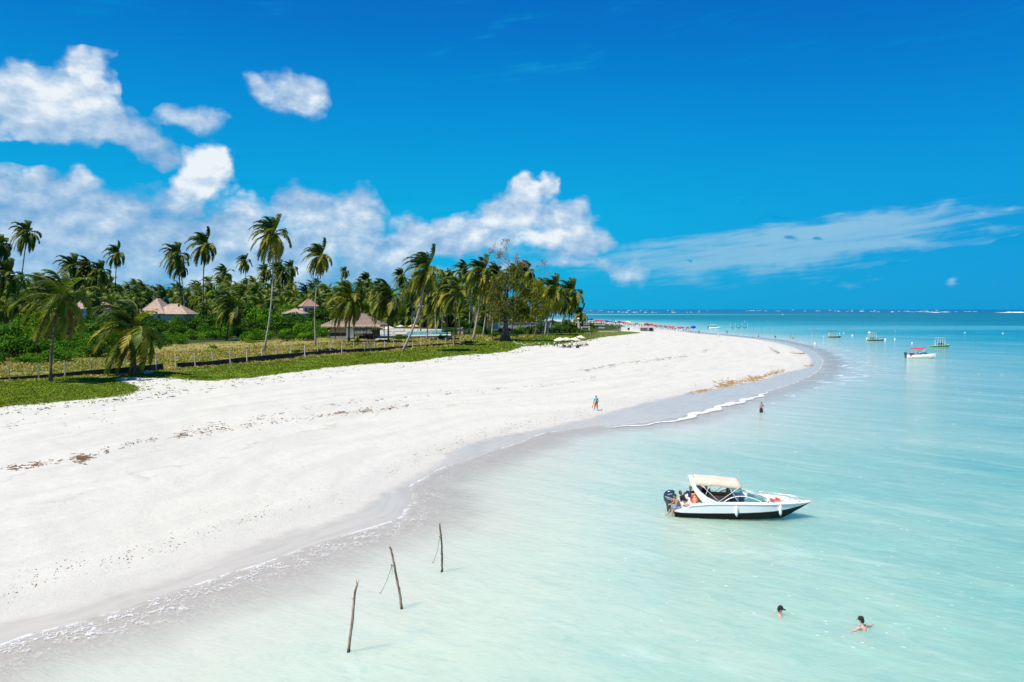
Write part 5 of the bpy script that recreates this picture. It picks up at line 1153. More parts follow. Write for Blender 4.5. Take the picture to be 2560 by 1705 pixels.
fv = [(x, sg*max(.06, coam(x)-.04), fz(x)+.003) for x in CX_ for sg in (-1,1)]; obj('cockpit_floor', fv, [(2*i, 2*i+2, 2*i+3, 2*i+1) for i in range(len(CX_)-1)], [GREYG], boat)
MB().box((.42,0,.40), (.9,2.16,.12)).box((.9,0,.62),(.12,2.1,.5)).build('swim_platform', [GEL], boat)
# aft quarter mouldings that rise to the arch
for sg in (-1, 1):
    V = [(.85,sg*1.19,.74),(1.5,sg*1.24,.86),(2.5,sg*1.25,.98),(2.5,sg*1.05,1.02),(1.6,sg*1.02,1.0),(1.0,sg*1.0,.86)]; o_ = [(x,y,z-.35) for x,y,z in V]
    MB().add(V+o_, [(0,1,2,3,4,5)]+[(i,i+6,(i+1)%6+6,(i+1)%6) for i in range(6)]).build('quarter_panel', [GEL], boat)
# seats
MB().box((1.45,0,.62), (.60,1.9,.40)).box((1.15,0,.92),(.14,1.9,.42)).build('aft_seat', [BEIGEV], boat)
MB().box((2.6,.78,.66), (2.2,.46,.42)).build('side_bench', [BEIGEV], boat); MB().box((2.6,1.0,.94), (2.2,.10,.30)).build('side_bench_back', [BROWNV], boat)
MB().box((3.35,-.45,.80), (.5,.5,.12)).box((3.12,-.45,1.02), (.10,.5,.45)).box((3.35,-.45,.6),(.2,.2,.35)).build('helm_seat', [BROWNV], boat)
MB().box((4.35,.52,.82), (.75,.85,.80)).build('console', [GEL], boat); MB().box((4.35,-.62,.80), (.75,.62,.76)).build('helm_console', [GEL], boat)
wl_ = MB(); n = 14
wl_.tube([(3.93, -.62+.17*math.cos(2*math.pi*i/n), 1.12+.17*math.sin(2*math.pi*i/n)) for i in range(n+1)], .014, 5); wl_.build('steering_wheel', [CHAR], boat)
for sg in (-1, 1): MB().add([(5.0,sg*.95,.80),(6.6,sg*.42,.80),(6.6,sg*.08,.80),(5.0,sg*.45,.80),(5.0,sg*.90,.50),(6.6,sg*.40,.76),(6.6,sg*.08,.76),(5.0,sg*.45,.50)], [(0,1,2,3),(3,2,6,7),(0,3,7,4),(1,5,6,2),(0,4,5,1)]).build('bow_cushion', [BEIGEV], boat); MB().add([(5.0,sg*.97,.98),(6.6,sg*.46,1.0),(6.6,sg*.42,.78),(5.0,sg*.93,.78)], [(0,1,2,3)]).build('bow_backrest', [BEIGEV], boat)
# radar arch: two swept legs and a broad top
def arch_leg(sg):
    out = [(.86,2.10),(.93,1.92),(1.08,1.62),(1.30,1.30),(1.52,1.05),(1.62,.90)]; inn = [(1.14,2.12),(1.22,1.86),(1.48,1.58),(1.85,1.30),(2.35,1.08),(2.62,.93)]
    V = []
    for (a, za), (b_, zb) in zip(out, inn):
        y0 = lambda z: sg*(1.24-.30*max(0, (z-.95)/1.15)**1.3)
        V += [(a,y0(za),za), (b_,y0(zb),zb), (b_,y0(zb)-sg*.11,zb), (a,y0(za)-sg*.11,za)]
    Fc = []; fm = []
    for i in range(5):
        for k_ in range(4): q = (i*4+k_, i*4+(k_+1)%4, (i+1)*4+(k_+1)%4, (i+1)*4+k_); Fc.append(q); fm.append(1 if k_ in (1,2) else 0)
    return V, Fc, fm
for sg in (-1, 1): V, Fc, fm = arch_leg(sg); obj('arch_leg', V, Fc, [GEL, GREYG], boat, False, fm)
V = []; ys = [-.945,-.85,-.5,0,.5,.85,.945]
for y in ys: zt = 2.10+.10*(1-(y/.95)**4); V += [(.86,y,zt),(1.14,y,zt+.02),(1.14,y,zt-.08),(.86,y,zt-.08)]
MB().add(V, [(i*4+k_, i*4+(k_+1)%4, (i+1)*4+(k_+1)%4, (i+1)*4+k_) for i in range(6) for k_ in range(4)]+[(0,1,2,3),(27,26,25,24)]).build('arch_top', [GEL], boat)
# bimini
V = []; nx_, ny_ = 12, 9
for i in range(nx_+1):
    f = i/nx_; x = 1.16+2.62*f
    for j in range(ny_+1):
        g_ = j/ny_*2-1; y = g_*(.98-.02*f); z = 2.10+.14*(1-g_**4)-.03*abs(math.sin(f*math.pi*2))-.14*f**2+.02 - (.16 if abs(g_) > .99 else 0); V.append((x, y, z))
Fc = [(i*(ny_+1)+j, (i+1)*(ny_+1)+j, (i+1)*(ny_+1)+j+1, i*(ny_+1)+j+1) for i in range(nx_) for j in range(ny_)]
bo = obj('bimini_canopy', V, Fc, [CANB], boat, True); md = bo.modifiers.new('t', 'SOLIDIFY'); md.thickness = .02
for sg, mm in ((-1, ALU), (1, ALU)):
    y = sg*.97; y2 = sg*1.12
    for a, b_ in (((2.5,y2,1.05),(1.45,y,2.02)), ((2.5,y2,1.05),(3.70,y,1.93)), ((1.75,y2-.0*sg,1.45),(2.0,y,2.04)), ((3.55,y2*.98,1.15),(3.05,y,1.98))): MB().tube([a, b_], .016, 5).build('bimini_tube', [mm], boat)
for x in (1.45,2.05,3.05,3.72): MB().tube([(x, g_*.96, 2.06+.14*(1-g_**4)-.14*((x-1.16)/2.62)**2-.015) for g_ in (-1,-.8,-.4,0,.4,.8,1)], .015, 5).build('bimini_bow', [ALU], boat)
# windscreen
def ws(f, sg):   # frame arc along the side: f 0..1 from aft to bow
    x = 2.75+2.35*f; z = 1.01+.36*math.sin(math.pi*min(1, f**.85))**.9; y = sg*(1.12-.10*f-.16*math.sin(math.pi*f)); return Vector((x, y, z))
def wsb(f, sg): x = 2.75+2.35*f; return Vector((x, sg*(1.12-.10*f), 1.03))
for sg in (-1, 1):
    MB().tube([ws(i/14, sg) for i in range(15)], .030, 6).build('windscreen_frame', [GEL], boat, True)
    for a, b_ in ((0,5),(5,9),(9,14)):
        V = []
        for i in range(a, b_+1): V += [wsb(i/14, sg), ws(i/14, sg)]
        obj('side_window', V, [(2*i, 2*i+2, 2*i+3, 2*i+1) for i in range(b_-a)], [TINT], boat)
    for f in (.36,.64): MB().tube([wsb(f, sg), ws(f, sg)], .014, 4).build('window_post', [STEEL], boat)
n = 12; V = []
for i in range(n+1):
    g_ = i/n*2-1; xb = 5.10+.32*(1-g_*g_); xt = 4.05+.20*(1-g_*g_); V += [(xb, g_*1.02, 1.05), (xt, g_*.86, 1.36+.10*(1-g_*g_))]
for a, b_ in ((0,5),(5,7),(7,12)): obj('windscreen_pane', V[2*a:2*b_+2], [(2*i, 2*i+1, 2*i+3, 2*i+2) for i in range(b_-a)], [TINT], boat)
MB().tube([V[2*i+1] for i in range(n+1)], .022, 5).tube([V[2*i] for i in range(n+1)], .018, 5).tube([V[10],V[11]], .016, 4).tube([V[14],V[15]], .016, 4).build('windscreen_rim', [GEL], boat, True)
# bow rails, cleats, nav light, fenders, decal, mooring line
for sg in (-1, 1):
    pts = [Vector((x, sg*(sec(x)[0]-.10), sec(x)[1]+.17)) for x in (5.2,5.6,6.1,6.6,7.0,7.3)]; pts = [pts[0]-Vector((.15,0,.13))]+pts+[Vector((7.5, sg*.16, sec(7.5)[1]+.06))]
    b = MB().tube(pts, .014, 5)
    for q in pts[1:-1:2]: b.tube([q, q-Vector((0,0,.14))], .010, 4)
    b.build('bow_rail', [STEEL], boat, True)
MB().lathe([(.02,0),(.055,.02),(.06,.08),(.03,.12)], 8, (5.25,-1.05,1.08)).build('searchlight', [STEEL], boat, True)
for x in (2.6, 5.6, 7.2): 
    for sg in (-1,1): MB().box((x, sg*(sec(x)[0]-.08), sec(x)[1]+.07), (.16,.03,.03)).box((x, sg*(sec(x)[0]-.08), sec(x)[1]+.04), (.05,.03,.05)).build('cleat', [STEEL], boat)
for x, z0 in ((3.47,.26),(5.98,.33)):
    f = MB().lathe([(.01,0),(.035,.02),(.035,.06),(.085,.11),(.09,.16),(.09,.50),(.075,.56),(.03,.60),(.03,.64)], 10, (x, -sec(x)[0]-.07, z0)).build('fender', [GEL], boat, True); MB().tube([(x,-sec(x)[0]-.07,z0+.62),(x,-sec(x)[0]+.02,1.06)], .010, 4).build('fender_rope', [GEL], f)
dc = MB().add([(2.12,0,.60),(2.20,0,.655),(2.30,0,.645),(2.42,0,.675),(2.34,0,.63),(2.26,0,.61),(2.17,0,.575)], [tuple(range(7))]).build('hull_decal', [TEAL], boat); dc.location = (0,-1.262,0)
MB().tube([(7.75,-.03,.95),(8.3,-.1,.52),(9.0,-.2,.22),(9.9,-.3,-.02)], .012, 4).build('mooring_line', [mat('rope_pale', (.62,.60,.52), rough=.9)], boat)
# splashes of growth on the black bottom
# outboard engine
eng = link('outboard_engine', MB().tube([(0,0,0),(0,0,.01)], .01, 4).mesh('outboard_engine', [COWL]), boat); eng.location = (-.30,.12,0); eng.rotation_euler = (0,0,R(-8))
def cowl():
    prof = [(.02,.55,-.21,.21,.15),(.0,.70,-.27,.27,.185),(0,.90,-.315,.33,.20),(.01,1.08,-.31,.345,.20),(.04,1.22,-.24,.33,.185),(.09,1.31,-.12,.25,.14),(.12,1.335,-.02,.15,.07)]
    V = []; n = 20
    for dx, z, x0, x1, hy in prof:
        cx = (x0+x1)/2+dx; hx = (x1-x0)/2
        for k_ in range(n): a = 2*math.pi*k_/n; ca, sa = math.cos(a), math.sin(a); V.append((cx+hx*math.copysign(abs(ca)**.62, ca), hy*math.copysign(abs(sa)**.62, sa), z))
    Fc = [(i*n+k_, i*n+(k_+1)%n, (i+1)*n+(k_+1)%n, (i+1)*n+k_) for i in range(len(prof)-1) for k_ in range(n)]+[tuple((len(prof)-1)*n+k_ for k_ in range(n)), tuple(range(n))[::-1]]
    return V, Fc
V, Fc = cowl(); co = obj('cowling', V, Fc, [COWL], eng, True)
MB().lathe([(.10,-.1),(.12,.12),(.15,.35),(.17,.56)], 12, (.02,0,0)).build('drive_leg', [COWL], eng, True)
MB().box((-.12,0,-.02), (.55,.26,.03)).build('anti_splash_plate', [COWL], eng); MB().box((.28,0,.45), (.18,.26,.42)).build('engine_bracket', [CHAR], eng)
MB().box((.10,-.196,1.13), (.30,.012,.025), Matrix.Rotation(R(-14),3,'Y')).box((.06,-.21,.80), (.34,.012,.018), Matrix.Rotation(R(14),3,'Y')).build('silver_stripe', [ALU], eng)
def text_mesh(txt, size, m, name='lettering'):
    cu = bpy.data.curves.new('t', 'FONT'); cu.body = txt; cu.size = size; cu.extrude = .003; cu.align_x = 'CENTER'; cu.offset = size*.02; o = bpy.data.objects.new('t', cu); C.objects.link(o)
    me = bpy.data.meshes.new_from_object(o.evaluated_get(bpy.context.evaluated_depsgraph_get())); bpy.data.objects.remove(o); me.name = name; me.materials.clear(); me.materials.append(m); return me
tx = link('lettering', text_mesh('YAMAHA', .115, ALU), eng); tx.location = (.02,-.208,.865); tx.rotation_euler = (R(90), R(14), 0)
# ------------------------------------------------------------------ people and things aboard
def on_boat(x, y, z): return Vector((BO.x, BO.y, 0)) + Matrix.Rotation(YAW, 3, 'Z') @ (Vector((x, y, z))*BSC)
def hero(J, loc, rz, label, skin, parts, fingers=True, vox=.014, scale=1.0, group=None):
    J = {k_: Vector(v) for k_, v in J.items()}; root = empty('person', loc, rz, label, 'person', group, scale)
    setm(link('body', body_mesh(J, vox, fingers), root), SKIN[skin])
    for kind, m_, kw in parts:
        if kind == 'top': link('shirt', top_mesh(J, vox*1.3, kw.get('sleeve', .6), m_), root)
        if kind == 'bottom': link(kw.get('name', 'shorts'), shorts_mesh(J, vox*1.3, kw.get('ln', .6), m_, kw.get('name', 'shorts')), root)
        if kind == 'hair': link('hair', hair_mesh(J, vox, kw.get('long', False), m_), root)
        if kind == 'cap': link('cap', cap_mesh(J, m_), root)
        if kind == 'glasses':
            h = J['head']; up = (h-J['neck']).normalized(); fw = up.cross(J['shL']-J['shR']).normalized()
            if fw.dot(J.get('face', Vector((0,-1,0)))) < 0: fw = -fw
            sd = fw.cross(up); b = MB()
            for s in (-1,1): blob(b, h+fw*.088+sd*s*.035+up*.02, (.026,.014,.02), 8)
            b.tube([h+fw*.098+sd*-.07+up*.02, h+fw*.104+up*.02, h+fw*.098+sd*.07+up*.02], .005, 4); b.build('sunglasses', [CHAR], root)
    return root
Z_ = POSES['sit']
# man on the swim platform, legs in the water (local -Y is where he faces)
J = pose(pelvis=(0,0,.10), waist=(0,-.06,.26), chest=(0,-.18,.46), neck=(0,-.27,.62), head=(0,-.33,.76), shL=(.18,-.22,.56), shR=(-.18,-.22,.56), elL=(.22,-.36,.32), elR=(-.24,-.30,.31), wrL=(.10,-.58,.30), wrR=(-.14,-.55,.26), hipL=(.10,-.02,.10), hipR=(-.10,-.02,.10), knL=(.15,-.44,.14), knR=(-.15,-.44,.12), anL=(.14,-.56,-.28), anR=(-.16,-.64,-.28), toL=(.15,-.74,-.34), toR=(-.17,-.82,-.36))
hero(J, on_boat(.30,-.72,.44), R(-68)+YAW, 'shirtless man in blue floral shorts sitting on the stern platform, feet in the water', 0, [('bottom', CLOTH['floral_blue'], dict(ln=.85)), ('hair', HAIR, {})])
J = pose(pelvis=(0,0,.12), waist=(0,.08,.26), chest=(0,.22,.42), neck=(0,.32,.56), head=(0,.37,.70), shL=(.18,.27,.50), shR=(-.18,.27,.50), elL=(.26,.36,.26), elR=(-.26,.20,.30), wrL=(.24,.5,.12), wrR=(-.2,-.02,.28), hipL=(.10,0,.12), hipR=(-.10,0,.12), knL=(.16,-.34,.36), knR=(-.16,-.40,.26), anL=(.16,-.55,.02), anR=(-.12,-.72,.06), toL=(.16,-.70,-.02), toR=(-.12,-.88,.06), face=(0,-1,0))
hero(J, on_boat(.72,-.28,.52), R(58)+YAW, 'person in a black shirt and white floral shorts half hidden behind the shirtless man', 1, [('top', CLOTH['black'], dict(sleeve=1.0)), ('bottom', CLOTH['floral_red'], dict(ln=.8)), ('hair', HAIR, {})])
J = pose(pelvis=(0,0,.10), waist=(0,.02,.26), chest=(0,.03,.46), neck=(0,0,.63), head=(0,-.03,.775), shL=(.18,.02,.56), shR=(-.18,.02,.56), elL=(.40,.05,.50), elR=(-.36,.02,.42), wrL=(.62,.0,.52), wrR=(-.52,-.16,.36), hipL=(.1,0,.08), hipR=(-.1,0,.08), knL=(.13,-.40,.10), knR=(-.13,-.40,.10), anL=(.13,-.44,-.30), anR=(-.13,-.44,-.30), toL=(.13,-.60,-.34), toR=(-.13,-.60,-.34))
hero(J, on_boat(1.02,.42,.62), R(8)+YAW, 'person in an olive cap and navy top with arms spread along the stern seat', 1, [('top', CLOTH['navy'], dict(sleeve=1.0)), ('bottom', CLOTH['black'], {}), ('hair', HAIR, {}), ('cap', CLOTH['olive'], {})])
J = dict(Z_); hero(J, on_boat(1.95,.55,.42), R(-30)+YAW, 'dark haired person in sunglasses and black top under the back of the beige sunshade', 0, [('top', CLOTH['black'], dict(sleeve=.8)), ('bottom', CLOTH['navy'], {}), ('hair', HAIR, dict(long=True)), ('glasses', CHAR, {})], fingers=False)
hero(dict(Z_), on_boat(3.25,.30,.40), R(60)+YAW, 'dark haired person sitting by the windscreen under the beige sunshade', 0, [('top', mat('striped_top', (.45,.25,.12), col2=(.12,.06,.03), vscale=9, stretch=(4,1,1)), dict(sleeve=.5)), ('bottom', CLOTH['black'], {}), ('hair', HAIR, dict(long=True))], fingers=False)
# life ring leaning on the aft corner, orange vest at the bow
n = 28; rg = MB(); rg.tube([(.25*math.cos(2*math.pi*i/n), 0, .30*math.sin(2*math.pi*i/n)) for i in range(n+1)], .065, 9); o = rg.build('life_ring', [ORNG], None, True); o.location = on_boat(1.12,-.78,1.02); o.rotation_euler = (R(-6), R(22), R(-58)+YAW); tag(o, 'orange life ring propped beside the person in the olive cap', 'life ring')
b = MB().box((0,0,.05), (.45,.26,.09), None).box((.16,.05,.14), (.26,.16,.08), Matrix.Rotation(R(20),3,'Y')).box((-.2,-.05,.10), (.16,.22,.10)); o = b.build('life_jacket', [ORNG]); o.location = on_boat(5.95,.40,.82); o.rotation_euler = (0,0,R(-12)); tag(o, 'orange life jacket lying on the beige bow cushion', 'life jacket')
b = MB().lathe([(.12,0),(.16,.05),(.15,.35),(.06,.40)], 10); o = b.build('white_bucket', [GEL]); o.location = on_boat(4.35,-.1,1.2); 
tag(o, 'small white container on the console behind the windscreen', 'container'); o.scale = (.6,.6,.5)
# ------------------------------------------------------------------ stakes in the shallows
STK = mat('driftwood_stake', (.50,.36,.25), rough=.95, col2=(.22,.14,.09), vscale=2.6, stretch=(3,3,.8), bump=.8, bscale=8); STK2 = mat('mossy_stake', (.28,.25,.15), rough=.95, col2=(.10,.09,.05), vscale=4, bump=.8, bscale=9); CUT = mat('fresh_cut_wood', (.62,.42,.24), rough=.8); ROPE = mat('dark_cord', (.08,.08,.09), rough=.9); BCORD = mat('blue_cord', (.1,.4,.5), rough=.9); WOODD = mat('wet_wood', (.07,.045,.03), rough=.5)
def stake(pts_px, label, m, r0, r1, fork=False, rope=None, knot=None):
    B = Vector(at_z(*pts_px[0], 0)); P = [Vector(at_y(u, v, B.y-.02*i))-B for i, (u, v) in enumerate(pts_px)]; P = [Vector(p) for p in smooth_line([tuple(p) for p in P], 2)]; rg_ = random.Random(len(label))
    P = [p+Vector((rg_.gauss(0,.005), rg_.gauss(0,.005), 0)) for p in P]; P = [P[0]-Vector((0,0,.5))]+P
    root = empty('wooden_stake', B, 0, label, 'wooden stake', None); n = len(P)
    MB().tube(P, [(r0+(r1-r0)*i/(n-1))*rg_.uniform(.94, 1.07) for i in range(n)], 8).build('pole', [m], root, True)
    MB().tube([P[0], P[2], P[3]], [r0*1.12, r0*1.10, r0*1.02], 8).build('wet_foot', [WOODD], root, True)
    top = P[-1]; d = (P[-1]-P[-3]).normalized()
    if fork:
        for sg in (-1, 1): MB().tube([top-Vector((0,0,.03)), top+Vector((sg*.03,0,.10)), top+Vector((sg*.045,0,.24))], [r1*.7, r1*.5, .006], 6).build('fork', [CUT], root, True)
    else: MB().tube([top-d*.03, top+d*.03], [r1*.95, r1*.8], 8).build('cut_end', [CUT], root)
    for f in (.35, .62):
        q = P[int(f*n)]; MB().tube([q, q+Vector((rg_.choice((-1,1))*r0*1.6, -.02, .05))], [.02, .008], 5).build('twig_stub', [m], root)
    if rope:
        q = Vector(at_y(*rope[0], B.y))-B; e = Vector(at_y(*rope[1], B.y))-B; MB().tube([q, q.lerp(e, .5)+Vector((.03,0,-.04)), e], .008, 4).build('hanging_cord', [ROPE], root); MB().tube([q+Vector((-.05,0,.02)), q+Vector((.06,-.08,0)), q+Vector((.1,0,-.03))], .018, 5).build('knot', [ROPE], root)
        if len(rope) > 2: e2 = Vector(at_y(*rope[2], B.y))-B; MB().tube([q, e2], .010, 4).build('blue_cord', [BCORD], root)
        MB().tube([e, e+Vector((-.06,0,.015))], .016, 5).build('cord_end', [ROPE], root)
    return root
stake([(871,1630),(876,1590),(882,1545),(885,1500),(888,1475),(893,1462)], 'nearest mossy wooden stake with a forked top standing in the shallows', STK, .058, .036, fork=True)
stake([(1004,1522),(1000,1485),(992,1450),(984,1405),(978,1375),(974,1366)], 'middle wooden stake, leaning left, with a dark cord and a blue cord', STK, .055, .036, rope=((980,1413),(952,1483),(980,1438)))
stake([(1105,1430),(1105,1390),(1104,1355),(1101,1330),(1099,1308)], 'farthest of the three near wooden stakes, upright and mossy dark', STK2, .052, .034, rope=((1100,1342),(1084,1406)))
# ------------------------------------------------------------------ swimmers, wader, walker
p = Vector(at_z(1949, 1538, 0)); J = pose(shL=(.2,-.02,1.40), shR=(-.2,-.02,1.40), elL=(.34,-.12,1.12), elR=(-.34,-.12,1.12), wrL=(.4,-.3,1.0), wrR=(-.4,-.3,1.0))
hero(J, p+Vector((0,0,-1.385)), R(75), 'left swimmer up to the neck, in a black cap, facing right', 2, [('hair', HAIR, {}), ('cap', CLOTH['black'], {})])
p = Vector(at_z(2156, 1573, 0)); J = pose(elL=(.42,-.02,1.33), wrL=(.66,-.10,1.30), elR=(-.44,.0,1.33), wrR=(-.70,-.08,1.30), chest=(0,.04,1.30), head=(0,-.05,1.63))
hero(J, p+Vector((0,0,-1.31)), R(208), 'right swimmer seen from behind in a black cap, arms stretched out on the water', 2, [('hair', HAIR, dict(long=False)), ('cap', CLOTH['black'], {}), ('bottom', CLOTH['black'], dict(ln=.3))])
p = Vector(at_z(1903, 1031.5, 0)); hero(dict(POSES['phone']), p+Vector((0,0,-.50)), R(4), 'bare chested man wading in dark red and black shorts with hands at his chest', 0, [('hair', HAIR, {}), ('bottom', mat('cloth_dark_shorts', (.16,.01,.04), col2=(.02,.06,.08), vscale=6), dict(ln=.85))])
p = Vector(ground(1490, 1026)); w_ = hero(pose(knL=(.10,-.14,.52), anL=(.10,-.16,.10), toL=(.1,-.33,.04), knR=(-.09,.05,.50), anR=(-.10,.30,.14), toR=(-.10,.18,.02), elL=(.27,-.02,1.14), wrL=(.16,-.2,1.02), elR=(-.27,.02,1.14), wrR=(-.30,.0,.90)), p, R(18), 'person walking on the white sand in a teal top with a red sarong', 1, [('top', CLOTH['teal'], dict(sleeve=.9)), ('bottom', CLOTH['orange'], dict(ln=.9, name='sarong')), ('hair', HAIR, {})], scale=.98)
bg_ = MB(); blob(bg_, (.06,-.17,1.0), (.13,.08,.11), 8); bg_.build('dark_bag', [CLOTH['black']], w_, True); MB().add([(-.28,.05,.92),(-.22,.10,.92),(-.30,.30,.28),(-.40,.22,.34)], [(0,1,2,3)]).add([(-.28,.07,.92),(-.22,.12,.92),(-.30,.32,.28),(-.40,.24,.34)], [(3,2,1,0)]).build('sarong_end', [CLOTH['orange']], w_)
# ------------------------------------------------------------------ group at the rope by the point: cream umbrellas, people, loungers
GC = 'cream umbrellas with people under them at the edge of the beach'
cream_pts = [(1399,868,15,'left cream umbrella over the group on the sand'), (1415,867,13,'middle cream umbrella, overlapping the left one'), (1438,865,15,'right low cream umbrella on the sand'), (1452,858,12,'rear cream umbrella beyond the right low one')]
for u, v, rpx, lb in cream_pts:
    p = Vector(ground(u, v)); r_ = rpx*p.y/F_PX; umbrella(p, lb, 'cream', r=r_, h=.62, group=GC, ht=(2.0 if u < 1430 else 1.75), tilt=(4,-5 if u < 1430 else 8))
for u, v, ps, rz, lb, kw in [
  (1351,868.5,'bend',-75,'person in a white shirt bending over by the rope',dict(top='lightblue',bottom='black',skin=1)),
  (1386,869,'stand',160,'person in dark overalls standing left of the cream umbrellas',dict(top='lightblue',bottom='navy',skin=1,ln=.98)),
  (1393,869.5,'walk',100,'person in navy leaning and walking beside the standing one',dict(top='navy',bottom='navy',skin=1,ln=.98)),
  (1408,869,'sit',20,'person in black seated under the left cream umbrella',dict(top='black',bottom='black',skin=0)),
  (1420,869,'ground',-20,'bare backed person sitting on the sand under the middle umbrella',dict(bottom='red',skin=2,long=True)),
  (1426,869,'ground',30,'person in red shorts sitting beside the bare backed one',dict(top='pink',bottom='maroon',skin=0)),
  (1430,868,'stand',200,'person in a white shirt and blue skirt standing by the middle umbrella',dict(top='white',bottom='blue',skin=1,ln=.95,scale=1.05)),
  (1446,866.5,'recline',95,'person reclining on the dark lounger under the right umbrella',dict(top='olive',bottom='black',skin=0)),
  (1453,866,'recline',95,'second person reclining on a lounger at the right end of the group',dict(top='yellow',bottom='black',skin=2))]:
    person(ground(u, v), R(rz), ps, lb, group='people round the cream umbrellas', **kw)
for u, v, rz, lb in ((1408,869.3,200,'dark sun lounger under the left cream umbrella'),(1422,869.5,190,'dark sun lounger under the middle cream umbrella'),(1446,866.7,95+180,'dark sun lounger under the right cream umbrella'),(1455,866,95+180,'dark sun lounger at the right end of the group')): lounger(Vector(ground(u, v)), R(rz), lb, CHAR, 'dark sun loungers at the beach edge')
for u, v, c, lb in ((1444,870,CHAR,'grey crate standing on the sand before the right umbrella'),(1467,864.5,mat('cool_box', (.35,.22,.18), rough=.7),'brownish box on the sand at the right end of the group')):
    o = MB().box((0,0,.28), (.85,.6,.5)).box((0,0,.56), (.9,.65,.07)).build('beach_box', [c]); o.location = ground(u, v); tag(o, lb, 'box')
# rope on short posts
RP = [(1247,861),(1284,861.5),(1302,866),(1319,868),(1340,863)]; rpr = empty('rope_barrier', ground(1302,866), 0, 'thick white rope swagged between short posts on the sand', 'rope fence'); o0 = Vector(ground(1302,866)); ROPEW = mat('white_rope', (.72,.68,.58), rough=.9)
prv = None
for u, v in RP[1:]:
    g_ = Vector(ground(u, v))-o0; q = link('post', MB().tube([(0,0,-.2),(0,0,1.05)], .07, 6).mesh('post', [STICK]), rpr); q.location = g_; t_ = g_+Vector((0,0,1.0))
    if prv is not None: MB().tube([prv.lerp(t_, i/8)-Vector((0,0,.45*math.sin(math.pi*i/8))) for i in range(9)], .05, 5).build('rope', [ROPEW], rpr)
    prv = t_
q = MB().tube([(0,0,-.2),(0,0,1.3)], .08, 6).build('short_post', [STICK]); q.location = ground(1247,861); tag(q, 'single short pale post in the grass left of the rope', 'post')
for i, (u, v) in enumerate(((1363,868),(1371,866.5))): q = MB().add([(-.45,0,0),(.45,0,0),(0,.1,1.2),(-.4,.25,0),(.4,.25,0)], [(0,1,2),(1,4,2),(4,3,2),(3,0,2)]).build('folded_board', [mat('pale_board', (.6,.57,.5), rough=.9)]); q.location = ground(u, v); tag(q, ['pale A shaped board on the sand right of the rope','second narrower board on the sand near the umbrellas'][i], 'board')
# stick fence along the grass edge
SF = [(1463,849),(1480,846),(1496,843),(1512,840.5),(1517,839.5),(1530,837),(1542,834.5),(1552,832)]; sf0 = Vector(ground(*SF[0])); sfe = empty('stick_fence', sf0, 0, 'uneven fence of crooked sticks along the grass edge at the point', 'fence'); su = [p[0] for p in SF]; sv_ = [p[1] for p in SF]; rs = random.Random(3)
sm_ = [MB().tube([(0,0,-.2),(rs.uniform(-.1,.1),0,.8),(rs.uniform(-.15,.15),0,1.9)], [.07,.06,.04], 5).mesh('stick', [STICK]) for _ in range(4)]
for i in range(64):
    u = 1463+89*i/63
    if 1512 < u < 1515: continue
    q = link('stick', sm_[i % 4], sfe); q.location = Vector(ground(u, np.interp(u, su, sv_)))-sf0; q.rotation_euler = (R(rs.uniform(-6,6)), R(rs.uniform(-7,12)), 0); q.scale = (1,1,rs.uniform(.75,1.2))
q = MB().tube([(0,0,-.2),(-1.2,0,3.2),(-2.2,0,5.2),(-3.6,0,6.6)], [.35,.28,.2,.08], 6).tube([(0,0,0),(.5,0,1.4)], [.3,.15], 5).build('dead_tree', [TWIG]); q.location = ground(1548, 832); tag(q, 'grey dead trunk leaning left at the end of the stick fence', 'dead tree')
# white post with cross arm and low white things behind the grass
wp = empty('white_post', ground(1446, 827), 0, 'white post with a short cross arm behind the grass near the low palm', 'post'); MB().box((0,0,2.6), (.9,.5,5.2)).build('shaft', [STUCCO], wp); MB().box((0,0,3.9), (2.6,.4,.5)).build('cross_arm', [STUCCO], wp); MB().lathe([(.3,5.1),(.7,5.5),(.3,6.1)], 8).build('cap', [STUCCO], wp)
for i, (u, v) in enumerate(((1437,827.5),(1454,828),(1473,826))): q = MB().box((0,0,.7), (.5,.4,1.7)).lathe([(.1,1.5),(.35,1.7),(.1,2.0)], 6).build('bollard', [STUCCO]); q.location = ground(u, v); tag(q, ['left white bollard beside the white post','middle white bollard beside the white post','right white bollard by the sand path'][i], 'bollard')
q = MB().box((0,0,.03), (26,1.2,.5)).build('low_white_kerb', [STUCCO]); q.location = Vector(ground(1480, 829.5)); q.rotation_euler = (0,0,R(-14)); tag(q, 'long low white kerb behind the grass at the point', 'kerb')
for i, (u, v, sz) in enumerate(((1468,819,(8,3,1.8)),(1499,821,(5,3,1.8)))): q = MB().box((0,0,sz[2]/2), sz).box((0,0,sz[2]+.1), (sz[0]+.6,sz[1]+.6,.2)).build('low_white_hut', [STUCCO]); q.location = ground(u, v); tag(q, ['low white block in the scrub left of the round bush','low white block in the scrub right of the round bush'][i], 'hut')
bush(1488, 822, 10, 1, 'dark round bush between two low white blocks at the point', None, 1.2)
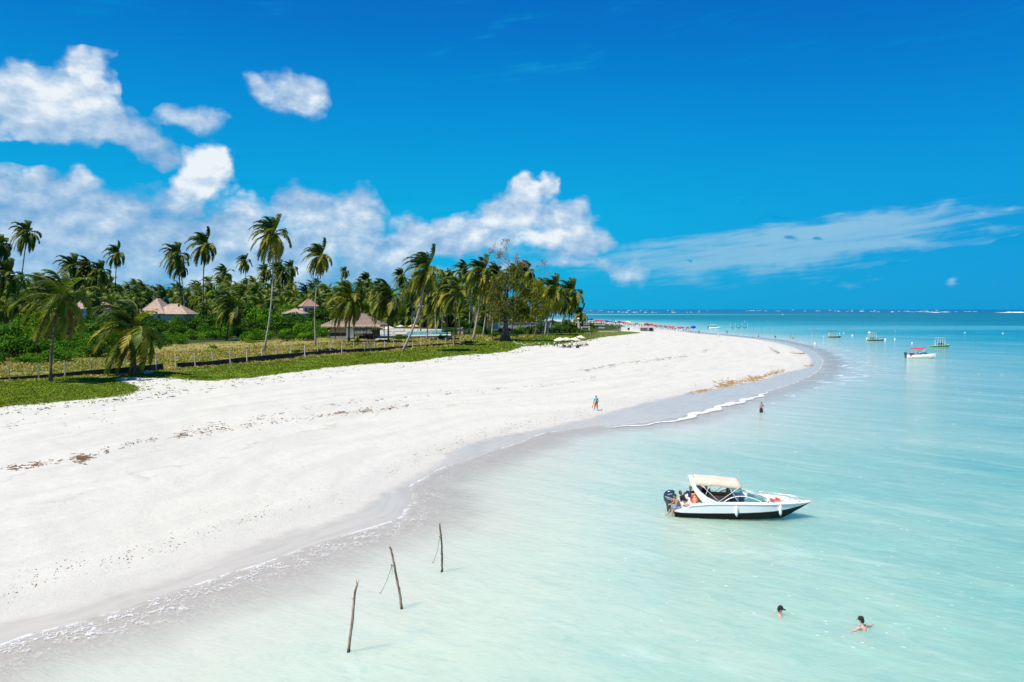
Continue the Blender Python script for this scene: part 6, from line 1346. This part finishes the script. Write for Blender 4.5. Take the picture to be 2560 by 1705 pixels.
# ------------------------------------------------------------------ coloured umbrellas and the crowd
GUM = 'coloured umbrellas lined up along the far shore'
UL = [ # u, v(canopy centre), half width px, colour, second colour
 (1453,800,5,'cyan',None),(1463,801,7,'blue','cyan'),(1477,799,6,'blue',None),(1488,801,5,'green','cyan'),(1496,803,7,'red',None),(1505,803,6,'red',None),(1517,804,6,'purple',None),(1530,805,6,'blue',None),(1538,806,6,'sun','white'),(1548,806,5,'blue',None),
 (1559,808,7,'red',None),(1570,806.5,7,'white',None),(1576,809,7,'orange','sun'),(1574,812,6,'green',None),(1588,811,7,'orange','cream'),(1593,810,6,'cyan',None),(1605,811,8,'orange','sun'),(1617,811,6,'red',None),(1617,814,6,'cyan',None),(1628,812.5,7,'red',None),(1638,814.5,6,'orange','red'),(1651,815.5,7,'red',None),(1663,816,5,'cyan',None),(1671,817.5,6,'red',None),(1681,818.5,6,'red',None),(1691,820,5,'sun',None),(1702,819.5,7,'red',None),(1719,820.5,6,'red',None)]
WD = dict(cyan='light blue', blue='blue', green='green', red='red', purple='purple', sun='yellow', white='white', orange='orange', cream='cream')
PCR = random.Random(12); ucount = {}
for i, (u, v, hw, c, c2) in enumerate(UL):
    vb = np.interp(u, [1450,1500,1560,1600,1650,1700,1730], [806.5,809.5,814.5,819,822.5,826,829]); p = Vector(ground(u, vb)); s = p.y/F_PX; r_ = max(hw*s*1.3, 1.3); sc_ = (vb-v+1.2)*s/2.35
    side = 'left end' if u < 1500 else ('left half' if u < 1570 else ('middle' if u < 1630 else ('right half' if u < 1690 else 'right end')))
    cm, pm_, rb = umbrella_meshes(c, c2, 1.5, .55); root = empty('beach_umbrella', p, 0, WD[c]+(' and '+WD[c2] if c2 else '')+' umbrella at the '+side+' of the far shore line', 'umbrella', GUM); TELL.append((root, u))
    q = link('pole', pm_, root); q.location = (0,0,2.3*sc_); q.scale = (1.5,1.5,sc_); q2 = link('canopy', cm, root); q2.location = (0,0,2.3*sc_); q2.scale = (r_/1.5, r_/1.5, 1.3*sc_); q2.rotation_euler = (R(PCR.uniform(-6,6)), R(PCR.uniform(2,10)), PCR.random())
p = Vector(ground(1733, 829)); s = p.y/F_PX; root = empty('beach_umbrella', p, 0, 'closed blue shade set apart at the right end, over the water', 'umbrella'); q = link('pole', umbrella_meshes('cyan')[1], root); q.location = (0,0,2.2); q.scale = (1,1,1)
q = MB().lathe([(.3,-.9),(1.35,-.55),(1.5,-.1),(1.0,.45),(.1,.75)], 10).build('canopy', [canv('blue', UC['blue'])], root, True); q.location = (0,0,2.6)
cl = ['white','black','navy','red','teal','pink','blue','lightblue','grey','maroon','yellow','olive']
for i in range(120):
    u = 1452+270*((i*.6180339)%1.0) if i < 85 else 1452+60*PCR.random(); vb = np.interp(u, [1450,1500,1560,1600,1650,1700,1730], [806.5,810,815,819.5,823,826.5,829.5])+PCR.uniform(-1.2,2.0)
    ps = PCR.choice(['stand','walk','sit','ground','stand','sit']); t_ = PCR.choice(cl+[None,None]); bt = PCR.choice(cl)
    o = person(ground(u, vb), PCR.uniform(0,6.28), ps, ('bare chested' if not t_ else t_+' topped')+' person '+dict(stand='standing',walk='walking',sit='seated',ground='sitting on the sand')[ps]+' among the far umbrellas in '+bt, PCR.choice((0,0,1,2)), t_, bt, group='people among the far umbrellas', vox=.07, scale=1.3); TELL.append((o, u))
CH = MB().box((0,0,.42), (.55,.5,.06)).box((0,.25,.72), (.55,.06,.55)).box((-.24,-.2,.21),(.06,.06,.42)).box((.24,-.2,.21),(.06,.06,.42)).box((-.24,.2,.21),(.06,.06,.42)).box((.24,.2,.21),(.06,.06,.42)).mesh('plastic_chair', [WHITEP]); TB = MB().box((0,0,.72), (.9,.9,.06)).box((0,0,.36),(.12,.12,.7)).box((0,0,.04),(.6,.6,.06)).mesh('plastic_table', [WHITEP])
for i in range(58):
    u = 1500+228*((i*.6180339+.3)%1.0); vb = np.interp(u, [1450,1500,1560,1600,1650,1700,1730], [807,810.5,816,820.5,824,827.5,830.5])+PCR.uniform(-.5,2.2); k_ = i % 4 == 0
    o = link('plastic_table' if k_ else 'plastic_chair', TB if k_ else CH); o.location = ground(u, vb); o.rotation_euler = (0,0,PCR.uniform(0,6.28)); o.scale = (1.25,)*3
    tag(o, ('white plastic table' if k_ else 'white plastic chair')+' by the '+('far left part' if u < 1545 else 'left half' if u < 1590 else 'middle' if u < 1660 else 'right half')+' of the far umbrellas', 'table' if k_ else 'chair', 'white plastic '+('tables' if k_ else 'chairs')+' by the far umbrellas'); TELL.append((o, u))
# kiosk and screens at the middle of the line
kp = Vector(ground(1617, 828)); ks = kp.y/F_PX; kio = empty('beach_kiosk', kp, R(-10), 'long pale beach kiosk with brown boarded front and dark hanging goods', 'kiosk')
MB().box((-1*ks,1.5,4.6*ks), (33*ks, 3, 9.2*ks)).build('wall', [STUCCO], kio); MB().box((0,1.2,10*ks), (37*ks,4.4,.35)).build('roof', [CONC], kio)
for i in range(3): MB().box(((-12+i*7)*ks,-.1,4.6*ks), (5.6*ks,.2,6.2*ks)).build('board_panel', [mat('kiosk_boards', (.33,.22,.17), rough=.9, var=.3, vscale=2)], kio)
MB().box((10.5*ks,-.1,4.4*ks), (7.5*ks,.2,7.4*ks)).build('dark_goods', [CLOTH['navy']], kio); MB().box((16*ks,-.15,3.6*ks), (2.4*ks,.25,5.4*ks)).build('grey_goods', [CLOTH['grey']], kio); MB().box((3.2*ks,-.2,4.8*ks), (.5,.2,9*ks)).build('white_pillar', [WHITEP], kio)
q = MB().box((0,0,5*ks*.5), (4.4*ks,1.2,5.2*ks)).box((0,-.05,5.4*ks), (5*ks,1.5,.3)).build('dark_bin_hut', [mat('dark_green_box', (.01,.05,.045), rough=.6)]); q.location = ground(1571.5, 825.5); tag(q, 'small dark green box standing left of the kiosk', 'box')
for i, (u, w_) in enumerate(((1560,16),(1587,14),(1597,8))): q = MB().box((0,0,.8), (w_*ks,.3,1.7)).build('white_screen', [WHITEP]); q.location = ground(u, 825.5 if u < 1570 else 824); tag(q, ['low pale screen left of the dark green box','low pale screen right of the dark green box','short pale screen beside the kiosk'][i], 'screen')
# ------------------------------------------------------------------ people along the far water line
GP = 'people at the water line near the point'
for u, v, ps, rz, lb, kw in [
  (1726,832.5,'stand',40,'person in orange top at the right end of the umbrellas',dict(top='orange',bottom='pink',skin=2)),
  (1747.5,834.5,'stand',200,'person in a dark green wrap standing at the water edge',dict(top='olive',bottom='navy',skin=1,ln=.9)),
  (1797,844,'stand',180,'person in a white top standing on the sand seen from behind',dict(top='white',bottom='white',skin=0)),
  (1816,833.5,'walk',60,'left one of two people wading side by side beyond the sand',dict(top='maroon',bottom='grey',skin=1)),
  (1818.5,833.5,'walk',60,'right one of two people wading side by side beyond the sand',dict(top=None,bottom='navy',skin=0)),
  (1896,846,'walk',20,'person in pink stepping along the wet sand near the point',dict(top='pink',bottom='maroon',skin=2)),
  (1939,845.5,'bend',-60,'dark clad person leaning in the shallows off the point',dict(top='black',bottom='navy',skin=1)),
  (1982,848,'sit',20,'person in a bright red life vest crouching in the water off the point',dict(top='red',bottom='red',skin=0)),
  (2030,838,'stand',0,'pale pink clad person standing in the water left of the blue roofed raft',dict(top='pink',bottom='white',skin=2)),
  (2034,821,'stand',0,'tiny figure with a red top far out, above the raft',dict(top='red',bottom='white',skin=1))]:
    on_land = ps and sdist(np.array([ground(u, v)[:2]]), WL)[0] > 0; p = Vector(ground(u, v)) if on_land else Vector(at_z(u, v, 0))+Vector((0,0,-.35))
    person(p, R(rz), ps, lb, group=GP, vox=.06, scale=1.08, **kw)
for u, v, lb in ((2009,852.5,'dark head of a swimmer off the point, near the red vest'),(2431,862,'lone dark head in the water right of the green raft'),(2076,822.5,'dark speck of a head beyond the blue roofed raft')):
    p = Vector(at_z(u, v, 0)); person(p+Vector((0,0,-1.42)), R(170), 'stand', lb, 1, None, 'navy', group='far swimmers', vox=.06)
# red float frame by the crouching person, pennants, buoys, far stakes
BUOY = MB().lathe([(.02,-.2),(.28,-.1),(.32,.1),(.15,.32),(.03,.36)], 10).mesh('buoy', [GEL])
for i, (u, v, k_) in enumerate(((2131,839.5,1.3),(2099,834,.8),(2109,833.5,.8),(2037,859,1.0),(2167,847,1.1),(2213,849.5,1.3),(2237,848.5,1.0),(2412,832,1.0),(2507,834,1.1),(1862,804,1.2),(2280,858,.9))):
    o = link('buoy', BUOY); o.location = at_z(u, v, 0); o.scale = (k_,)*3; tag(o, ['white buoy beside a thin stake right of the blue roofed raft','left small white buoy behind the blue roofed raft','right small white buoy behind the blue roofed raft','white float under the thin flag off the point','white buoy left of the white bowed raft','white buoy at the bow of the white bowed raft','white buoy right of the white bowed raft','white buoy far out above the green raft','white buoy at the far right','tiny white buoy beyond the swings','white buoy below the pale flag'][i], 'buoy', 'white buoys')
def thin_stake(u, v, h_px, lb, m=STK2, r=.06, lean=0):
    p = Vector(at_z(u, v, 0)); h = h_px*p.y/F_PX; o = MB().tube([(0,0,-.4),(lean*h*.5,0,h*.5),(lean*h,0,h)], [r,r*.9,r*.7], 5).build('wooden_stake', [m]); o.location = p; return tag(o, lb, 'wooden stake', 'far stakes in the sea')
for u, v, h, lb in ((1883,829,14,'thin dark stake right of the swing frames'),(1904,829,14,'second thin stake right of the swing frames'),(1924,829,12,'third thin stake right of the swing frames'),(1871,823,9,'short stake ending the row of swing frames'),(2136.5,839,12,'tall thin stake right of the blue roofed raft'),(2386.5,823,6,'left of two tiny stakes far right'),(2391,823,7,'right of two tiny stakes far right'),(2439,859,18,'thin stake right of the green raft'),(1849,812,5,'stub of a stake far beyond the swings'),(1812,824.5,9,'stake at the left of the swing frames'),(1976,846,13,'tall stake beside the person in the red vest'),(1987,845,12,'second stake beside the person in the red vest')):
    thin_stake(u, v, h, lb)
p = Vector(at_z(2058, 859, 0)); fl = empty('marker_flag', p, 0, 'thin white pole with a small pale pennant in the sea off the point', 'flag'); MB().tube([(0,0,-.5),(0,0,2.9)], .05, 5).build('pole', [WHITEP], fl); MB().add([(0,0,2.9),(.5,0,2.6),(0,0,2.2),(0,.02,2.9),(.5,.02,2.6),(0,.02,2.2)], [(0,1,2),(5,4,3)]).build('pennant', [WHITEP], fl)
p = Vector(at_z(2237, 848, 0)); fl = empty('marker_flag', p, 0, 'faint pale pole standing in the sea right of the white bowed raft', 'flag'); MB().tube([(0,0,-.5),(0,0,3.6)], .045, 5).build('pole', [mat('dull_pole', (.5,.55,.5))], fl); MB().add([(0,0,3.6),(.4,0,3.3),(0,0,3.1)], [(0,1,2)]).build('pennant', [WHITEP], fl)
sw = empty('hammock_frame', at_z(1826, 822, 0), 0, 'row of pale poles in the sea with dark hammocks slung between them', 'hammock'); o0 = Vector(sw.location); PA = [(1826,822),(1838,822),(1855,821),(1869,822)]; prv = None
for u, v in PA:
    g_ = Vector(at_z(u, v, 0))-o0; q = link('pole', MB().tube([(0,0,-.5),(0,0,3.6)], .09, 5).mesh('pole', [WHITEP]), sw); q.location = g_
    if prv is not None: MB().tube([prv.lerp(g_, i/8)+Vector((0,0,1.5-1.1*math.sin(math.pi*i/8))) for i in range(9)], [.05,.12,.16,.18,.18,.18,.16,.12,.05], 5).build('hammock', [CHAR], sw)
    prv = g_
thin_stake(1800, 826, 4, 'very short stake right of the canopied boat')
# ------------------------------------------------------------------ rafts and boats
GRN = mat('raft_green', (.12,.32,.06), rough=.6); DKG = mat('raft_dark_green', (.015,.07,.05), rough=.6); CRM = mat('raft_cream', (.75,.72,.60), rough=.6); BLUER = mat('raft_blue_roof', (.02,.09,.17), rough=.6); TANR = mat('raft_tan_roof', (.62,.42,.30), rough=.8)
def raft(u, v, wpx, label, hullm, sidem, roofm, roof=(0,.62), rh=1.9, goods=True, goodsm=DKG):
    p = Vector(at_z(u, v, 0)); L_ = wpx*p.y/F_PX; root = empty('tour_raft', p, R(-4), label, 'raft', None); h = L_/2; bw = L_*.16
    X = [-h,-h*.9,-h*.2,h*.4,h*.75,h]; Wd = [.85,1,1,.85,.5,.05]; Zt = [.42,.42,.42,.5,.62,.78]; V = []
    for x, w_, z in zip(X, Wd, Zt): V += [(x,-bw*w_*.85,-.12 if x < h*.9 else z-.3),(x,-bw*w_,z),(x,bw*w_,z),(x,bw*w_*.85,-.12 if x < h*.9 else z-.3)]
    Fc = [(i*4+k_, (i+1)*4+k_, (i+1)*4+(k_+1)%4, i*4+(k_+1)%4) for i in range(5) for k_ in range(4)]+[(0,1,2,3),(23,22,21,20)]; fm = [0,1,0,0]*5+[0,0]
    obj('hull', V, Fc, [hullm, sidem], root, False, fm); x0, x1 = -h+L_*roof[0]+.2, -h+L_*roof[1]
    MB().box(((x0+x1)/2,0,.42+rh), (x1-x0+.5, bw*2.1, .12)).build('roof', [roofm], root)
    pm2 = MB().box((0,0,rh/2+.40), (.12,.12,rh)).mesh('post', [WHITEP])
    for x in np.linspace(x0, x1, 4):
        for y in (-bw*.9, bw*.9): q = link('post', pm2, root); q.location = (x, y, 0)
    if goods:
        for i, x in enumerate(np.linspace(x0+.6, x1-.6, 3)): MB().box((x,0,.75), (.5,bw*1.5,.12)).box((x+.22,0,1.0),(.08,bw*1.5,.5)).build('bench', [goodsm], root)
    return root
raft(2087,843.5,30,'small raft with a flat dark blue roof on thin posts',DKG,CRM,BLUER,(0,.62),2.3,True,CRM)
o = raft(2190,851.5,39,'dark green raft with a pointed white bow and a thin tan roof',DKG,CRM,TANR,(.02,.45),2.5,True,GRN); q = MB(); blob(q, (0,0,0), .55); q = q.build('white_bundle', [WHITEP], o, True); q.location = (-39/2*at_z(2190,851.5)[1]/F_PX+.5,0,2.9)
raft(2351,867,45,'bright green raft with a cream deck and a pale open canopy',GRN,CRM,TANR,(.25,.66),2.4,True,DKG)
# speedboat with red sunshade
def small_boat(u, v, wpx, label, canc, rz=0, canopy='bimini', group=None, people_=0):
    p = Vector(at_z(u, v, 0)); L_ = wpx*p.y/F_PX; k_ = L_/6.6; root = empty('motorboat', p, rz, label, 'boat', group, k_); b = MB(); X = [-3.1,-2.4,-1,.6,1.8,2.7,3.3]; Wd = [.95,1.1,1.15,1.1,.85,.45,.04]; Zt = [.62,.72,.82,.92,1.0,1.06,1.08]; Zk = [-.25,-.3,-.3,-.3,-.15,.25,.95]; V = []
    for x, w_, zt, zk in zip(X, Wd, Zt, Zk): V += [(x,0,zk),(x,-w_*.9,max(.05, zk*.9)),(x,-w_,zt),(x,-w_*.75,zt+.05),(x,w_*.75,zt+.05),(x,w_,zt),(x,w_*.9,max(.05, zk*.9))]
    n = 7; Fc = [(i*n+j, (i+1)*n+j, (i+1)*n+(j+1)%n, i*n+(j+1)%n) for i in range(6) for j in range(n)]+[tuple(range(n))]; obj('hull', V, Fc, [GEL], root, True)
    MB().box((-1.1,0,.875), (2.6,1.35,.05)).build('cockpit', [GREYG], root)
    MB().box((-2.0,0,1.02), (.5,1.3,.35)).box((-.4,0,1.05), (.5,1.2,.4)).build('seats', [CHAR], root)
    V = [(.3,-.85,.95),(1.5,-.55,1.0),(1.5,.55,1.0),(.3,.85,.95),(.2,-.7,1.45),(.7,-.45,1.5),(.7,.45,1.5),(.2,.7,1.45)]; obj('windscreen', V, [(0,1,5,4),(1,2,6,5),(2,3,7,6)], [TINT], root); MB().tube([V[4],V[5],V[6],V[7]], .03, 4).build('windscreen_rim', [GEL], root)
    if canopy == 'bimini':
        V = []; 
        for i in range(7):
            f = i/6
            for j in range(6): g_ = j/5*2-1; V.append((-2.0+2.9*f, g_*.9, 2.15+.16*(1-g_**4)+.22*math.sin(f*math.pi*.9)-.15*f-(.12 if abs(g_) > .99 else 0)))
        q = obj('bimini_canopy', V, [(i*6+j, (i+1)*6+j, (i+1)*6+j+1, i*6+j+1) for i in range(6) for j in range(5)], [canc], root, True)
        for sg in (-1,1):
            for a, b_ in (((-1.2,.95),(-1.8,2.2)),((-1.2,.95),(.7,2.15)),((.4,1.4),(0.0,2.25))): MB().tube([(a[0],sg*.95,a[1]),(b_[0],sg*.88,b_[1])], .025, 4).build('bimini_tube', [ALU], root)
    elif canopy == 'hardtop':
        MB().box((-.8,0,2.35), (3.2,1.9,.12)).build('hardtop', [canc], root)
        for x in (-2.2,-.8,.6):
            for y in (-.85,.85): MB().box((x,y,1.6), (.07,.07,1.5)).build('post', [ALU], root)
    eg = MB().lathe([(.12,-.2),(.15,.4),(.22,.7),(.30,.95),(.30,1.25),(.18,1.42)], 9, (-3.35,0,0)).build('outboard_engine', [COWL], root, True)
    return root
rb_ = small_boat(2302,896,73,'white speedboat with a red sunshade moored right of the point',canv('red',UC['red']),R(-5))
for x in (1.7,2.3,2.9): MB().lathe([(.02,0),(.1,.1),(.1,.5),(.03,.6)], 7, (x,-np.interp(x,[.6,1.8,2.7,3.3],[1.1,.85,.45,.04])-.1,.2)).build('fender', [GEL], rb_, True)
MB().box((-2.6,-1.05,.9), (.5,.12,.3)).build('red_cushion', [CLOTH['red']], rb_)
small_boat(1786,822,30,'white boat with a flat hardtop anchored just beyond the umbrellas',WHITEP,R(-5),'hardtop')
GF = 'white boats anchored in a row near the horizon'
for i, (u, v, w_, k_) in enumerate(((1522,780.8,7,'hardtop'),(1531,780.8,8,'hardtop'),(1547,781,8,'bimini'),(1557,781.2,8,'hardtop'),(1568,781.2,9,'hardtop'),(1586,781.5,9,'hardtop'),(1592,781.6,7,'bimini'),(1614,781.8,7,'bimini'),(1632,781.8,8,'bimini'),(1640,781.8,6,'hardtop'),(1684,782,11,'hardtop'),(1718,781.5,5,'bimini'),(1728,781.5,7,'bimini'),(1748,780.8,5,'bimini'),(1957,787,6,'bimini'),(2480,790,0,None))):
    if not w_: continue
    o = small_boat(u, v, w_, 'white boat anchored near the horizon, '+('left group' if u < 1600 else 'right group' if u < 1900 else 'far to the right'), WHITEP, R(PCR.uniform(-25,25)), k_, GF); TELL.append((o, u))
p = Vector(at_z(1547, 780.9, 0)); sl = empty('sailboat', p, 0, 'tiny boat with a white triangular sail near the horizon', 'boat'); k_ = p.y/F_PX; MB().add([(-4*k_,0,0),(4*k_,0,0),(3*k_,-.8*k_,.5*k_),(-3*k_,-.8*k_,.5*k_),(3*k_,.8*k_,.5*k_),(-3*k_,.8*k_,.5*k_)], [(0,1,2,3),(0,5,4,1),(3,2,4,5),(1,4,2),(0,3,5)]).build('hull', [GEL], sl); MB().add([(-2.6*k_,0,.6*k_),(2.8*k_,0,.6*k_),(0,.1,4.2*k_),(0,.3*k_,.6*k_)], [(0,1,2),(1,3,2),(3,0,2)]).build('sail', [WHITEP], sl)
# surf on the reef: low ridges of foam lying on the sea far out
def surf():
    rg_ = random.Random(4); V, Fc = [], []
    runs = [(1440,1560,776.8,5),(1560,1600,776.3,3),(1600,1640,776.4,4),(1640,1760,776.6,4),(1760,1900,776.5,4),(1830,2100,777.3,13),(2080,2330,778.2,18),(2180,2320,779.6,8),(2300,2560,779.2,12),(2500,2620,781.0,5),(1900,2560,775.8,8)]
    for u0, u1, v, n in runs:
        for i in range(n):
            u = rg_.uniform(u0, u1); w_ = rg_.uniform(1.5, 8); vv = v+rg_.uniform(-.6,.6); p = at_z(u, vv, 0); s = p[1]/F_PX; L_ = w_*s; n_ = 6; o = len(V)
            for j in range(n_+1):
                f = j/n_; x = p[0]+(f-.5)*L_; h = (rg_.uniform(.35,1.0))*math.sin(math.pi*(.05+.9*f))*s*.5; V += [(x,p[1]-6*s*math.sin(math.pi*f)-3,.05),(x,p[1],h+.08),(x,p[1]+6*s*math.sin(math.pi*f)+3,.05)]
            for j in range(n_): Fc += [(o+j*3,o+j*3+3,o+j*3+4,o+j*3+1),(o+j*3+1,o+j*3+4,o+j*3+5,o+j*3+2)]
    # the big breaker at the right edge
    for (u, v, w_, hh) in ((2548,781.5,34,2.2),(2515,781.8,10,1.2),(2338,781.2,16,1.3),(2365,780.2,12,1.0)):
        p = at_z(u, v, 0); s = p[1]/F_PX; n_ = 12; o = len(V)
        for j in range(n_+1):
            f = j/n_; x = p[0]+(f-.5)*w_*s; h = hh*s*rg_.uniform(.6,1)*math.sin(math.pi*(.05+.9*f)); V += [(x,p[1]-30*math.sin(math.pi*f)-3,.05),(x,p[1],h+.08),(x,p[1]+60,.05)]
        for j in range(n_): Fc += [(o+j*3,o+j*3+3,o+j*3+4,o+j*3+1),(o+j*3+1,o+j*3+4,o+j*3+5,o+j*3+2)]
    tag(obj('surf', V, Fc, [mat('surf_foam', (.85,.88,.88), rough=.9)]), 'broken white surf along the reef near the horizon', kind='stuff')
surf()
# breaker rolling on the near shore
def breaker():
    line = smooth_line([at_z(u, v, 0)[:2] for u, v in ((1500,1066),(1545,1062),(1590,1062),(1632,1057),(1665,1051),(1702,1045),(1742,1031),(1776,1022),(1802,1012),(1832,1006),(1862,998),(1891,987),(1914,980))], 4); rg_ = np.random.default_rng(5); n = len(line); K = 9; V, Fc = [], []
    S_ = np.cumsum(np.r_[0, np.hypot(*np.diff(line, axis=0).T)]); S_ /= S_[-1]
    for i in range(n):
        t_ = line[min(i+1,n-1)]-line[max(i-1,0)]; t_ = t_/np.linalg.norm(t_); nn = np.array([t_[1], -t_[0]]); f = S_[i]; amp = math.sin(math.pi*min(1, f*1.02))**.5*(.55+.45*math.sin(f*23)**2)*(0.35+.65*(f > .25)); wd = .5*amp+.10; off = .25*math.sin(f*31)+.2*math.sin(f*67)
        for k_ in range(K): g_ = k_/(K-1)*2-1; q = line[i]+nn*(g_*wd+off+.6); V.append((q[0], q[1], .015+(.20*amp*(1-g_*g_)**.7+rg_.normal(0,.02)*amp)*(abs(g_) < .95)))
    Fc = [(i*K+k_, (i+1)*K+k_, (i+1)*K+k_+1, i*K+k_+1) for i in range(n-1) for k_ in range(K-1)]
    tag(obj('breaker_foam', V, Fc, [mat('breaker_white', (.80,.82,.82), rough=.9, bump=1.0, bscale=4, col2=(.50,.57,.60), vscale=1.6, detail=8)], None, True), 'low white breaker rolling along the wet sand', kind='stuff')
breaker()
# wrack: dry seaweed and leaves in lines on the sand
def wrack():
    rg_ = np.random.default_rng(21); V, Fc, M = [], [], []
    def clump(u, v, s, mi):
        s *= .72 if mi == 0 else 1
        try: p = ground(u, v)
        except Exception: return
        k_ = rg_.integers(2, 4)
        for _ in range(k_):
            a = rg_.uniform(0, 6.28); c = p+np.array([rg_.normal(0,s*.7), rg_.normal(0,s*.7), .015]); l_, w_, h = s*rg_.uniform(.6,1.5), s*rg_.uniform(.25,.6), s*rg_.uniform(.12,.35); o = len(V); ca, sa = math.cos(a), math.sin(a)
            for x, y, z in ((-l_,-w_,-.02),(l_,-w_*.6,-.02),(l_*.8,w_,-.02),(-l_*.7,w_*.8,-.02),(-l_*.2,0,h),(l_*.4,w_*.1,h*.7)): V.append((c[0]+x*ca-y*sa, c[1]+x*sa+y*ca, c[2]+z))
            Fc.extend([(o,o+1,o+5,o+4),(o+1,o+2,o+5),(o+2,o+3,o+4,o+5),(o+3,o,o+4)]); M.extend([mi]*4)
    def line(pts, n, spread, s, mi, dens=None):
        n = int(n*1.5) if mi != 1 else n; pts = np.array(pts, float); d = np.r_[0, np.cumsum(np.hypot(*np.diff(pts, axis=0).T))]
        for i in range(n):
            t = rg_.uniform(0, d[-1]); 
            if rg_.random() < .5: t = (np.floor(t/60)+rg_.normal(.5,.12))*60; t = np.clip(t, 0, d[-1])
            clump(np.interp(t, d, pts[:,0]), np.interp(t, d, pts[:,1])+rg_.normal(0, spread), s*rg_.uniform(.5,1.5), mi)
    line([(0,1172),(120,1158),(200,1148),(240,1140)], 90, 4, .10, 0); line([(175,1150),(235,1141)], 60, 5, .13, 0)
    line([(240,1135),(330,1108),(430,1092),(560,1072),(640,1062),(760,1045),(850,1034),(1015,1013)], 230, 4, .10, 0); line([(430,1085),(560,1066)], 60, 8, .11, 0)
    line([(820,1036),(860,1030),(930,1028),(1020,1012)], 90, 2, .11, 0); line([(620,1050),(740,1024),(900,1004),(1100,985),(1400,960),(1700,905)], 170, 3, .09, 2)
    line([(0,1482),(60,1462),(120,1444),(200,1425),(270,1414),(340,1392),(400,1368),(480,1346),(560,1318),(640,1290),(740,1262),(860,1240)], 200, 11, .028, 0); line([(20,1450),(240,1400),(520,1330),(700,1260)], 50, 16, .022, 2)
    line([(960,1185),(1100,1120),(1250,1075),(1380,1052),(1480,1030),(1640,985),(1760,965)], 260, 9, .04, 2); line([(1180,1085),(1380,1045),(1490,1018)], 90, 8, .05, 0)
    line([(1722,984),(1800,967),(1850,957)], 130, 2, .16, 1); line([(1795,965),(1842,955),(1885,948),(1910,940),(1960,925)], 360, 3.2, .16, 1); line([(1780,958),(1880,945),(1930,932)], 120, 5, .14, 1); line([(1975,882),(2008,884)], 90, .8, .22, 1); line([(2005,915),(2030,914)], 40, 1, .16, 1); line([(1920,868),(1945,882)], 60, 1.5, .18, 2)
    line([(1440,930),(1560,908),(1700,892),(1740,885),(1790,868),(1800,852)], 150, 2, .16, 2); line([(1480,855),(1640,850)], 30, 6, .14, 2)
    line([(20,1030),(250,1006),(370,995),(560,965),(900,925),(1150,900),(1290,885)], 150, 5, .13, 3); line([(0,1060),(300,1040)], 25, 12, .07, 3)
    print('wrack faces', len(Fc))
    tag(obj('seaweed_wrack', V, Fc, [mat('wrack_brown', (.20,.115,.05), rough=.95, var=.3), mat('wrack_ochre', (.30,.19,.075), rough=.95, var=.3), mat('wrack_grey', (.26,.22,.17), rough=.95, var=.3), mat('runner_green', (.10,.15,.05), rough=.9, var=.3)], fm=M), 'scattered lines of dried brown seaweed on the white sand', kind='stuff')
wrack()

def flecks():
    rg_ = np.random.default_rng(8); V, Fc = [], []
    def fl(x, y, L_, w_, a):
        n = 8; o = len(V); ca, sa = math.cos(a), math.sin(a)
        for i in range(n): t = 2*math.pi*i/n; r_ = rg_.uniform(.45, 1.1); px_, py_ = L_*r_*math.cos(t), w_*r_*math.sin(t); V.append((x+px_*ca-py_*sa, y+px_*sa+py_*ca, .02))
        V.append((x, y, .035)); Fc.extend([(o+i, o+(i+1) % n, o+n) for i in range(n)])
    for (u, v, n, sp) in ((2156,1573,16,.9),(1949,1538,6,.5),(1903,1031,4,.8),(1690,1292,10,.8),(1850,1300,10,1.6)):
        c = at_z(u, v, 0)
        for _ in range(n): fl(c[0]+rg_.normal(0,sp), c[1]+rg_.normal(0,sp*.6), rg_.uniform(.03,.12), rg_.uniform(.012,.035), rg_.uniform(-.6,.2))
    for _ in range(150):
        u, v = rg_.uniform(1500,2560), 930+700*rg_.random()**1.6; c = at_z(u, v, 0); k_ = c[1]/60
        fl(c[0], c[1], rg_.uniform(.05,.22)*max(.6,k_), rg_.uniform(.015,.05)*max(.6,k_), R(-35)+rg_.normal(0,.25))
    tag(obj('foam_flecks', V, Fc, [mat('fleck_foam', (.72,.76,.76), rough=.8)]), 'small white flecks of foam on the open water', kind='stuff')
flecks()
# ------------------------------------------------------------------ tell look-alikes apart
ORD = ['first','second','third','fourth','fifth','sixth','seventh','eighth','ninth','tenth','eleventh','twelfth','thirteenth','fourteenth','fifteenth']
_by = {}
for o, u in TELL: _by.setdefault(o['label'], []).append((u, o))
for lb, lst in _by.items():
    if len(lst) < 2: continue
    lst.sort(key=lambda q: q[0]); n = len(lst)
    for i, (u, o) in enumerate(lst):
        wd = ('left' if i == 0 else 'right') if n == 2 else (['leftmost','middle','rightmost'][i] if n == 3 else ('leftmost' if i == 0 else 'rightmost' if i == n-1 else ORD[min(i, 14)]+' from left,'))
        o['label'] = wd+' '+lb
